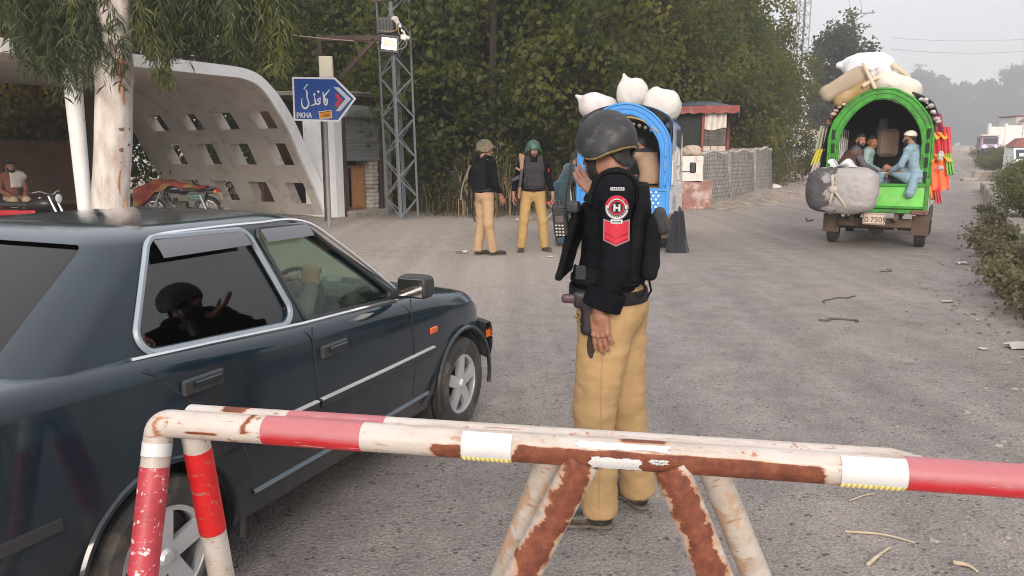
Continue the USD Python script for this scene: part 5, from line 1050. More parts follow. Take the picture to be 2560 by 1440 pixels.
torn(1.20, 1.43, .62, 1.05, 1); torn(1.235, 1.36, -.75, .12, 2); torn(1.385, 1.425, -.1, .18, 3)
BO = V(.05, .079, -.010)
mw_b = barrier_paint('pipe_white_rear', (.50, .465, .445), CH, ((.16, .24, .022, .034, .008), (1.22, 1.36, .032, .040, .006)))
part(bar_t, 'rear_rail', move(tube([(0, 0, 0), (.001, 0, 0), (1.93, 0, 0), (1.98, 0, -.01), (2.0, 0, -.04)], [PR*.9, PR, PR, PR, PR*.9], 30), BO), mw_b, smooth=True)
part(bar_t, 'rear_red_band', move(band(.315, .605, PR+.0012), BO), mred, smooth=True)
# end legs
f0, f1 = V(-.0, -.002, -.04), V(-.02, -.24, -.90)
def leg(a, b, mats, cuts_, name):
    a, b = V(*a), V(*b)
    for (t0, t1, m, dr, lab) in cuts_:
        part(bar_t, name if lab is None else lab, tube([a+(b-a)*t0, a+(b-a)*(t0+.002), a+(b-a)*(t1-.002), a+(b-a)*t1], PR+dr, 28), m, smooth=True)
rust_leg = barrier_paint('pipe_leg_white', (.45, .415, .39), CH, (), None, .30)
leg(f0, f1, None, [(0, 1, rust_leg, 0, None), (.018, .062, tapeW, .0015, 'reflective_tape'), (.095, .46, mred3, .0014, 'red_band')], 'end_leg')
r0, r1 = V(.050, .09, -.03), V(.045, .24, -.90)
leg(r0, r1, None, [(0, 1, mw2, 0, None), (.10, .43, mred2, .0014, 'red_band')], 'end_leg')
# middle legs: steel plate welded along their front has lost its paint
def rusty_leg_mat(name, w): return barrier_paint(name, (.47, .435, .41), CH, ((-w, w, -2., 2., .02),), None, .33)
mid = 1.42
def midleg(xt, xb, yt, yb, rust, nm):
    a, b = V(xt, yt, -.02), V(xb, yb, -.90); L = np.linalg.norm(b-a); t_ = (b-a)/L
    p = unique(bar_t+'/'+nm); x = UsdGeom.Xform.Define(stage, p)
    ez = -t_; ey = V(0, 1, 0)-ez*ez[1]; ey /= np.linalg.norm(ey); ex = np.cross(ey, ez); Mx = np.eye(4); Mx[:3, 0], Mx[:3, 1], Mx[:3, 2], Mx[:3, 3] = ex, ey, ez, a
    x.AddTransformOp().Set(Gf.Matrix4d(*Mx.T.ravel().tolist()))
    Rl = PR*(1.16 if rust is ml else 1.0); part(p, 'pipe', tube([(0, 0, 0), (0, 0, -.001), (0, 0, -L)], [Rl, Rl, Rl], 28), rust, smooth=True)
    return p
ml = rusty_leg_mat('pipe_leg_rust', .034)
streak = barrier_paint('pipe_leg_streaked', (.47, .435, .405), CH, ((-.036, -.026, -.42, -.14, .02), (.004, .012, -.22, -.10, .02)), None, .30)
midleg(1.215, .785, -.012, -.16, ml, 'middle_leg'); midleg(1.435, 1.825, -.012, -.16, ml, 'middle_leg')
midleg(1.135, .825, .09, .22, streak, 'middle_leg'); midleg(1.53, 1.90, .09, .22, streak, 'middle_leg')
# ================================================================== passenger pickups with arched canopies
green_p = M('van_green', (.036, .26, .020), rough=.42, var=.28, scale=9., bump=.25, bscale=22., dirt=(.03, .13, .02), dirt_amt=.42, dirt_scale=7.)
green_d = M('van_green_dark', (.03, .22, .018), rough=.5, var=.2, scale=7., dirt=(.05, .10, .03), dirt_amt=.35)
green_l = M('van_green_pale', (.15, .50, .09), rough=.35, var=.2, scale=2.5, dirt=(.25, .5, .18), dirt_amt=.3)
bluep = M('pickup_blue', (.03, .21, .55), rough=.4, var=.12, scale=5., dirt=(.12, .22, .36), dirt_amt=.2)
whp = M('vehicle_white', (.60, .59, .57), rough=.4, var=.08, scale=3., dirt=(.36, .31, .27), dirt_amt=.32)
mudm = M('muddy_metal', (.105, .068, .048), rough=.85, var=.35, scale=6., bump=.3)
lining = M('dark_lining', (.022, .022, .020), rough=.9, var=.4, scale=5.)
padm = M('vinyl_seat', (.12, .07, .035), rough=.6, var=.2)
platem = M('number_plate', (.52, .42, .35), rough=.5, var=.08); plt = M('plate_print', (.10, .06, .05), rough=.6)
def arch_path(w, z0, z1, n=40, pts=False):
    """pointed horse-shoe arch: straight legs, then a curve to the crown; returns (x,z)"""
    sp_ = z0+(z1-z0)*.50; a = [(w, z0), (w*1.0, sp_)]
    c = smoothpath([(w, sp_), (w*.90, sp_+(z1-sp_)*.36), (w*.62, sp_+(z1-sp_)*.73), (w*.28, sp_+(z1-sp_)*.95), (0, z1)], n//2)
    r = np.vstack([[a[0]], c]); return np.vstack([r, (r*A([-1, 1]))[-2::-1]])
def pickup(name, label, loc, rz, w, bed, top, L, R_, colA, colB, colT, track, rearx=0.):
    t = thing(name, label, 'pickup', loc, rz); hw_ = w/2; yr = -.72                      # rear end of the bed
    # rear arch: a wide pressed band with raised ribs
    o, i_ = arch_path(hw_, bed-.02, top), arch_path(hw_-.19, bed-.02, top-.20)
    part(t, 'arch_band', prism(np.vstack([o, i_[::-1]]), .06, 'y', yr), colA, smooth=25)
    for k, off in enumerate((.0, .075, .15)):
        pth = arch_path(hw_-.02-off, bed, top-.02-off*1.02); part(t, 'arch_rib', tube([(x, yr-.005, z) for x, z in pth], .018 if k != 1 else .013, 7), colA if k != 1 else colB)
    for x in (-1, 1):                                                                  # ladder pattern on the legs
        for z in np.arange(bed+.08, bed+(top-bed)*.5, .24): part(t, 'arch_panel', box((x*(hw_-.095), yr-.012, z+.06), (.055, .03, .17), .006), M('arch_slot', (.008, .018, .008), rough=.8) if colA is green_p else colB)
    # canopy: ribbed vault along the bed
    ys = np.linspace(yr+.06, yr+L, 9); va = arch_path(hw_-.03, bed+.55*(top-bed), top-.03)
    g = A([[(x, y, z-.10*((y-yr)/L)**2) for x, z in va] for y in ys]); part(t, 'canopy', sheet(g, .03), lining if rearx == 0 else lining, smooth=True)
    for y in ys[1::2]: part(t, 'canopy_rib', tube([(x*1.0, y, z+.012-.10*((y-yr)/L)**2) for x, z in va], .016, 6), colA)
    # body: sides, floor, tailgate, front bulkhead
    for x in (-1, 1):
        part(t, 'bed_side', box((x*(hw_-.03), yr+L/2, bed-.19), (.06, L, .46), .012), whp)
        part(t, 'side_rail', [tube([(x*(hw_-.04), yr+.06, bed+z), (x*(hw_-.04), yr+L, bed+z)], .016, 7) for z in (.10, .36)], whp)
        for y in np.linspace(yr+.12, yr+L-.05, 9): part(t, 'side_bar', tube([(x*(hw_-.04), y, bed), (x*(hw_-.045), y, bed+.60*(top-bed))], .013, 6), whp)
    part(t, 'bed_floor', box((0, yr+L/2, bed-.40), (w-.1, L, .06)), mudm)
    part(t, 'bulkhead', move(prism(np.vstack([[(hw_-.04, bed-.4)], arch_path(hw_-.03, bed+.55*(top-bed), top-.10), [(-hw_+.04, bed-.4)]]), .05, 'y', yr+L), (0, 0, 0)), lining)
    tg = part(t, 'tailgate', box((0, yr-.03, bed-.20), (w-.10, .05, .42), .012), colT)
    part(tg, 'stiffener', [box((0, yr-.065, bed-.01), (w-.08, .035, .05), .008), box((0, yr-.06, bed-.39), (w-.06, .035, .045), .008)], colB)
    for x in (-1, 1): part(tg, 'hinge_post', box((x*(hw_-.04), yr-.035, bed-.17), (.07, .075, .56), .01), colB)
    part(t, 'rear_bumper', [box((0, yr-.03, bed-.46), (w*.98, .09, .07), .012)], colB)
    for x in (-1, 1):
        part(t, 'bench_seat', box((x*(hw_-.26), yr+L/2+.05, bed-.02), (.36, L-.2, .10), .03), padm)
        lm = part(t, 'tail_lamp', box((x*(hw_-.16), yr-.085, bed-.47), (.20, .04, .075), .012), M('lamp_muddy', (.13, .05, .035), rough=.6, var=.3)); part(lm, 'indicator', box((x*(hw_-.02), yr-.085, bed-.47), (.07, .045, .075), .012), M('lamp_muddy', (.13, .05, .035)))
    # running gear
    for y in (0, L+.15):
        for x in (-1, 1): wheel(t, (x*track/2, y, R_), x, R_, .17, M('steel_wheel', (.22, .19, .17), rough=.6, metal=.3, var=.2, dirt=(.14, .1, .075), dirt_amt=.5), spokes=8)
    part(t, 'axle', [tube([(-track/2, 0, R_), (track/2, 0, R_)], .045, 10), move(trimesh.creation.icosphere(2, .14), (0, 0, R_))], mudm)
    for x in (-.36, .36):
        part(t, 'leaf_spring', tube(smoothpath([(x, -.55, R_+.18), (x, 0, R_+.02), (x, .55, R_+.18)], 14), .03, 6), mudm)
        part(t, 'chassis_rail', box((x, L/2-.1, R_+.24), (.07, L+1.2, .12)), mudm)
        part(t, 'shackle', bar((x, -.6, bed-.48), (x, -.52, R_+.12), .07, .03), mudm)
    part(t, 'cross_member', box((0, -.45, R_+.12), (track*.82, .10, .16), .02), mudm)
    part(t, 'exhaust', tube([(.3, L*.5, R_), (.34, -.3, R_+.04), (.36, -.62, R_+.02)], .028, 8), mudm)
    for x in (-1, 1): part(t, 'mud_flap', box((x*track/2, -.36, R_+.08), (.28, .02, .34), .004), mudm)
    pl = part(t, 'plate', box((.02, yr-.085, bed-.60), (.36, .015, .20), .008), platem)
    # cab ahead
    cb = [(yr+L+.06, .48), (yr+L+.06, top-.52), (yr+L+.16, top-.44), (yr+L+.95, top-.47), (yr+L+1.35, bed+.12), (yr+L+1.45, .50)]
    cab_ = mani(move(prism(Polygon(cb).buffer(-.04).buffer(.04), w*.9, 'x', -w*.45), (0, 0, 0)))
    for x in (-1, 1):
        cab_ = cab_-mani(move(trimesh.creation.cylinder(R_+.05, .34, sections=32), (x*(track/2+.02), L+.15, R_), ry=math.pi/2))
        cab_ = cab_-mani(prism([(yr+L+.2, bed+.16), (yr+L+1.12, bed+.16), (yr+L+.88, top-.60), (yr+L+.22, top-.60)], .05, 'x', x*w*.45-.025))
    part(t, 'cab', cab_, whp, smooth=30)
    for x in (-1, 1):
        part(t, 'side_window', prism([(yr+L+.2, bed+.16), (yr+L+1.12, bed+.16), (yr+L+.88, top-.60), (yr+L+.22, top-.60)], .006, 'x', x*(w*.45-.022)-.003), glass_dark)
        part(t, 'cab_mirror', [box((x*(hw_+.14), yr+L+1.12, bed+.30), (.13, .05, .22), .02), tube([(x*w*.45, yr+L+1.12, bed+.22), (x*(hw_+.10), yr+L+1.12, bed+.22)], .012, 6)], blackpl)
    part(t, 'windscreen', sheet(A([[(x, yr+L+.965+.39*u, top-.50+(bed+.14-top+.50)*u) for u in (.08, .5, .95)] for x in np.linspace(-w*.42, w*.42, 5)]), .008), glass_clear)
    return t, yr, hw_
GP = V(6.74, 14.05, 0); GH = -math.radians(30.5)
gv, gyr, ghw = pickup('passenger_pickup', 'green passenger pickup with bright green arch and a big grey bundle tied at its tail', GP, GH, 1.68, 1.13, 2.78, 2.35, .32, green_p, green_d, green_l, 1.46)
BP = V(2.10, 13.75, 0); BH = -math.radians(17)
bv, byr, bhw = pickup('passenger_pickup', 'blue passenger pickup with a blue arch, half hidden behind the main officer', BP, BH, 1.60, 1.07, 2.50, 2.1, .29, bluep, bluep, bluep, 1.34, 1)
def loc2w(P, H, p):
    c, s_ = math.cos(H), math.sin(H); return V(P[0]+p[0]*c-p[1]*s_, P[1]+p[0]*s_+p[1]*c, P[2]+p[2])
GW = lambda x, y, z: loc2w(GP, GH, (x, y, z)); BWd = lambda x, y, z: loc2w(BP, BH, (x, y, z))
m_ = meshkit.text_mesh('D 7509', .085, .003, bold=True); v_ = np.array(m_.vertices); v_[:, 0] *= .85; v_ = np.stack([-.135+v_[:, 0], gyr-.094-v_[:, 2], .475+v_[:, 1]], 1)
part(gv+'/plate', 'digits', trimesh.Trimesh(v_, np.array(m_.faces), process=False), plt, smooth=False); part(gv+'/plate', 'border', [box((.02, gyr-.094, z), (.33, .004, .008)) for z in (.445, .615)]+[box((x, gyr-.094, .53), (.008, .004, .17)) for x in (-.145, .185)], plt)
# blue pickup: studded tailgate panel, wicker lining under the arch, white grille bars
studs = [move(trimesh.creation.icosphere(1, .022), (-.62+.085*i+(.04 if j % 2 else 0), byr-.058, .77+.062*j), s=None) for i in range(15) for j in range(5)]
part(bv+'/tailgate', 'bright_stud', studs, M('stud_white', (.7, .72, .76), rough=.3, var=.1), smooth=True, kind='stuff')
wk = M('wicker_lining', (.22, .15, .10), rough=.85, var=.5, scale=14., stretch=(1, 3, 3), dirt=(.34, .28, .22), dirt_amt=.4)
va = arch_path(bhw-.16, 1.07+.62*1.43, 2.30)
part(bv, 'woven_lining', sheet(A([[(x, y, z-.02) for x, z in va] for y in np.linspace(byr+.05, byr+1.5, 6)]), .02), wk, smooth=True)
for k in range(12):
    a = -.55+.10*k; part(bv, 'lining_tassel', box((a, byr+.02, 2.16-.45*abs(a)**1.7), (.06, .05, .06), .02, ry=a*.6), M('tassel_grey', (.17, .14, .12), rough=.8, var=.25, scale=30.))
part(bv, 'yellow_cord', tube(smoothpath([(-.6, byr-.01, 1.98), (-.3, byr-.01, 2.2), (0, byr-.01, 2.26), (.3, byr-.01, 2.2), (.58, byr-.01, 2.0)], 20), .010, 5), M('cord_yellow', (.45, .30, .08), rough=.7))
part(bv, 'side_cloth', sheet(A([[(bhw+.01+.03*math.sin(y*9), byr+.08+y, 2.12-z) for z in np.linspace(0, .42, 5)] for y in np.linspace(0, .55, 12)]), .015), M('cloth_grey_blue', (.22, .27, .36), rough=.9, var=.15), smooth=True)
part(bv, 'side_panel_white', [box((bhw+.015, byr+.35, 1.33), (.02, .62, .40), .006)], whp)
part(bv, 'fender', box((bhw-.05, .05, .78), (.10, .8, .34), .03), whp)
part(bv, 'lamp_cluster', [move(trimesh.creation.icosphere(2, .065), (bhw-.10, byr-.08, .60), s=None)], clearlens)
# black cloth trailing from the right rear corner of the blue pickup to the ground
gg = []
for u in np.linspace(0, 1, 15):
    th_ = -1.3+2.9*u; w1 = .018*math.sin(u*31); gg.append([(2.80+(.06+.15*(1-z)+w1*(1.3-z))*math.sin(th_)+.02*math.sin(u*20+z*3), 12.86-(.05+.12*(1-z)+w1*1.5)*math.cos(th_)*.9+.03*math.sin(z*5), .005+.70*z) for z in np.linspace(0, 1, 10)])
single('black_cloth', sheet(A(gg), .012), M('cloth_black', (.012, .013, .018), rough=.95, var=.2, sheen=.2), 'black cloth hanging to the road by the right rear wheel of the blue pickup', 'cloth', smooth=True)
# ------------------------------------------------------------------ loads
def sack(lo, hi, fn, h=.02): return sdf_mesh(fn, lo, hi, h)
def wr(p, amp, f, seed=0):
    q = p*A(f, np.float32); return amp*(np.abs(fbm(q+seed, 3, seed)-.5)*2)
white_sk = M('sack_white', (.53, .51, .485), rough=.8, var=.06, scale=4., bump=1., bscale=5.5, dirt=(.40, .36, .32), dirt_amt=.2)
white_sk2 = M('sack_mauve_white', (.53, .475, .49), rough=.8, var=.08, scale=4., bump=1., bscale=5.5, dirt=(.40, .36, .32), dirt_amt=.2)
white_sk3 = M('sack_cream', (.54, .50, .445), rough=.85, var=.07, scale=4., bump=1., bscale=5.5, dirt=(.40, .36, .32), dirt_amt=.2)
def sackobj(name, label, c, r, rot, mat, tuft=None, seed=0, cat='sack', h=.022, extra=None):
    c = A(c, float); Rm = trimesh.transformations.euler_matrix(*rot)[:3, :3]
    def fn(p):
        q = (p-c)@Rm; d = ell(q, (0, 0, 0), r); b = rbox(q, (0, 0, 0), A(r)*V(.93, .93, .93), min(r)*.8); d = .32*d+.68*b
        if tuft is not None:
            for tq, tr in tuft: d = su(.09, d, rc(q, V(*tq)*.72, tq, tr*1.1, tr*.55))
        if extra is not None: d = extra(q, d)
        return d-wr(q, .028, (5, 5, 3), seed)+.012-.012*np.sin(q[:, 0]*17+q[:, 2]*9+seed)*np.cos(q[:, 1]*8)
    e = max(r)*1.75; return single(name, sack(c-e, c+e, fn, h), mat, label, cat, smooth=True)
rb = lambda x, y, z: BWd(x, y, z)
sackobj('sack', 'left mauve white sack with a tied corner on the blue pickup roof', rb(-.56, -.1, 2.46), (.36, .36, .26), (0, .25, BH), white_sk2, [((-.43, -.1, .10), .05)], 1)
sackobj('sack', 'middle white sack standing with a pointed knot on the blue pickup roof', rb(.02, -.05, 2.68), (.29, .34, .30), (0, -.1, BH), white_sk, [((-.12, 0, .36), .055)], 2)
sackobj('sack', 'right white sack, the biggest one on the blue pickup roof', rb(.53, -.05, 2.48), (.36, .38, .30), (0, .35, BH), white_sk, None, 3)
# small things tied at the blue pickup's shoulder
sackobj('bundle', 'small patterned blue bundle tied under the right sack of the blue pickup', rb(.78, -.35, 2.10), (.14, .2, .09), (0, .6, BH), M('bundle_blue', (.12, .14, .24), rough=.9, var=.5, scale=14.), None, 4, cat='bundle', h=.015)
g3 = lambda x, y, z: GW(x, y, z)
tanm = M('mattress_tan', (.34, .275, .205), rough=.9, var=.08, scale=5., bump=.2, bscale=60.); yelm = M('mattress_mustard', (.32, .22, .095), rough=.9, var=.18, scale=4., dirt=(.45, .38, .28), dirt_amt=.3)
mt_c = g3(-.60, -.25, 2.78); Rm1 = trimesh.transformations.euler_matrix(0, -.52, GH)[:3, :3]
mt = thing('mattress_roll', 'tan and mustard mattress roll leaning on the left of the green pickup roof', 'mattress', mt_c, 0)
part(mt, 'grey_side', sdf_mesh(lambda p: rbox(p@Rm1, (0, 0, .10), (.42, .46, .155), .12)-.010*np.sin((p@Rm1)[:, 0]*9)-wr(p, .015, (4, 4, 4)), (-.9, -.9, -.7), (.9, .9, .9), .022), tanm, smooth=True)
part(mt, 'mustard_side', sdf_mesh(lambda p: rbox(p@Rm1, (.06, -.01, -.13), (.35, .46, .12), .11)-wr(p, .02, (4, 4, 4), 3), (-.9, -.9, -.8), (.9, .9, .8), .022), yelm, smooth=True)
part(mt, 'strap', [tube([mt_dir@Rm1.T for mt_dir in [V(.40, -.53, -.26), V(.41, -.54, .0), V(.42, -.53, .24)]], .03, 8), tube([mt_dir@Rm1.T for mt_dir in [V(.60, -.3, -.1), V(.45, -.52, -.1), V(.25, -.54, -.12)]], .03, 8)], M('strap_pale', (.55, .42, .32), rough=.8, var=.1))
wb = sackobj('cloth_bundle', 'big bright white knotted cloth bundle on the very top of the green pickup load', g3(-.30, -.2, 3.15), (.43, .42, .29), (0, .05, GH), M('cloth_white_bright', (.66, .67, .71), rough=.8, var=.05, scale=5.), [((-.50, -.05, .06), .14)], 6, cat='bundle')
kn = g3(-.20, -.66, 3.03); single('cloth_knot', sdf_mesh(lambda p: su(.03, *[ell(p, kn+A(o), r) for o, r in (((0, 0, 0), (.05, .05, .09)), ((.04, -.02, .08), (.04, .05, .03)), ((-.04, -.01, .05), (.05, .04, .03)), ((.03, 0, -.09), (.04, .03, .05)))])-wr(p, .02, (20, 20, 20)), kn-.22, kn+.22, .012), M('cloth_knot_grey', (.50, .49, .50), rough=.9, var=.3, scale=25.), 'grey white cloth knot on the front of the bright white bundle', 'knot', smooth=True)
sackobj('sack', 'cream white sack lying on the right of the green pickup roof', g3(.14, -.3, 2.80), (.47, .44, .25), (0, .38, GH), white_sk3, [((-.02, -.44, .0), .08), ((-.46, 0, .22), .10)], 7)
single('jute_strap', [tube([g3(.08, -.45, 3.18), g3(.32, -.5, 2.98), g3(.50, -.5, 2.78)], [.05, .03, .012], 8)], M('jute', (.46, .38, .29), rough=.9, var=.2), 'pale strap pulled tight from the white bundle down over the cream sack', 'strap')
# grey bundle roped behind the tailgate
gm = usdkit.material(stage, '/World/Looks/bundle_grey', {'tc': ('texture_coordinate', {}), 'n': ('noise_texture', {'scale': 3.2, 'detail': 6., 'roughness': .6}), 'sep': ('separate_xyz', {}), 'ad': ('math', {'math_type': 'multiply_add', 'value2': 1.3}), 'r': ('rgb_ramp', {'ramp': [(.0, (.055, .05, .055)), (.42, (.06, .055, .06)), (.46, (.27, .25, .25)), (.8, (.32, .30, .30)), (1., (.30, .28, .28))]}),
     'bn': ('noise_texture', {'scale': 6., 'detail': 5.}), 'b': ('bump', {'strength': .8, 'distance': .04}), 'mr': ('map_range', {'from_min': -.35, 'from_max': 1.5, 'to_min': 0, 'to_max': 1., 'clamp': True}), 'p': ('principled_bsdf', {'roughness': .75})}, [('tc.object', 'n.vector'), ('tc.object', 'sep.vector'), ('n.fac', 'ad.value1'), ('sep.x', 'ad.value3'), ('ad.value', 'mr.value'), ('mr.result', 'r.fac'), ('r.color', 'p.base_color'), ('tc.object', 'bn.vector'), ('bn.fac', 'b.height'), ('b.normal', 'p.normal')], surface='p.BSDF')
gb = thing('grey_bundle', 'big grey sheet bundle with torn dark end, roped behind the green tailgate', 'bundle', GW(-.50, gyr-.36, 1.03), GH)
def gbf(p): return .4*ell(p, (0, 0, 0), (.64, .36, .46))+.6*rbox(p, (0, 0, 0), (.58, .33, .40), .20)-wr(p, .035, (4, 4, 4), 2)+.015
part(gb, 'wrapping', sdf_mesh(gbf, (-.85, -.6, -.7), (.85, .6, .7), .022), gm, smooth=True)
rp = M('rope_pale', (.42, .36, .29), rough=.9, var=.15)
def onb(x, z):      # front surface of the bundle, found by marching inwards
    ys = np.linspace(-.6, 0, 61); d = gbf(np.stack([np.full(61, x), ys, np.full(61, z)], 1).astype(np.float32)); k = np.argmax(d < 0); return V(x, ys[k]-.012, z) if (d < 0).any() else V(x, -.1, z)
part(gb, 'rope', tube(smoothpath([onb(-.14, .40), onb(-.12, .2), onb(-.10, 0), onb(-.13, -.2), onb(-.15, -.40)], 24), .022, 8), rp)
part(gb, 'rope', tube(smoothpath([onb(-.10, .02), onb(.0, -.1), onb(.10, -.25), onb(.15, -.42)], 20), .018, 8), rp)
part(gb, 'rope_knot', sdf_mesh(lambda p: ell(p, onb(-.10, .02), (.07, .04, .06))-wr(p, .02, (25, 25, 25)), V(-.3, -.7, -.2), V(.1, .2, .25), .014), rp, smooth=True)
part(gb, 'loose_sheet', sheet(A([[(-.22+.42*u+.03*math.sin(v*6), -.12-.05*math.sin(u*9+v*4), .40+.14*v*abs(math.sin(u*5+1))) for v in np.linspace(0, 1, 6)] for u in np.linspace(0, 1, 16)]), .01), M('sheet_pale', (.50, .50, .54), rough=.8, var=.15), smooth=True)
# coloured cloths hung down the right side of the green pickup
def drape(name, lab, mat, x0, y0, z0, z1, wd, seed, flare=1.25, out_=.06):
    r = np.random.default_rng(seed); ph = r.random()*6
    g = A([[(x0+out_*(1-v)+(u-.5)*wd*(flare+(1-flare)*v), y0+.045*math.sin(u*15+ph+v*2)*(1-.4*v)+.12*u, z0+(z1-z0)*v-.05*(1-v)*abs(math.sin(u*7+ph))) for v in np.linspace(0, 1, 8)] for u in np.linspace(0, 1, 26)])
    P_ = g.reshape(-1, 3); P_ = A([GW(*q) for q in P_]).reshape(g.shape); return single(name, sheet(P_, .014), mat, lab, 'cloth', smooth=True)
orm = M('cloth_orange', (.75, .14, .045), rough=.85, var=.12, scale=6., sheen=.3); rdm = M('cloth_red', (.50, .015, .025), rough=.85, var=.15, sheen=.3); mgm = M('cloth_magenta', (.20, .012, .045), rough=.85, var=.2, sheen=.3); glm = M('cloth_lime', (.16, .42, .08), rough=.85, var=.12); ylm = M('cloth_gold', (.80, .30, .03), rough=.8, var=.1)
for nm, lab, mat, x0, y0, z0, z1, wd, sd in (('hanging_cloth', 'dark magenta cloth at the top of the hangings on the green pickup', mgm, 0.800, -.66, 1.95, 2.32, .24, 1), ('hanging_cloth', 'red cloth in the middle of the hangings on the green pickup', rdm, 0.860, -.67, 1.58, 2.0, .27, 2),
        ('hanging_cloth', 'long bright orange cloth hanging on the right side of the green pickup', orm, 0.910, -.68, 1.08, 1.62, .32, 3), ('hanging_cloth', 'gold band between the magenta and red cloths', ylm, 0.855, -.69, 1.94, 2.01, .26, 4), ('hanging_cloth', 'gold band above the long orange cloth', ylm, 0.915, -.70, 1.57, 1.65, .29, 5),
        ('hanging_cloth', 'lime green cloth end fluttering behind the orange cloth', glm, 1.06, -.6, 1.34, 1.66, .10, 6), ('hanging_cloth', 'red strip hanging below the orange cloth', rdm, 0.930, -.66, .86, 1.12, .09, 7), ('hanging_cloth', 'yellow strip beside the red strip, lowest of the hangings', ylm, 0.840, -.66, .92, 1.16, .06, 8), ('hanging_cloth', 'crimson fold behind the orange cloth, farther along the green pickup', rdm, .985, -.6, 1.6, 2.1, .14, 9)):
    drape(nm, lab, mat, x0, y0, z0, z1, wd*.8, sd)
# left side: dark curtain with yellow and white patches
drape('side_curtain', 'black curtain hanging down the left side of the green pickup', M('curtain_black', (.02, .02, .024), rough=.9, var=.2), -.86, -.55, 1.10, 2.15, .14, 11, 1.1, -.10)
for i, (z0, z1, c_, lab) in enumerate(((1.72, 2.15, (.34, .33, .26), 'grey tassel strip at the upper left edge of the green pickup'), (1.50, 1.74, (.55, .50, .06), 'yellow patch of the strip at the left edge of the green pickup'), (1.22, 1.5, (.50, .46, .42), 'pale tail of the strip at the left edge of the green pickup'))):
    drape('tassel_strip', lab, M(f'tassel_{i}', c_, rough=.9, var=.2, scale=9.), -.93-.035*i, -.64, z0, z1, .10, 20+i, 1.15, -.08)
# ornaments at the shoulders of the green arch
r5 = np.random.default_rng(9); orn = M('ornament_mixed', (.36, .33, .32), rough=.45, var=.6, scale=18.); om2 = M('ornament_brown', (.16, .06, .04), rough=.6, var=.6, scale=24., dirt=(.6, .5, .42), dirt_amt=.4)
for sx_, mt_ in ((1, orn), (-1, om2)):
    for i in range(9):
        u = i/8; x = sx_*(.60+.27*u); z = 2.50-.36*u**1.3; p = unique(gv+'/roof_ornament'); usdkit.mesh(stage, p, move(trimesh.creation.icosphere(2, 1.), (x+.02*r5.normal(), gyr+.02, z+.05+.015*r5.normal()), s=V(.040, .05, .030)*(.6+.8*r5.random())), mt_, smooth=True)
part(gv, 'marker_lamp', [box((.95, gyr-.03, 1.62), (.08, .06, .16), .02), box((.97, gyr-.06, 1.42), (.10, .05, .07), .02)], orn)
part(gv, 'grab_handle', tube([(-.98, gyr-.05, .46), (-1.08, gyr-.1, .44), (-1.1, gyr-.1, .50)], .016, 6), steel_d)
# ------------------------------------------------------------------ oncoming traffic on the far carriageway
mvz = float(terrain(32.6, 48.0)); mv = thing('minivan', 'white minivan facing the camera under a brown red cover, partly hidden by shrubs', 'minivan', (30.75, 46.5, mvz-.15), math.pi-TH*.62)
mwp = M('minivan_white', (.62, .62, .60), rough=.35, var=.06, dirt=(.4, .36, .32), dirt_amt=.25)
shape = Polygon([(-.9, .35), (1.35, .35), (1.42, .75), (1.34, 1.05), (1.02, 1.72), (-.9, 1.78)]).buffer(-.06).buffer(.06)
bodyv = mani(prism(shape, 1.5, 'x', -.75))-mani(prism([(1.3, 1.08), (1.06, 1.60), (.6, 1.60), (.6, 1.08)], 1.26, 'x', -.63)); bodyv = bodyv-mani(hull([(x, y, z) for x in (-.62, .62) for y, z in ((1.6, 1.10), (1.6, 1.62), (.9, 1.62), (.9, 1.10))]))
for x in (-1, 1): bodyv = bodyv-mani(move(trimesh.creation.cylinder(.33, .3, sections=28), (x*.7, .95, .28), ry=math.pi/2))
part(mv, 'body', bodyv, mwp, smooth=30)
part(mv, 'windscreen', sheet(A([[(x, 1.36-.30*u, 1.08+.54*u) for u in (0, .5, 1)] for x in np.linspace(-.64, .64, 5)]), .008), M('windscreen_dark', (.035, .045, .06), rough=.08))
part(mv, 'windscreen_sticker', [box((-.12, 1.275, 1.30), (.28, .012, .16), .01, rx=.5)], M('sticker_blue_glowing', (.08, .30, .75), rough=.4, emit=(.1, .4, 1., .6)))  # blue sticker made to glow by its own material, no lamp
part(mv, 'windscreen_sticker', box((.36, 1.27, 1.31), (.28, .012, .2), .01, rx=.5), M('sticker_pale', (.6, .62, .62), rough=.5, var=.3, scale=20.))
part(mv, 'bumper', box((0, 1.44, .50), (1.5, .10, .20), .03), mwp); part(mv, 'grille', box((0, 1.415, .82), (1.30, .04, .16), .01), blackpl)
part(mv, 'number_plate', box((-.05, 1.50, .50), (.36, .02, .14), .005), whp)
for x in (-1, 1):
    part(mv, 'headlamp', box((x*.56, 1.43, .84), (.24, .05, .13), .02), clearlens); part(mv, 'wheel_front', move(trimesh.creation.cylinder(.28, .16, sections=28), (x*.66, .95, .28), ry=math.pi/2), blackrub); part(mv, 'wheel_rear', move(trimesh.creation.cylinder(.28, .16, sections=28), (x*.66, -.6, .28), ry=math.pi/2), blackrub)
part(mv, 'fog_lamp', move(trimesh.creation.icosphere(2, .05), (-.62, 1.5, .45)), M('lamp_amber_lit', (.8, .45, .05), rough=.2, emit=(1., .55, .1, 2.)))
part(mv, 'roof_cover', hull([(x, y, z) for x, y, z in ((-.80, 1.0, 1.76), (.80, 1.0, 1.76), (-.80, -.9, 1.80), (.80, -.9, 1.80), (-.30, .5, 2.30), (.30, .5, 2.30), (-.3, -.7, 2.3), (.3, -.7, 2.3), (-.62, .8, 2.0), (.62, .8, 2.0))]), M('cover_brown_red', (.20, .065, .055), rough=.85, var=.15), smooth=30)
tz = float(terrain(49.8, 74.0)); tk = thing('small_truck', 'small far truck with glowing blue headlamps coming towards the camera', 'truck', (45.6, 74.0, tz-.1), math.pi-TH*.8)
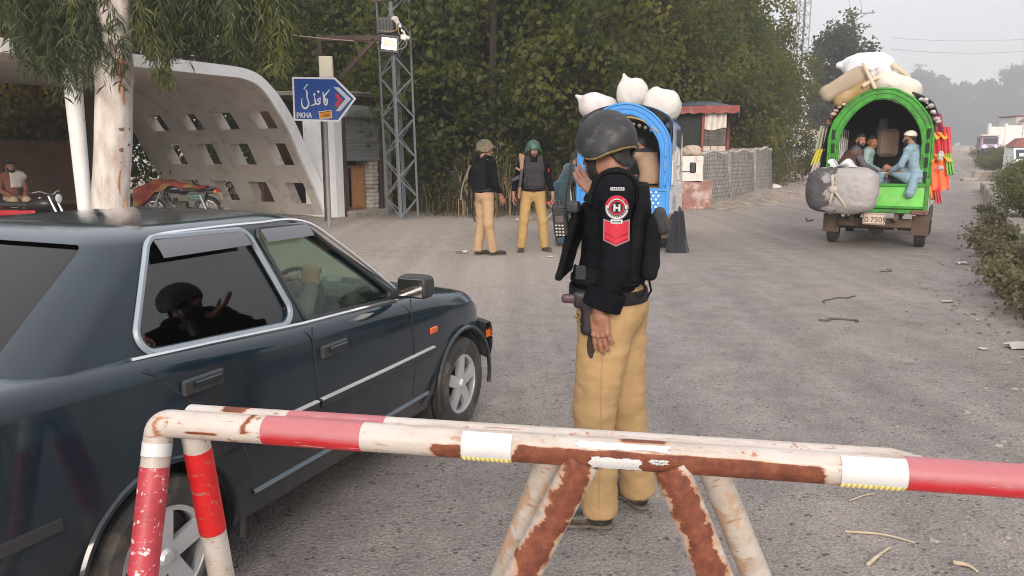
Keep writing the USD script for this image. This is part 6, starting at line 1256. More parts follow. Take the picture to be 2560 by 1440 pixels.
cabs = Polygon([(-.6, .4), (1.0, .4), (1.02, .95), (.75, 1.62), (-.6, 1.66)]).buffer(-.05).buffer(.05)
part(tk, 'cab', prism(cabs, 1.36, 'x', -.68), M('truck_pinkish', (.30, .20, .24), rough=.5, var=.1), smooth=30)
part(tk, 'windscreen', hull([(x, y, z) for x in (-.58, .58) for y, z in ((1.03, 1.0), (.83, 1.52), (.98, .99), (.78, 1.51))]), M('windscreen_dark', (.035, .045, .06)))
part(tk, 'roof_rack', box((0, .3, 1.78), (1.5, 1.5, .16), .03), M('rack_pale', (.5, .46, .42), rough=.7)); part(tk, 'cargo_box', box((0, -1.3, 1.15), (1.5, 1.6, 1.1), .03), M('cargo_dark', (.14, .12, .12), rough=.8))
for x in (-1, 1):
    part(tk, 'headlamp', move(trimesh.creation.icosphere(2, .10), (x*.46, 1.02, .74)), M('lamp_blue_lit', (.5, .6, 1.), rough=.2, emit=(.30, .42, 1., 26.))); part(tk, 'wheel', move(trimesh.creation.cylinder(.27, .16, sections=24), (x*.58, .6, .27), ry=math.pi/2), blackrub); part(tk, 'wheel', move(trimesh.creation.cylinder(.27, .16, sections=24), (x*.58, -1.5, .27), ry=math.pi/2), blackrub)
part(tk, 'bumper', box((0, 1.06, .52), (1.4, .1, .16), .02), blackpl)
# ================================================================== people
SKIN = M('skin_brown', (.27, .125, .078), rough=.55, var=.18, scale=14., bump=.08, bscale=160.)
SKIN2 = M('skin_tan', (.33, .165, .11), rough=.55, var=.15, scale=14.)
SKINP = M('skin_palm', (.46, .25, .19), rough=.55, var=.12, scale=14.)
HAIR = M('hair_black', (.010, .009, .008), rough=.7, var=.4, scale=60., stretch=(1, 1, .3))
WHITE_EYE = M('eye_white', (.36, .32, .29), rough=.3, var=.02); IRIS = M('eye_dark', (.015, .01, .008), rough=.2)
NAIL = M('nail', (.55, .33, .25), rough=.35, var=.05)
BLACKC = M('uniform_black', (.006, .0068, .0092), rough=.95, var=.25, scale=5., bump=.8, bscale=12., spec=.06)
VESTM = M('vest_black', (.0075, .0075, .0085), rough=.85, var=.3, scale=9., bump=.3, bscale=90., spec=.1)
VESTP = M('vest_plum', (.020, .015, .021), rough=.85, var=.2, scale=9.)
KHAKI = M('khaki_drill', (.37, .245, .122), rough=.92, var=.12, scale=3.5, bump=.45, bscale=7., spec=.1, stretch=(1.3, 1.3, .45))
KHAKI2 = M('khaki_pale', (.38, .25, .15), rough=.92, var=.12, scale=3.5, bump=.8, bscale=10., spec=.1)
LEATHER = M('shoe_leather', (.022, .02, .019), rough=.42, var=.3, scale=12., dirt=(.11, .085, .07), dirt_amt=.42, dirt_scale=9.)
SOLE = M('shoe_sole', (.10, .085, .07), rough=.85, var=.3, scale=14.)
def un(v): v = A(v, float); return v/np.linalg.norm(v)
def rotm(yaw=0, pitch=0, roll=0):      # head frame to body frame: yaw left positive, pitch nods down
    return trimesh.transformations.euler_matrix(-pitch, roll, yaw, 'rxyz')[:3, :3] if False else (trimesh.transformations.rotation_matrix(yaw, (0, 0, 1))@trimesh.transformations.rotation_matrix(-pitch, (1, 0, 0))@trimesh.transformations.rotation_matrix(roll, (0, 1, 0)))[:3, :3]
def head_sdf(q):
    d = su(.03, ell(q, (0, -.012, .038), (.074, .094, .084)), ell(q, (0, .022, -.035), (.060, .070, .082)))
    d = su(.025, d, ell(q, (0, .050, -.092), (.034, .032, .024)), ell(q, (.040, .02, -.07), (.022, .04, .03)), ell(q, (-.040, .02, -.07), (.022, .04, .03)))
    d = su(.012, d, rc(q, (-.034, .080, .020), (.034, .080, .020), .008, .008), ell(q, (.042, .062, -.022), (.020, .02, .016)), ell(q, (-.042, .062, -.022), (.020, .02, .016)))
    for x in (-.031, .031): d = ss(.012, d, ell(q, (x, .100, .002), (.016, .016, .010)))
    d = su(.010, d, rc(q, (0, .086, .008), (0, .108, -.034), .0075, .0115), ell(q, (.012, .098, -.038), (.008, .010, .007)), ell(q, (-.012, .098, -.038), (.008, .010, .007)))
    d = su(.006, d, rc(q, (-.020, .084, -.060), (.020, .084, -.060), .0055, .0055), rc(q, (-.017, .083, -.070), (.017, .083, -.070), .0065, .0065))
    d = ss(.004, d, rc(q, (-.02, .094, -.0648), (.02, .094, -.0648), .0022, .0022))
    for x in (-1, 1): d = su(.008, d, ss(.006, ell(q, (x*.077, -.012, -.008), (.011, .020, .032)), ell(q, (x*.088, -.006, -.006), (.008, .010, .018))))
    return d
def hand_geo(w, dr, n, side, curl, length=1.0, spread=.06):
    """joint chains of a hand: w wrist, dr along the fingers, n palm normal (the way the fingers curl), side +1 when the thumb lies along dr x n"""
    dr, n = un(dr), un(n); n = un(n-dr*(n@dr)); lat = np.cross(dr, n)*side; S_ = length
    fingers = []
    for i, (L, off) in enumerate(((.074, .0), (.083, .006), (.076, .002), (.058, -.008))):
        b = w+dr*(.090+off)*S_+lat*(.030-.0205*i)*S_; d = un(dr+lat*spread*(1.5-i)); pts = [b]; a = 0
        for k, fr_ in enumerate((.46, .31, .23)):
            a += curl[i]*(.8 if k == 0 else 1.0); dd = d*math.cos(a)+n*math.sin(a); pts.append(pts[-1]+dd*L*S_*fr_)
        fingers.append(pts)
    tb = w+dr*.026*S_+lat*.030*S_+n*.008; td = un(dr*.72+lat*.62+n*.35); te = un(dr*.92+lat*.22+n*.42)
    thumb = [tb, tb+td*.042*S_, tb+td*.042*S_+te*.032*S_, tb+td*.042*S_+te*.058*S_]
    return dict(w=w, dr=dr, n=n, lat=lat, fingers=fingers, thumb=thumb, S=S_)
def hand_sdf(p, H):
    S_ = H['S']; Rm = np.stack([H['lat'], H['n'], H['dr']], 1)
    d = rbox(p, H['w']+H['dr']*.054*S_-H['n']*.0, (.041*S_, .0135*S_, .046*S_), .0125*S_, Rm)
    d = su(.016, d, rc(p, H['w']-H['dr']*.05, H['w']+H['dr']*.02, .027*S_, .026*S_), ell(p, H['w']+H['dr']*.035*S_+H['lat']*.024*S_+H['n']*.010, (.019*S_, .014*S_, .030*S_), Rm))
    th = H['thumb']; d = su(.010, d, rc(p, th[0], th[1], .0135*S_, .0115*S_)); d = su(.004, d, np.minimum(rc(p, th[1], th[2], .0112*S_, .0100*S_), rc(p, th[2], th[3], .0100*S_, .0080*S_)))
    for i, f in enumerate(H['fingers']):
        r = (.0098, .0102, .0098, .0086)[i]*S_; e = rc(p, f[0]-(f[1]-f[0])*.35, f[1], r*1.08, r)
        e = su(.003, e, rc(p, f[1], f[2], r*1.02, r*.92), rc(p, f[2], f[3], r*.93, r*.74)); d = np.where(d < e, d, e)-0*d if False else su(.0035, d, e)
        d = su(.006, d, ell(p, f[0]-H['n']*.008*S_, (.010*S_, .010*S_, .010*S_)))
    return d
STAND = dict(pelvis=(0, 0, .97), hipL=(-.09, 0, .94), hipR=(.09, 0, .94), kneeL=(-.10, .02, .51), kneeR=(.10, .02, .51), anL=(-.11, -.02, .09), anR=(.11, -.02, .09), toeL=(-.15, 1., 0), toeR=(.15, 1., 0), waist=(0, .0, 1.08), chest=(0, -.01, 1.29), neck=(0, -.015, 1.47),
             shL=(-.185, -.01, 1.43), shR=(.185, -.01, 1.43), elL=(-.245, -.03, 1.14), elR=(.245, -.03, 1.14), wrL=(-.25, .06, .90), wrR=(.25, .06, .90), hdL=(0, .12, -1), hdR=(0, .12, -1), pnL=(1, 0, 0), pnR=(-1, 0, 0), head=(0, .02, 1.625))
def folds(p, amp, seed=0, k=1.0):
    q = p*k; return amp*(np.abs(fbm(q*A([7., 7., 11.], np.float32)+seed, 3, seed)-.5)*2-.4)+amp*.8*(fbm(q*A([3., 3., 4.5], np.float32)+seed+5, 2, seed)-.5)
def person(label, loc, rz, J, h=.012, skin=None, yaw=0, pitch=0, roll=0, build=1.0, shirt=None, hem=.0, trousers=None, tr_w=1.0, sleeve=1.0, shoes=None, hair=True, beard=0., moustache=False, curl=(.35, .4, .45, .5), group=None, hand_h=.005, name='person', tunic=None, foot=True, neckline=True, fold=.012, vis=None, sl_r=1.0, scale=None, collar=.22):
    J = {**STAND, **J}; J = {k: A(v, float) for k, v in J.items()}; skin = skin or SKIN; t = thing(name, label, 'person', loc, rz, group, scale=scale); HR = rotm(yaw, pitch, roll); hc = J['head']; B = build
    allp = A([v for k, v in J.items() if k[:2] not in ('to', 'hd', 'pn')]); lo, hi = allp.min(0)-.26, allp.max(0)+.26
    hp = lambda p: (p-A(hc, np.float32))@A(HR, np.float32)
    # --- the body: one continuous skin
    def arm(p, s, ra, off=0., end=1.0):
        sh, el, wr_ = J['sh'+s], J['el'+s], J['wr'+s]; return su(.02, rc(p, sh, el, ra+off, ra*.80+off), rc(p, el, el+(wr_-el)*end, ra*.80+off, ra*.58+off))
    def leg(p, s, off=0.): return su(.03, rc(p, J['hip'+s], J['knee'+s], .078*B+off, .055*B+off), rc(p, J['knee'+s], J['an'+s], .054*B+off, .038*B+off))
    def torso(p, off=0., k=.06):
        ax = un(J['neck']-J['pelvis']); sd_ = un(J['shR']-J['shL']); fw = np.cross(ax, sd_); fw = un(fw); sd_ = np.cross(fw, ax); Rm = np.stack([sd_, fw, ax], 1)
        d = su(k, ell(p, J['chest'], A((.165*B+off, .105*B+off, .20+off)), Rm), ell(p, J['waist'], A((.145*B+off, .105*B+off, .17+off)), Rm), ell(p, J['pelvis'], A((.155*B+off, .112*B+off, .13+off)), Rm))
        return su(.07, d, rc(p, J['shL'], J['shR'], .055+off, .055+off), rc(p, (J['shL']+J['neck'])/2+V(0, 0, .0), (J['shR']+J['neck'])/2, .05+off, .05+off))
    neck = lambda p, off=0.: rc(p, J['neck']-un(J['neck']-J['chest'])*.05, hc+HR@V(0, -.03, -.07), .060+off, .053+off)
    hands = {s: hand_geo(J['wr'+s], J['hd'+s], J['pn'+s], -1 if s == 'L' else 1, curl, 1.04) for s in 'LR'}
    def bodyf(p):
        d = su(.025, head_sdf(hp(p)), neck(p)); d = su(.05, d, torso(p, -.012)); 
        d = su(.025, d, arm(p, 'L', .042*B), arm(p, 'R', .042*B), leg(p, 'L', -.008), leg(p, 'R', -.008))
        for s in 'LR':
            fd = un(J['toe'+s]); d = su(.02, d, rc(p, J['an'+s]-fd*.03-V(0, 0, .03), J['an'+s]+fd*.13-V(0, 0, .055), .032, .026))
        return d
    ms = [sdf_mesh(bodyf, lo, hi, h)]
    if hand_h:
        for s in 'LR':
            H = hands[s]; pp = A([H['w']-H['dr']*.05]+[q for f in H['fingers']+[H['thumb']] for q in f]); ms.append(sdf_mesh(lambda p, H=H: hand_sdf(p, H), pp.min(0)-.05, pp.max(0)+.05, hand_h))
    if hand_h and h > .006:            # the head again, finer, over the coarse one
        ms.append(sdf_mesh(lambda p: su(.025, head_sdf(hp(p)), neck(p))-.0015, hc-.17, hc+.17, min(h, .007)))
    part(t, 'body', ms, skin, smooth=True)
    def inhead(fn, nm, mat, hh=.006, e=.19): return part(t, nm, sdf_mesh(lambda p: fn(hp(p)), hc-e, hc+e, hh), mat, smooth=True)
    for x in (-1, 1):
        e_ = part(t, 'eye', [move(trimesh.creation.icosphere(2, .0108), hc+HR@V(x*.031, .0782, .002))], WHITE_EYE, smooth=True)
        part(e_, 'iris', [move(trimesh.creation.icosphere(2, .0066), hc+HR@V(x*.031, .0838, .002))], IRIS, smooth=True)
        inhead(lambda q, x=x: rc(q, (x*.018, .092, .022), (x*.048, .078, .023), .0055, .0035)-wr(q, .003, (60, 60, 60)), 'eyebrow', HAIR, .005)
    if hair: inhead(lambda q: np.maximum(su(.025, head_sdf(q), rc(q, (0, -.037, -.03), (0, -.042, -.14), .056, .060))-.009-wr(q, .006, (30, 30, 20)), np.maximum(.062-q[:, 2]-1.25*np.maximum(0, .012-q[:, 1]), np.maximum(-.078-q[:, 2], np.where(q[:, 2] < .03, q[:, 1]+.008+.35*np.minimum(0, q[:, 2]+.02), -9)))), 'hair', HAIR)
    if beard: inhead(lambda q: np.maximum(head_sdf(q)-.003-beard*np.clip((-.045-q[:, 2])*14, 0, 1.6)-wr(q, .005, (45, 45, 30)), np.maximum(np.maximum(q[:, 2]+.058-np.clip((np.abs(q[:, 0])-.045)*3.2, 0, .05)-.10*(q[:, 1]-.05), -q[:, 1]+.012), -np.minimum(ell(q, (0, .1, -.0645), (.021, .05, .011)), ell(q, (0, .1, -.025), (.028, .06, .026))))), 'beard', HAIR)
    if moustache or beard: inhead(lambda q: su(.004, rc(q, (0, .098, -.051), (.026, .086, -.060), .0065, .004), rc(q, (0, .098, -.051), (-.026, .086, -.060), .0065, .004))-wr(q, .004, (60, 60, 60)), 'moustache', HAIR, .005)
    # --- clothes
    shirtf = None
    if shirt is not None:
        def shirtf(p, off=0.):
            d = torso(p, .020+off); 
            for s in 'LR': d = su(.035, d, arm(p, s, .046*B*sl_r, .016+off, sleeve))
            if neckline: d = su(.02, d, rc(p, J['neck']-V(0, 0, .03), J['neck']+(hc-J['neck'])*collar, .070+off, .067+off))
            if tunic is not None: d = su(.06, d, tunic(p, J)+(-off))
            d = d-folds(p, fold)
            if hem: d = np.maximum(d, hem-p[:, 2])
            for s in 'LR':
                w_, e_ = J['wr'+s], J['el'+s]; c_ = e_+(w_-e_)*sleeve; n_ = un(w_-e_); d = np.maximum(d, np.where(np.linalg.norm(p-A(c_, np.float32), axis=1) < .10, (p-A(c_, np.float32))@A(n_, np.float32), -9))
            if neckline: d = np.maximum(d, -rc(p, J['neck']+(hc-J['neck'])*.10, hc, .052, .06))
            return d
        part(t, 'shirt', sdf_mesh(shirtf, lo, hi, h), shirt, smooth=True)
    trf = None
    if trousers is not None:
        def trf(p):
            d = ell(p, J['pelvis']-V(0, .012*tr_w, 0), (.165*B, .120*B*max(1., tr_w*.95), .15))
            for s in 'LR':
                k_, a_ = J['knee'+s], J['an'+s]; d = su(.05, d, su(.04, rc(p, J['hip'+s], k_, .098*B*tr_w, .080*(.4+.6*tr_w)), rc(p, k_, a_, .079*(.4+.6*tr_w), .074*(.5+.5*tr_w))))
            d = d-folds(p, fold*1.0, 3)-.0015*np.sin(p[:, 2]*34+p[:, 1]*18+np.sin(p[:, 0]*20)*2)*np.clip((.55-p[:, 2])*2, 0, 1)
            for s in 'LR':
                a_, k_ = J['an'+s], J['knee'+s]; n_ = un(a_-k_); d = np.maximum(d, np.where(np.linalg.norm(p-A(a_, np.float32), axis=1) < .17, (p-A(a_+n_*.03, np.float32))@A(n_, np.float32), -9))
            return np.maximum(d, p[:, 2]-J['pelvis'][2]-.10) if hem < 10 else d
        part(t, 'trousers', sdf_mesh(trf, lo, hi, h), trousers, smooth=True)
    if shoes is not None and foot:
        for s in 'LR':
            a_ = J['an'+s]; fd = un(J['toe'+s]*V(1, 1, 1)); sdv = np.cross(fd, (0, 0, 1)); Rm = np.stack([un(sdv), fd, np.cross(un(sdv), fd)], 1); c0 = a_+fd*.055-V(0, 0, .09)
            fq = lambda p: (p-A(c0, np.float32))@A(Rm, np.float32)
            def up(p):
                q = fq(p); d = su(.03, ell(q, (0, .075, .040), (.046, .095, .038)), ell(q, (0, -.055, .05), (.037, .060, .045)), rc(q, (0, -.05, .05), (0, -.05, .10), .040, .042)); return np.maximum(d, .014-q[:, 2])-wr(q, .002, (40, 40, 40))
            def sole(p):
                q = fq(p); w_ = np.where(q[:, 1] > 0, .050, .040+0*q[:, 1]); r_ = np.sqrt((q[:, 0]/np.interp(q[:, 1], [-.12, 0, .08, .18], [.040, .041, .050, .044]))**2+((q[:, 1]-.03)/.150)**6)-1; d = r_*.045; return np.maximum(np.maximum(d, q[:, 2]-.020), -q[:, 2]-.0+np.where((q[:, 1] > -.03) & (q[:, 1] < .0), .008, 0))
            sp = part(t, 'shoe', sdf_mesh(up, c0-.25, c0+.25, min(h, .008)), shoes, smooth=True); part(sp, 'sole', sdf_mesh(sole, c0-.25, c0+.25, min(h, .008)), SOLE, smooth=True)
    return t, J, dict(head=hp, HR=HR, shirt=shirtf, torso=torso, hands=hands, lo=lo, hi=hi, arm=arm, trousers=trf)
def helmet(t, J, C, mat, rim, h=.008, brim=0., tilt=.0, rs=(.116, .136, .138), cz=.035):
    """shell with ear flare; cut along a tilted rim"""
    def base(q, off=0.): return su(.03, ell(q, (0, -.008, cz), A(rs)+off), ell(q, (.10, -.015, -.012), A((.034, .065, .055))+off), ell(q, (-.10, -.015, -.012), A((.034, .065, .055))+off))
    cut = lambda q: (.012-.020*np.cos(q[:, 1]*0)-.0)+.028*np.clip(q[:, 1]*12-.3, 0, 1)-.028*np.exp(-((q[:, 1]+.02)/.07)**2)-q[:, 2]+tilt*q[:, 1]
    def f(q):
        d = np.maximum(base(q), -(base(q)+.010)); d = np.maximum(d, cut(q))
        if brim: d = su(.01, d, np.maximum(ell(q, (0, .115, .050), (.095, .055, .010)), -base(q)-.01))
        return d
    hp, hc = C['head'], J['head']; p_ = part(t, 'helmet', sdf_mesh(lambda p: f(hp(p)), hc-.28, hc+.28, h), mat, smooth=True)
    if rim is not None: part(p_, 'rim', sdf_mesh(lambda p: (lambda q: np.sqrt((base(q)+.005)**2+cut(q)**2)-.0065)(hp(p)), hc-.28, hc+.28, min(h, .006)), rim, smooth=True)
    return p_
def decal(parent, name, poly, org, ud, vd, nd, sdf, mat, lift=.003, seg=.012, reach=.12):
    """a cloth patch: a flat outline laid on the garment's surface"""
    ms = []
    for g in getattr(poly, 'geoms', [poly]):
        v, f = trimesh.creation.triangulate_polygon(g, engine='earcut'); v, f = trimesh.remesh.subdivide_to_size(np.c_[v, np.zeros(len(v))], f, seg); ms.append(trimesh.Trimesh(v, f, process=False))
    m = join(ms); uv = np.array(m.vertices); org, ud, vd, nd = (A(x, float) for x in (org, ud, vd, nd)); b = org+uv[:, :1]*ud+uv[:, 1:2]*vd
    ts = np.linspace(reach, -reach, 161); D = np.stack([sdf((b+nd*t_).astype(np.float32)) for t_ in ts], 1)-lift; k = np.argmax(D < 0, 1); k = np.where((D < 0).any(1), np.maximum(k, 1), 80)
    i = np.arange(len(b)); d0, d1 = D[i, k-1], D[i, k]; fr_ = np.clip(d0/(d0-d1+1e-9), 0, 1); tt = ts[k-1]+(ts[k]-ts[k-1])*fr_
    for _ in range(2): tt = .5*tt+.5*np.array([tt[n_].mean() if len(n_) else tt[j] for j, n_ in enumerate(m.vertex_neighbors)])
    v = b+nd*(tt+.001)[:, None]; f = np.array(m.faces); return part(parent, name, trimesh.Trimesh(v, f, process=False), mat, smooth=True)
def band_sdf(base, z0, z1, off, tilt=(0, 0)): return lambda p: np.maximum(np.maximum(base(p)-off, -(base(p)-off+.012)), np.maximum(z0-p[:, 2]+tilt[0]*p[:, 1], p[:, 2]-z1-tilt[0]*p[:, 1]))
ARM_BLACK = M('helmet_black', (.0125, .0135, .016), rough=.6, var=.25, scale=9., dirt=(.055, .055, .055), dirt_amt=.3, dirt_scale=14.)
# ------------------------------------------------------------------ the main officer
OX, OY, OR = .43, 3.28, math.radians(76)
JM = dict(pelvis=(0, 0, 1.00), hipL=(-.09, 0, .97), hipR=(.09, -.03, .97), kneeL=(-.10, .045, .54), kneeR=(.105, -.065, .54), anL=(-.115, .01, .095), anR=(.135, -.14, .095), toeL=(-.10, 1, 0), toeR=(.75, .65, 0), waist=(0, .015, 1.12), chest=(0, .0, 1.335), neck=(0, -.005, 1.53),
          shL=(-.195, -.035, 1.485), shR=(.19, .0, 1.485), elL=(-.245, -.05, 1.205), elR=(.27, .10, 1.24), wrL=(-.255, .012, 1.015), wrR=(.10, .085, 1.485), hdL=(-.02, -.10, -1), hdR=(.62, .55, .45), pnL=(.92, -.35, 0), pnR=(-.6, -.3, .5), head=(0, .032, 1.662))
off, JJ, CC = person('police officer with black helmet and red sleeve chevron standing behind the barrier', (OX, OY, 0), OR, JM, h=.0075, yaw=-.42, pitch=.14, shirt=BLACKC, hem=1.045, trousers=KHAKI, tr_w=1.27, sleeve=.86, sl_r=1.12, shoes=LEATHER, hair=True, beard=.004, curl=(.16, .20, .23, .28), hand_h=.0032, fold=.015, build=1.06, collar=.50)
helmet(off, JJ, CC, ARM_BLACK, M('rim_tan', (.16, .115, .045), rough=.8, var=.4, scale=60.), h=.006, tilt=-.06)
tors = CC['torso']; shf = CC['shirt']
# vest: front and back plates over the shirt, shoulder straps, side strap with buckle
def vest_part(name, fn, lo, hi, mat=VESTM, hh=.0075, parent=None): return part(parent or off, name, sdf_mesh(fn, lo, hi, hh), mat, smooth=True)
vest_back = vest_part('vest_back_panel', lambda p: np.maximum(np.maximum(np.abs(tors(p, .040)-.006)-.017, np.maximum(p[:, 1]+.055, np.abs(p[:, 0])-.165)), np.maximum(1.125-p[:, 2], p[:, 2]-1.53))-folds(p, .007, 8), (-.3, -.34, .95), (.3, .05, 1.62))
vest_part('vest_back_pouch', lambda p: rbox((p-A((-.05, -.180, 1.265), np.float32))@A(trimesh.transformations.rotation_matrix(.05, (1, 0, 0))[:3, :3], np.float32), (0, 0, 0), (.115, .034, .135), .03)-folds(p, .010, 2), (-.3, -.36, .95), (.2, -.05, 1.45))
vest_part('vest_pouch_flap', lambda p: rbox((p-A((-.06, -.214, 1.375), np.float32))@A(trimesh.transformations.rotation_matrix(-.35, (1, 0, 0))[:3, :3], np.float32), (0, 0, 0), (.10, .022, .052), .018)-wr(p, .008, (12, 12, 12)), (-.25, -.36, 1.2), (.15, -.08, 1.48), M('vest_flap_grey', (.015, .015, .018), rough=.75, var=.2))
vest_part('vest_front_panel', lambda p: rbox((p-A((0, .170, 1.275), np.float32))@A(trimesh.transformations.rotation_matrix(.24, (1, 0, 0))[:3, :3], np.float32), (0, 0, 0), (.15, .018, .165), .016)-folds(p, .010, 4), (-.3, .0, .85), (.3, .36, 1.55))
vest_part('vest_lower_hem', lambda p: np.maximum(np.abs(tors(p, .036)-.004)-.006, np.maximum(1.105-p[:, 2], p[:, 2]-1.135))-wr(p, .003, (20, 20, 20)), (-.3, -.3, .95), (.3, .3, 1.12), VESTM, .008)
for dy in (-.175, -.15): part(off, 'strap_end', tube([(-.12, dy, 1.13), (-.125, dy-.01, 1.09), (-.12, dy+.006, 1.06)], .005, 5), VESTM)
for sx_ in (-1, 1):
    vest_part('shoulder_strap', lambda p, sx_=sx_: np.maximum(np.maximum(np.abs(shf(p)-.007)-.006, np.abs(p[:, 0]-sx_*.125+.10*(p[:, 1]))-.030), 1.44-p[:, 2]), (-.3, -.3, 1.35), (.3, .3, 1.7))
side = part(off, 'side_strap', sdf_mesh(lambda p: np.maximum(np.maximum(np.abs(tors(p, .028)-.006)-.006, np.abs(p[:, 2]-1.155-.02*p[:, 1])-.024), p[:, 0]+.05), V(-.3, -.3, 1.0), V(0, .3, 1.2), .007), VESTM, smooth=True)
def on_torso(y, z, off_, sdf=None):       # outermost point on his left side
    xs = np.linspace(-.45, 0, 226); d = (sdf or tors)(np.stack([xs, np.full(226, y), np.full(226, z)], 1).astype(np.float32))-off_; k = int(np.argmax(d < 0)); return V(xs[k], y, z)
bk = on_torso(.105, 1.16, .046); part(side, 'buckle', box(bk-V(.006, 0, 0), (.018, .05, .062), .006, rz=-.35), blackpl)
# duty belt, holster, revolver grip, cartridge loops
belt = part(off, 'duty_belt', sdf_mesh(lambda p: np.maximum(np.abs(np.minimum(tors(p, .030), ell(p, JJ['pelvis'], (.18, .14, .16))+.0)-.012)-.007, np.abs(p[:, 2]-1.060-.03*p[:, 1])-.028), V(-.35, -.32, .92), V(.35, .32, 1.16), .0075), M('belt_leather', (.010, .0095, .010), rough=.6, var=.2, spec=.2), smooth=True)
hb = on_torso(.055, 1.02, .05); hst = part(off, 'holster', sdf_mesh(lambda p: su(.015, rbox(p, hb+V(-.012, -.01, -.03), (.026, .050, .085), .022), rbox(p, hb+V(-.012, .015, .035), (.022, .055, .035), .016)), hb-.22, hb+.2, .007), M('holster_leather', (.018, .016, .017), rough=.38, var=.2), smooth=True)
gr = part(off, 'revolver_grip', sdf_mesh(lambda p: su(.012, rbox(p, hb+V(-.012, .085, .038), (.017, .036, .019), .012), rbox(p, hb+V(-.016, .03, .045), (.014, .03, .016), .012)), hb-.2, hb+.25, .006), M('grip_plum', (.075, .035, .055), rough=.4, var=.15), smooth=True)
for dy, dz in ((-.028, .05), (-.045, -.012), (.005, .055)): part(hst, 'snap_stud', move(trimesh.creation.icosphere(2, .0085), hb+V(-.036, dy, dz)), chrome, smooth=True)
for i in range(4): part(belt, 'cartridge', tube([hb+V(-.01, .052-.010*i, -.03-.018*i), hb+V(-.025, .058-.010*i, -.034-.018*i)], .0065, 8), M('brass', (.55, .38, .14), rough=.3, metal=.8, var=.1), smooth=True)
vest_part('trouser_pocket', lambda p: ell(p, A(on_torso(.05, .86, .0, CC['trousers']))+V(.002, 0, 0), (.010, .020, .060)), (-.3, -.1, .7), (0, .2, 1.0), M('pocket_dark', (.03, .02, .012), rough=.9), .005)
for zz in (1,):
    pts_ = [on_torso(.005, z_, .002, CC['trousers']) for z_ in np.linspace(.93, .13, 40)]; part(off, 'side_seam', tube(pts_, .0024, 5), KHAKI, smooth=True)
# rolled sleeve end
wl_, el_ = JJ['wrL'], JJ['elL']; cz_ = el_+(wl_-el_)*.86; nn_ = un(wl_-el_)
vest_part('sleeve_cuff', lambda p: su(.01, np.maximum(np.abs(rc(p, el_, cz_, .075, .070))-.011, np.abs((p-A(cz_-nn_*.03, np.float32))@A(nn_, np.float32))-.038)-wr(p, .006, (14, 14, 14))), cz_-.2, cz_+.2, BLACKC, .006)
for i, f_ in enumerate(CC['hands']['L']['fingers']):
    H_ = CC['hands']['L']; e_ = un(f_[3]-f_[2]); nb = un(-H_['n']+e_*(H_['n']@e_)); part(off, 'fingernail', move(trimesh.creation.icosphere(2, 1.), (0, 0, 0), s=V(.0058, .0018, .0072)).apply_transform(np.vstack([np.c_[np.stack([np.cross(nb, e_), nb, e_], 1), f_[3]+nb*.0058-e_*.003], [0, 0, 0, 1]])), NAIL, smooth=True)
# sleeve badges, laid on his left sleeve
so = V(-.215, -.045, 1.40); ND = un(V(-1, -.10, .12)); UD = un(V(-.10, 1, 0)); UD = -un(UD-ND*(UD@ND)); VD = np.cross(ND, UD)*-1.0; VD = VD if VD[2] > 0 else -VD
UDr = UD     # +u runs towards his back: to the right as the viewer reads it
patch_red = M('patch_red', (.42, .010, .03), rough=.75, var=.08, scale=30.); patch_w = M('patch_white', (.48, .47, .48), rough=.8, var=.06, scale=40.); patch_k = M('patch_black', (.015, .015, .018), rough=.85); patch_g = M('patch_grey', (.20, .20, .22), rough=.8)
def D(nm, poly, dv_, lift, mat, du=0.): return decal(off, nm, affinity.translate(poly, du, dv_), so, UDr, VD, ND, shf, mat, lift)
cv = .034
D('round_patch', Point(0, 0).buffer(.049, 24), cv, .003, patch_k)
D('round_patch_white', shapely.union_all([Point(0, 0).buffer(.0445, 24).difference(Point(0, 0).buffer(.031, 24)), Polygon([(-.022, -.062), (.022, -.062), (.024, -.046), (-.024, -.046)])]), cv, .0045, patch_w)
D('round_patch_red', Point(0, 0).buffer(.0475, 24).difference(Point(0, 0).buffer(.036, 24)).intersection(shapely.box(-.06, .010, .06, .06)), cv, .006, patch_red)
D('round_patch_ring', Point(0, 0).buffer(.0285, 20).difference(Point(0, 0).buffer(.0225, 20)), cv, .006, patch_red)
D('round_patch_letter', shapely.union_all([shapely.box(-.0135, -.014, -.006, .014), shapely.box(.006, -.014, .0135, .014), Polygon([(-.007, .004), (-.007, -.003), (.007, -.004), (.007, .003)])]), cv, .006, patch_w)
r7 = np.random.default_rng(2)
D('round_patch_print', shapely.union_all([affinity.rotate(shapely.box(-.0018, -.004, .0018, .004), math.degrees(a)-90).buffer(0) if False else affinity.translate(affinity.rotate(shapely.box(-.0018, -.0035, .0018, .0035), math.degrees(a)+90), .0345*math.cos(a), .0345*math.sin(a)) for a in np.linspace(math.pi*1.05, math.pi*1.95, 15)]+[shapely.box(x-.0015, -.057, x+.0015, -.051) for x in np.linspace(-.016, .016, 8)]), cv, .007, patch_k)
chv = Polygon([(-.048, .048), (0, .030), (.048, .048), (.048, -.030), (0, -.052), (-.048, -.030)]); D('chevron_badge', chv.buffer(.004, join_style=2), -.062, .003, patch_g); D('chevron_red', chv, -.062, .0045, patch_red)
for k in range(2): D('chevron_stitch', LineString([(-.044, -.004-.022*k), (0, -.024-.022*k), (.044, -.004-.022*k)]).buffer(.0014), -.062, .0058, M('patch_red_dark', (.28, .006, .02), rough=.8))
D('name_strip', shapely.box(-.027, -.006, .027, .006), .108, .004, patch_w); D('name_print', shapely.union_all([shapely.box(x-.0022, -.0035, x+.0022, .0035) for x in np.linspace(-.021, .021, 7)]), .108, .0055, patch_k)
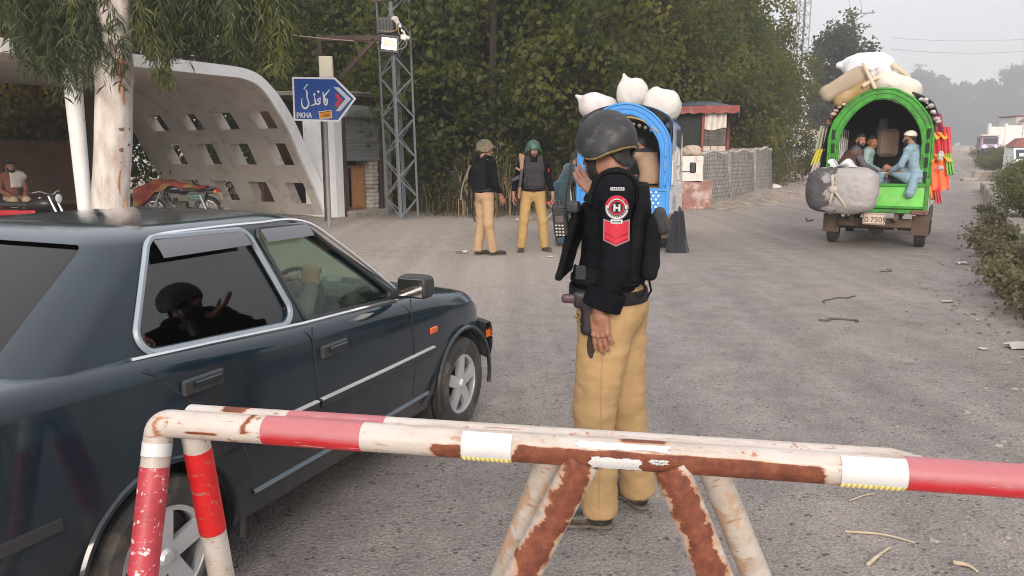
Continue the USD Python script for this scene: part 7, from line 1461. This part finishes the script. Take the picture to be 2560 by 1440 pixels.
# radio on the front of the vest
def off_world(p): c, s_ = math.cos(OR), math.sin(OR); return V(OX+p[0]*c-p[1]*s_, OY+p[0]*s_+p[1]*c, p[2])
rd = thing('walkie_talkie', 'black walkie talkie with keypad and long antenna clipped to the officer\'s vest', 'radio', off_world((-.155, .195, 1.375)), OR-.10)
rr_ = -.12
part(rd, 'case', box((0, 0, 0), (.036, .060, .135), .008, rx=rr_), M('radio_black', (.014, .014, .015), rough=.5, var=.2))
part(rd, 'battery_rib', [box((0, 0, .055-.012*i), (.038, .062, .005), .001, rx=rr_) for i in range(3)], blackpl)
part(rd, 'screen', box((-.019, .0, .008), (.003, .036, .026), .001, rx=rr_), M('radio_screen', (.10, .07, .075), rough=.2))
for i in range(4):
    for j in range(3): part(rd, 'key', box((-.0195, -.014+.014*j-.0025*i*.6, -.018-.0135*i), (.004, .0095, .006), .0015, rx=rr_), M('radio_key', (.42, .40, .38), rough=.5, var=.1))
part(rd, 'antenna', tube([(0, -.012, .06), (0, -.020, .12), (0, -.045, .25)], [.0085, .0075, .006], 10), blackpl)
for y in (.010, .024): part(rd, 'knob', move(revolve([(0, 0), (.008, 0), (.008, .018), (0, .02)], 12), (0, y-.004, .066)), blackpl)
part(rd, 'hand_microphone', sdf_mesh(lambda p: rbox(p, (.005, -.050, .058), (.022, .030, .026), .012), V(-.1, -.15, -.05), V(.1, .05, .15), .006), M('mic_grey', (.016, .016, .018), rough=.45), smooth=True)
# ------------------------------------------------------------------ two officers by the dirt verge
CAMO = M('helmet_camo', (.17, .125, .085), rough=.8, var=.2, scale=6., dirt=(.09, .085, .06), dirt_amt=.5, dirt_scale=7.)
GREENH = M('helmet_green', (.035, .085, .055), rough=.45, var=.15, dirt=(.08, .10, .08), dirt_amt=.25)
def plate_vest(t, J, C, mat, hh=.014, front=True):
    tr_ = C['torso']; m = lambda p: np.maximum(np.maximum(np.abs(tr_(p, .045)-.004)-.016, np.maximum(J['pelvis'][2]+.06-p[:, 2], p[:, 2]-J['shL'][2]-.02)), np.abs(p[:, 0])-.165)-.006*np.sin(p[:, 2]*34)
    v = part(t, 'armour_vest', sdf_mesh(m, C['lo'], C['hi'], hh), mat, smooth=True)
    for s_ in (-1, 1): part(t, 'shoulder_strap', sdf_mesh(lambda p: np.maximum(np.abs(C['shirt'](p)-.014)-.011, np.maximum(np.abs(p[:, 0]-s_*.10)-.045, J['shL'][2]-.06-p[:, 2])), C['lo'], C['hi'], hh), mat, smooth=True)
    if front:
        part(v, 'pouch', sdf_mesh(lambda p: rbox(p, J['waist']+V(0, .155, .05), (.125, .028, .085), .02), J['waist']-.3, J['waist']+.35, hh), mat, smooth=True)
        part(v, 'chest_flap', sdf_mesh(lambda p: rbox(p, J['chest']+V(0, .148, .02), (.12, .018, .055), .015), J['chest']-.3, J['chest']+.3, hh), mat, smooth=True)
    return v
def waist_belt(t, J, C, hh=.014, buckle=True):
    b = part(t, 'belt', sdf_mesh(lambda p: np.maximum(np.abs(np.minimum(C['torso'](p, .030), C['trousers'](p)-.006)-.006)-.010, np.abs(p[:, 2]-J['pelvis'][2]-.055)-.030), C['lo'], C['hi'], hh), M('belt_leather', (.016, .015, .016)), smooth=True)
    if buckle: part(b, 'buckle', box((0, .158, J['pelvis'][2]+.055), (.065, .02, .05), .006), M('buckle_steel', (.35, .33, .30), rough=.35, metal=.7))
def rifle(name, label, loc, rot, wood=True):
    t = thing(name, label, 'rifle', loc, rot[2]); Rm = trimesh.transformations.euler_matrix(rot[0], rot[1], 0)[:3, :3]
    ap = lambda m: (lambda v_f: trimesh.Trimesh(v_f[0]@Rm.T, v_f[1], process=False))((meshkit.arrays(m)[0], meshkit.arrays(m)[1]))
    wd = M('rifle_wood', (.22, .11, .05), rough=.5, var=.2, scale=14., stretch=(1, 1, .2)); gmt = M('gun_metal', (.025, .025, .027), rough=.4, metal=.5)
    part(t, 'stock', ap(prism([(-.03, .12), (.02, .12), (.015, .36), (-.075, .38), (-.07, .32)], .035, 'y', -.0175)), wd if wood else gmt)
    part(t, 'receiver', ap(box((0, 0, -.02), (.055, .038, .30), .008)), gmt); part(t, 'barrel', ap(tube([(.012, 0, -.15), (.012, 0, -.55)], .010, 10)), gmt)
    part(t, 'hand_guard', ap(box((.005, 0, -.27), (.045, .04, .20), .012)), wd if wood else gmt)
    part(t, 'magazine', ap(prism([(-.02, .03), (-.02, -.04), (-.13, -.10), (-.15, -.05)], .026, 'y', -.013)), gmt)
    part(t, 'grip', ap(prism([(-.02, .08), (-.02, .12), (-.10, .15), (-.11, .12)], .028, 'y', -.014)), wd if wood else gmt); return t
J2 = dict(kneeL=(-.10, .06, .51), kneeR=(.10, .0, .51), anL=(-.11, -.03, .09), anR=(.10, .10, .09), toeL=(.35, 1, 0), toeR=(.45, 1, 0), elL=(-.25, -.02, 1.15), wrL=(-.20, .14, .96), elR=(.26, -.02, 1.14), wrR=(.235, .14, .93), hdR=(0, .5, -.85), hdL=(.3, .5, -.8), head=(.01, .03, 1.625))
o2, J_, C_ = person('police officer in a camouflage helmet seen from behind, looking to the right', (-.46, 12.42, 0), math.radians(-42), J2, scale=1.05, h=.014, yaw=-.65, shirt=BLACKC, hem=.98, trousers=KHAKI2, shoes=M('shoe_black_canvas', (.018, .017, .018), rough=.8, var=.2), moustache=True, hand_h=.006, sl_r=1.08, build=1.04)
helmet(o2, J_, C_, CAMO, None, .010, brim=1); plate_vest(o2, J_, C_, VESTM, front=False); waist_belt(o2, J_, C_, buckle=False)
part(o2, 'hanging_strap', box((-.05, -.165, .93), (.03, .012, .15), .004), VESTM)
part(o2, 'shoulder_title', box((.17, -.045, 1.475), (.07, .05, .012), .003, ry=.5), M('title_pale', (.45, .48, .55), rough=.6))
rifle('rifle', 'dark rifle slung at the left side of the officer in the camouflage helmet', (-.80, 12.36, 1.05), (.25, -.35, 0), False)
single('rifle_sling', sheet(A([[(-.66+.012*w-.16*t-.04*math.sin(t*3), 12.30+.0*t, 1.47-.55*t) for w in (-1, 1)] for t in np.linspace(0, 1, 10)]), .006), M('sling_olive', (.14, .125, .075), rough=.9), 'olive sling of the rifle on the back of the officer in the camouflage helmet', 'sling', smooth=True)
J3 = dict(hipL=(-.10, 0, .94), hipR=(.10, 0, .94), kneeL=(-.155, .02, .51), kneeR=(.15, .02, .51), anL=(-.20, -.01, .09), anR=(.185, -.01, .09), toeL=(-.35, 1, 0), toeR=(.25, 1, 0), elL=(-.27, -.04, 1.15), wrL=(-.315, .05, .91), elR=(.275, -.04, 1.15), wrR=(.325, .05, .92), hdL=(-.05, .15, -1), hdR=(.05, .15, -1), waist=(0, .02, 1.09))
o3, J_, C_ = person('police officer in a green helmet facing the camera, feet apart, hands down', (.355, 12.98, 0), math.radians(187), J3, scale=1.05, h=.014, yaw=.12, shirt=BLACKC, hem=.98, trousers=M('khaki_yellowish', (.37, .245, .105), rough=.92, var=.12, scale=3.5, bump=.8, bscale=10., spec=.1), shoes=LEATHER, moustache=True, beard=.002, hand_h=.006, sl_r=1.08, build=1.08)
helmet(o3, J_, C_, GREENH, GREENH, .010); plate_vest(o3, J_, C_, VESTP); waist_belt(o3, J_, C_)
part(o3, 'arm_badge', move(trimesh.creation.icosphere(2, 1.), (-.245, .045, 1.31), s=V(.012, .03, .035)), patch_red, smooth=True)
rifle('rifle', 'rifle with a pale wooden stock on the shoulder of the green helmeted officer', (.15, 12.78, 1.28), (0, .12, 0))
# ------------------------------------------------------------------ man in a teal tunic by the blue pickup
TEAL = M('tunic_teal', (.018, .050, .068), rough=.9, var=.2, scale=4., sheen=.15)
skirt = lambda w0, w1, zb, dpt=.75: (lambda p, J: np.maximum((np.sqrt((p[:, 0]-np.interp(p[:, 2], [zb, 1.1], [0, J['waist'][0]]))**2+((p[:, 1]-np.interp(p[:, 2], [zb, 1.1], [J['kneeL'][1]*.5+J['kneeR'][1]*.5, J['waist'][1]]))/dpt)**2)-np.interp(p[:, 2], [zb, 1.0], [w1, w0]))*.85, np.maximum(zb-p[:, 2], p[:, 2]-1.15)))
J4 = dict(chest=(0, .10, 1.26), neck=(0, .17, 1.42), shL=(-.19, .14, 1.39), shR=(.19, .14, 1.39), elL=(-.22, .24, 1.13), wrL=(-.15, .44, 1.06), elR=(.22, .24, 1.13), wrR=(.15, .46, 1.10), hdL=(.2, 1, -.1), hdR=(-.2, 1, -.1), head=(.0, .245, 1.56))
person('bareheaded man in a dark teal tunic leaning towards the blue pickup', (.90, 13.75, 0), math.radians(-78), J4, h=.015, shirt=TEAL, hem=.55, tunic=skirt(.17, .24, .56), trousers=TEAL, tr_w=1.15, shoes=M('sandal', (.06, .035, .02), rough=.7), beard=.004, hand_h=.007, pitch=.2)
# ------------------------------------------------------------------ seated passengers
def seated(label, loc, rz, shirt, trousers, zs, extra=None, **kw):
    J = dict(pelvis=(0, 0, zs+.10), hipL=(-.09, .04, zs+.09), hipR=(.09, .04, zs+.09), kneeL=(-.12, .46, zs+.10), kneeR=(.12, .46, zs+.10), anL=(-.12, .44, zs-.33), anR=(.12, .44, zs-.33), waist=(0, -.01, zs+.22), chest=(0, .01, zs+.43), neck=(0, .04, zs+.62), shL=(-.185, .03, zs+.575), shR=(.185, .03, zs+.575),
             elL=(-.25, .10, zs+.30), elR=(.25, .10, zs+.30), wrL=(-.14, .34, zs+.20), wrR=(.14, .34, zs+.20), hdL=(.35, 1, -.25), hdR=(-.35, 1, -.25), pnL=(.2, 0, -1), pnR=(-.2, 0, -1), head=(0, .075, zs+.775)); J.update(extra or {})
    return person(label, loc, rz, J, shirt=shirt, trousers=trousers, hem=0., **kw)
WAIST = lambda t, J, C, mat, hh=.014: part(t, 'waistcoat', sdf_mesh(lambda p: np.maximum(np.abs(C['torso'](p, .040)-.004)-.014-.0*p[:, 0], np.maximum(J['pelvis'][2]-.04-p[:, 2], p[:, 2]-J['shL'][2]-.03)), C['lo'], C['hi'], hh), mat, smooth=True)
MAUVE = M('shirt_mauve', (.085, .075, .10), rough=.9, var=.15, scale=4.); MUST = M('trousers_mustard', (.36, .19, .07), rough=.9, var=.1); AQUA = M('shirt_pale_aqua', (.30, .42, .42), rough=.9, var=.1); SKYB = M('tunic_sky', (.205, .295, .36), rough=.92, var=.1, scale=3., bump=1., bscale=8., spec=.1)
BRV = M('waistcoat_brown', (.11, .06, .045), rough=.9, var=.15); CAPW = M('cap_white', (.62, .56, .50), rough=.85, var=.08, scale=40.); TANV = M('waistcoat_tan', (.29, .19, .125), rough=.92, var=.1, scale=4., bump=.15, bscale=14.); DKS = M('shirt_charcoal', (.022, .024, .028), rough=.9)
zb_ = .60
# left bench of the green pickup, facing its right side, heads turned back to the camera
lw = lambda x, y: tuple(GW(x, y, 0.))
t_, J_, C_ = seated('man in a mauve shirt staring from the rear left of the green pickup', lw(-.56, -.38), GH-math.radians(80), MAUVE, MUST, 1.16, dict(chest=(0, .10, 1.57), neck=(0, .18, 1.74), shL=(-.18, .16, 1.69), shR=(.19, .14, 1.69), head=(.03, .225, 1.885), elR=(.25, .30, 1.45), wrR=(.10, .52, 1.34), elL=(-.23, .28, 1.44)), h=.014, yaw=-1.15, pitch=.05, moustache=True, beard=.002, hand_h=.006, foot=False)
WAIST(t_, J_, C_, BRV)
seated('man in a pale aqua shirt behind the mauve shirted passenger', lw(-.36, .25), GH-math.radians(95), AQUA, MAUVE, 1.13, dict(chest=(0, .06, 1.55), neck=(0, .12, 1.72), shL=(-.18, .11, 1.68), shR=(.18, .11, 1.68), head=(.03, .17, 1.865)), h=.015, skin=M('skin_orange_lit', (.34, .13, .06), rough=.55, var=.15), yaw=-.95, pitch=.15, moustache=True, hand_h=.007, foot=False)  # orange light on his head is put into the skin colour
# man in sky blue on the right of the tail, legs drawn up across it
sJ = dict(kneeL=(-.10, .46, 1.42), kneeR=(.10, .42, 1.33), anL=(-.10, .60, 1.14), anR=(.12, .60, 1.13), chest=(0, .04, 1.58), neck=(0, .09, 1.765), shL=(-.19, .07, 1.72), shR=(.19, .07, 1.72), head=(0, .15, 1.915), elL=(-.24, .16, 1.46), wrL=(-.17, .34, 1.37), elR=(.24, .14, 1.44), wrR=(.12, .36, 1.34), hdL=(.1, .7, -.7), hdR=(-.2, .8, -.5))
t_, J_, C_ = seated('man in a sky blue tunic and white cap across the tail of the green pickup', lw(.60, -.62), GH+math.radians(72), SKYB, SKYB, 1.14, sJ, h=.013, pitch=.1, yaw=.18, beard=.016, hand_h=.006, tr_w=1.25, foot=False, fold=.026, sl_r=1.2,
       tunic=lambda p, J: su(.05, rc(p, (0, .0, 1.30), (0, .22, 1.30), .15, .12), rc(p, (-.19, -.05, 1.22), (-.22, -.02, .98), .07, .085)))
hcap = J_['head']; part(t_, 'cap', sdf_mesh(lambda p: (lambda q: np.maximum(np.maximum(ell(q, (0, -.012, .05), (.092, .110, .085)), .040-q[:, 2]+.25*q[:, 1]), -ell(q, (0, -.012, .035), (.082, .100, .075))))(C_['head'](p)), hcap-.22, hcap+.22, .008), CAPW, smooth=True)
for s_ in 'LR':
    a_ = J_['an'+s_]; part(t_, 'foot', sdf_mesh(lambda p: su(.02, rc(p, a_, a_+V(0, .10, -.05), .04, .03), rc(p, a_-V(0, 0, .03), a_+V(0, .16, -.06), .035, .026)), a_-.25, a_+.25, .01), SKIN, smooth=True)
single('seat_cushion', box(GW(.02, .75, 1.86), (.36, .16, .52), .06, rz=GH), M('cushion_beige', (.36, .26, .20), rough=.9, var=.1), 'beige seat back showing deep inside the green pickup', 'cushion')
single('hanging_shirt', sheet(A([[GW(-.18+.14*u+.02*math.sin(v*6), .9+.03*math.sin(u*9), 2.32-.34*v) for v in np.linspace(0, 1, 8)] for u in np.linspace(0, 1, 10)]), .02), M('cloth_faded_green', (.20, .24, .20), rough=.9, var=.2), 'pale cloth hanging from the roof deep inside the green pickup', 'cloth', smooth=True)
# passenger of the blue pickup, back towards the right
bw = lambda x, y: tuple(BWd(x, y, 0.))
t_, J_, C_ = seated('man in a tan waistcoat seated in the blue pickup, his back turned', bw(.40, -.30), BH+math.radians(62), DKS, DKS, 1.08, dict(chest=(0, .06, 1.52), neck=(0, .15, 1.68), shL=(-.19, .10, 1.65), shR=(.19, .12, 1.65), head=(0, .22, 1.81), elL=(-.22, .30, 1.42), wrL=(-.12, .46, 1.34)), h=.013, yaw=.35, pitch=.2, beard=.010, hand_h=.006, foot=False)
WAIST(t_, J_, C_, TANV)
# driver of the saloon: behind the right hand wheel, one hand on it
dl = lambda x, y: (CX+(x-CW)*math.cos(CR)-y*math.sin(CR), CY+(x-CW)*math.sin(CR)+y*math.cos(CR), 0)
seated('driver of the dark saloon with one hand on the steering wheel', dl(.34, .66), CR, M('shirt_grey', (.13, .12, .12), rough=.9), DKS, .50, dict(kneeL=(-.12, .45, .66), kneeR=(.12, .45, .66), anL=(-.12, .68, .36), anR=(.12, .68, .36), elR=(.27, .28, .90), wrR=(.15, .52, 1.02), hdR=(-.3, .5, .8), pnR=(-.4, .8, -.4), elL=(-.22, .18, .86), wrL=(-.05, .44, .98), hdL=(.2, .6, .6), chest=(0, -.02, .92), neck=(0, -.03, 1.09), shL=(-.18, -.03, 1.04), shR=(.18, -.03, 1.04), head=(0, -.0, 1.235)), h=.014, skin=SKIN2, hand_h=.006, moustache=True, foot=False, curl=(.7, .75, .8, .8))
# man sitting in the shade of the shelter, far left
t_, J_, C_ = seated('man with a pale shawl sitting in the shade of the shelter at the left edge', tuple(W(8.75, -17.3)), ROT+math.radians(-100), M('shirt_rust', (.22, .09, .06), rough=.9, var=.15), M('trousers_pale_tan', (.40, .30, .23), rough=.9), .60, None, h=.016, beard=.008, hand_h=.008, foot=True, shoes=M('sandal', (.06, .035, .02)))
part(t_, 'shawl', sdf_mesh(lambda p: np.maximum(np.abs(C_['torso'](p, .05))-.016-folds(p, .02, 4), np.maximum(.95-p[:, 2], p[:, 0]-.06)), C_['lo'], C_['hi'], .016), M('shawl_pale', (.55, .50, .48), rough=.9, var=.1), smooth=True)
# ================================================================== motorcycles, chairs, litter
bk_black = M('bike_black', (.014, .014, .016), rough=.35, var=.2); bk_green = M('bike_stripe_green', (.02, .16, .09), rough=.35); bk_red = M('bike_red', (.33, .012, .02), rough=.35, var=.1); vinyl = M('bike_seat', (.015, .015, .015), rough=.65, var=.2)
def motorcycle(name, label, loc, rz, panel, stripe, seed=0):
    """y forward, x right"""
    t = thing(name, label, 'motorcycle', loc, rz); R_ = .29
    for y, nm in ((0, 'rear_wheel'), (1.22, 'front_wheel')):
        wp = unique(t+'/'+nm); place(UsdGeom.Xform.Define(stage, wp), (0, y, R_)); tor = trimesh.creation.torus(R_-.035, .04, major_sections=36, minor_sections=10); part(wp, 'tyre', move(tor, ry=math.pi/2), blackrub, smooth=True)
        part(wp, 'rim', move(trimesh.creation.torus(R_-.075, .014, major_sections=36, minor_sections=8), ry=math.pi/2), chrome, smooth=True)
        part(wp, 'spokes', [tube([(.02*(-1)**k, .03*math.cos(a), .03*math.sin(a)), (0, (R_-.075)*math.cos(a+.25), (R_-.075)*math.sin(a+.25))], .003, 4) for k, a in enumerate(np.linspace(0, 2*math.pi, 25)[:-1])], chrome, smooth=True, kind='stuff')
        part(wp, 'hub', move(trimesh.creation.cylinder(.06, .12, sections=20), ry=math.pi/2), steel_d)
        a = np.linspace(.35, 2.7, 18) if y == 0 else np.linspace(.5, 2.5, 18); rr = R_+.035
        part(t, 'mudguard', sheet(A([[(x, y+rr*math.cos(q), R_+rr*math.sin(q)-.02*(x/.06)**2) for q in a] for x in np.linspace(-.06, .06, 5)]), .006), chrome if y > 0 else bk_black, smooth=True)
    for x in (-.075, .075):
        part(t, 'fork', tube([(x, 1.22, R_), (x, 1.0, .80), (x, .95, .92)], [.02, .02, .018], 8), chrome); part(t, 'shock', [tube([(x*1.7, .02, R_+.02), (x*1.7, .14, .64)], .028, 8)], chrome)
    part(t, 'frame', [tube(smoothpath([(0, .98, .84), (0, .85, .45), (0, .5, .30), (0, .2, .42), (0, .05, .62), (0, -.2, .66)], 20), .02, 7), tube([(0, .98, .82), (0, .55, .66), (0, -.2, .68)], .02, 7), tube([(.06, 0, R_), (.06, .45, .35)], .016, 6), tube([(-.06, 0, R_), (-.06, .45, .35)], .016, 6)], bk_black)
    tk_ = part(t, 'fuel_tank', sdf_mesh(lambda p: su(.05, ell(p, (0, .72, .78), (.115, .24, .105)), ell(p, (0, .52, .74), (.09, .12, .07))), V(-.2, .3, .6), V(.2, 1.05, .95), .014), panel, smooth=True); part(tk_, 'filler_cap', move(trimesh.creation.cylinder(.03, .02, sections=16), (0, .72, .888)), chrome)
    part(t, 'seat', sdf_mesh(lambda p: su(.03, rbox(p, (0, .20, .765), (.115, .33, .045), .04), rbox(p, (0, -.12, .80), (.10, .09, .035), .03)), V(-.2, -.35, .65), V(.2, .65, .95), .014), vinyl, smooth=True)
    for x in (-1, 1):
        sp = part(t, 'side_panel', prism([(.05, .50), (.40, .52), (.44, .68), (.0, .70)], .02, 'x', x*.105-.01), panel); part(sp, 'stripe', [prism([(.06, .62), (.40, .60), (.41, .63), (.05, .655)], .004, 'x', x*.117-.002), prism([(.10, .56), (.36, .555), (.37, .575), (.09, .585)], .004, 'x', x*.117-.002)], stripe)
        part(t, 'indicator', [move(trimesh.creation.icosphere(2, .035), (x*.16, -.22, .72)), tube([(x*.05, -.2, .72), (x*.16, -.22, .72)], .008, 5)], amber); part(t, 'mirror', [box((x*.33, .90, 1.16), (.11, .015, .07), .01), tube([(x*.25, .90, 1.0), (x*.32, .90, 1.13)], .006, 5)], bk_black)
        part(t, 'handle_grip', tube([(x*.24, .86, .99), (x*.36, .82, .98)], .018, 8), vinyl); part(t, 'foot_peg', tube([(x*.08, .45, .30), (x*.24, .45, .30)], .014, 6), steel_d)
    part(t, 'handlebar', tube(smoothpath([(-.36, .82, .98), (-.20, .90, 1.0), (0, .95, .94), (.20, .90, 1.0), (.36, .82, .98)], 20), .012, 7), chrome)
    hl = part(t, 'headlamp', move(revolve([(0, -.08), (.06, -.07), (.085, .0), (.085, .04), (0, .05)], 20, 'y'), (0, 1.04, .88)), panel); part(hl, 'lens', move(revolve([(0, .065), (.05, .06), (.08, .045), (.08, .04), (0, .04)], 20, 'y'), (0, 1.04, .88)), clearlens)
    part(t, 'tail_lamp', box((0, -.26, .76), (.12, .08, .075), .015), redlens); part(t, 'number_plate', box((0, -.32, .62), (.16, .012, .18), .004, rx=-.3), M('plate_yellowish', (.42, .40, .20), rough=.6)); part(t, 'carrier', [tube([(x, .0, .79), (x, -.28, .83), (0, -.32, .84)], .009, 6) for x in (-.1, .1)], chrome)
    part(t, 'engine', [box((0, .58, .40), (.2, .26, .2), .03)]+[box((0, .70+.012*i, .50-.0*i), (.16, .008, .14), .002) for i in range(6)], steel_d); part(t, 'exhaust', tube(smoothpath([(.12, .72, .40), (.13, .75, .26), (.14, .5, .22), (.15, .0, .26), (.15, -.4, .32)], 20), np.linspace(.022, .04, 20), 10), chrome)
    return t
mb = V(-7.18, 18.02, 0.06); motorcycle('motorcycle', 'black motorcycle under a red and yellow cloth parked inside the shelter', mb, math.radians(97), bk_black, bk_green)
mL = lambda x, y, z: loc2w(mb, math.radians(97), (x, y, z))
clt = usdkit.material(stage, '/World/Looks/printed_cloth', {'tc': ('texture_coordinate', {}), 'n': ('noise_texture', {'scale': 4.2, 'detail': 3.}), 'r': ('rgb_ramp', {'ramp': [(.34, (.13, .018, .014)), (.45, (.17, .03, .015)), (.54, (.19, .06, .02)), (.62, (.19, .13, .035)), (.75, (.10, .085, .03))]}), 'p': ('principled_bsdf', {'roughness': .85})}, [('tc.object', 'n.vector'), ('n.fac', 'r.fac'), ('r.color', 'p.base_color')], surface='p.BSDF')
gc = []
for u in np.linspace(0, 1, 36):
    y = -.02+1.62*u; top_ = np.interp(u, [0, .2, .42, .5, .58, .7, .82, 1], [.855, .87, .96, 1.0, .99, 1.02, .92, .80]); row = []
    for v in np.linspace(-1, 1, 19):
        a = abs(v); dr = np.interp(u, [0, .25, .5, .8, 1], [.06, .12, .22, .55, .62]); row.append(tuple(mL((.16+.05*math.sin(u*14)*a)*math.sin(v*1.5)/math.sin(1.5)*(1+.25*a*math.sin(u*19+1)*.6), y, top_-dr*max(0, a-.25)**1.3-.02*math.sin(u*23)*a)))
    gc.append(row)
single('cloth_cover', sheet(A(gc), .012), clt, 'red and yellow printed cloth thrown over the parked motorcycle', 'cloth', smooth=True)
motorcycle('motorcycle', 'motorcycle with a white striped black side panel at the left edge behind the car', (-9.05, 13.6, 0), math.radians(-98), bk_black, M('stripe_white', (.65, .65, .66), rough=.4))
single('red_fairing', sdf_mesh(lambda p: rbox(p, (-8.75, 13.45, .62), (.35, .03, .06), .03), V(-9.3, 13.3, .4), V(-8.2, 13.6, .85), .02), bk_red, 'red trim panel low on the motorcycle at the left edge', 'bike panel', smooth=True)
# ---- chairs behind the officers
ch_red = M('chair_red', (.42, .018, .035), rough=.5, var=.1); ch_w = M('chair_white', (.62, .60, .58), rough=.6, var=.06)
def chair(name, label, loc, rz, bm, sm):
    t = thing(name, label, 'chair', loc, rz)
    part(t, 'backrest', sheet(A([[(x, .20+.05*z-.03*(x/.2)**2, .46+.42*z) for z in np.linspace(0, 1, 6)] for x in np.linspace(-.22, .22, 8)]), .025), bm, smooth=True); part(t, 'back_frame', tube(smoothpath([(-.23, .2, .46), (-.23, .25, .86), (-.18, .26, .90), (.18, .26, .90), (.23, .25, .86), (.23, .2, .46)], 24), .012, 7), ch_w)
    part(t, 'seat', box((0, 0, .44), (.44, .42, .05), .02), sm)
    for x in (-.21, .21):
        part(t, 'leg', tube([(x, .22, .46), (x, -.24, .0)], .012, 7), chrome); part(t, 'leg', tube([(x, -.20, .46), (x, .26, .0)], .012, 7), chrome)
    return t
chair('folding_chair', 'red folding chair standing behind the officer in the green helmet', (.98, 19.3, 0), math.radians(-68), ch_red, ch_red)
chair('folding_chair', 'white folding chair to the right of the red one, before the brush', (1.62, 19.5, 0), math.radians(70), ch_w, ch_red)
single('white_block', box((1.75, 20.1, .2), (.5, .3, .42), .03), M('pale_block', (.52, .44, .38)), 'pale block lying on the ground behind the chairs', 'block')
# ---- things lying on the road
ropeM = M('rope_dark', (.07, .065, .065), rough=.95, var=.3); twigM = M('twig_pale', (.40, .33, .24), rough=.9, var=.2, scale=20.); papM = M('litter_white', (.40, .38, .365), rough=.8, var=.1)
def rope(label, x, y, seed, L=.3, r_=.010):
    r = np.random.default_rng(seed); pts = [(x, y, .012)]; a = r.random()*6
    for i in range(8): a += r.normal()*.9; pts.append((pts[-1][0]+math.cos(a)*L/6, pts[-1][1]+math.sin(a)*L/6*.8, .012))
    single('rope_scrap', tube(smoothpath(pts, 40), r_, 5), ropeM, label, 'rope', smooth=True)
rope('loop of dark rope lying on the road below the green pickup, largest scrap', 4.02, 8.75, 1, .6, .008); rope('short dark rope scrap on the road, the one nearest the green pickup', 5.2, 10.6, 2, .4); rope('dark flattened rope coil lying nearest the barrier', 3.08, 7.45, 4, .42, .014)
def twig(label, a, b, bend, r_=.006):
    a, b = V(*a, .008), V(*b, .008); m = (a+b)/2+V(bend, bend*.6, .006); single('twig', tube(smoothpath([a, m, b], 12), np.linspace(r_, r_*.5, 12), 6), twigM, label, 'twig', smooth=True)
twig('long pale twig on the road just beyond the barrier, the middle one of the three', (1.47, 3.12), (1.73, 3.02), .02); twig('thick short pale twig lying closest to the barrier', (1.44, 2.84), (1.60, 2.98), .005, .009); twig('thin pale twig behind the other two', (1.62, 3.42), (1.78, 3.50), .01, .004); twig('pale wood chip at the lower right of the road', (1.80, 2.86), (1.86, 2.79), .01, .010)
r9 = np.random.default_rng(12)
lit = [((4.35, 6.35), .13, 'crumpled white paper at the right edge of the road'), ((4.02, 6.3), .05, 'smaller white scrap left of the crumpled paper'), ((-.85, 12.7), .14, 'white scrap on the ground left of the officer in the camouflage helmet'), ((.62, 12.2), .07, 'white scrap on the road by the officers\' feet, nearest the main officer'), ((4.2, 6.0), .05, 'grey white scrap under the crumpled paper'), ((4.9, 8.4), .08, 'pale scrap on the road edge halfway up the right side'), ((6.8, 11.4), .10, 'white scrap by the near kerb weeds'), ((.2, 19.0), .16, 'white bag remains before the brush behind the two officers'), ((.55, 19.2), .13, 'pale rag before the brush behind the two officers'), ((12.3, 29.4), .14, 'white scrap on the road below the last mesh barrier'), ((2.05, 3.6), .05, 'pale chip on the road at the right below the rail'), ((7.9, 12.7), .12, 'white bag caught in the kerb weeds'), ((7.35, 11.7), .09, 'pale bag scrap low in the kerb weeds')]
for i, ((x, y), sz, lab) in enumerate(lit):
    g = A([[(x+sz*(u-.5)*1.4, y+sz*(v-.5), .012+sz*.42*float(noise(V(u*2.6, v*2.6, i*3.))) * (1 if sz > .08 else .5)) for v in np.linspace(0, 1, 6)] for u in np.linspace(0, 1, 7)]); single('paper_scrap', sheet(g, .002), papM, lab, 'litter', smooth=False)
# pebbles and grit on both verges
pb = []; ico = trimesh.creation.icosphere(0, 1.0)
for _ in range(1500):
    if r9.random() < .55: s_, q_ = 3+27*r9.random()**1.5, .95-abs(r9.normal())*.45
    else: s_, q_ = 2+24*r9.random(), -3.6-5*r9.random()
    sz = .006+.016*r9.random()**3; P = W(s_, q_); pb.append(move(trimesh.Trimesh(ico.vertices*V(1.2, 1, .6)*sz*(1+.3*r9.normal(size=(12, 1))), ico.faces), (P[0], P[1], .004+float(terrain(P[0], P[1]))), rz=r9.random()*6))
single('pebbles', pb, M('pebble_tone', (.27, .24, .22), rough=.95, var=.4, scale=30.), 'small pebbles and grit strewn along both road verges', 'pebbles', kind='stuff', smooth=False)
pb = []
for _ in range(500):
    s_, q_ = 8+12*r9.random(), 1.0-abs(r9.normal())*.5; sz = .03+.04*r9.random(); P = W(s_, q_); c = V(P[0], P[1], .01); a = r9.random()*6; d = V(math.cos(a), math.sin(a), .15*r9.normal())*sz; n = V(-d[1], d[0], 0)*.35
    pb.append(trimesh.Trimesh([c, c+d*.5+n+V(0, 0, .008), c+d, c+d*.5-n], [[0, 1, 2], [0, 2, 3]], process=False))
single('dry_leaves', pb, leafM('dry_leaf', [(0, (.12, .08, .045)), (.6, (.22, .16, .09)), (1, (.40, .34, .26))], trans=.15), 'dry leaves and chaff blown against the kerb', 'leaves', kind='stuff', smooth=False)
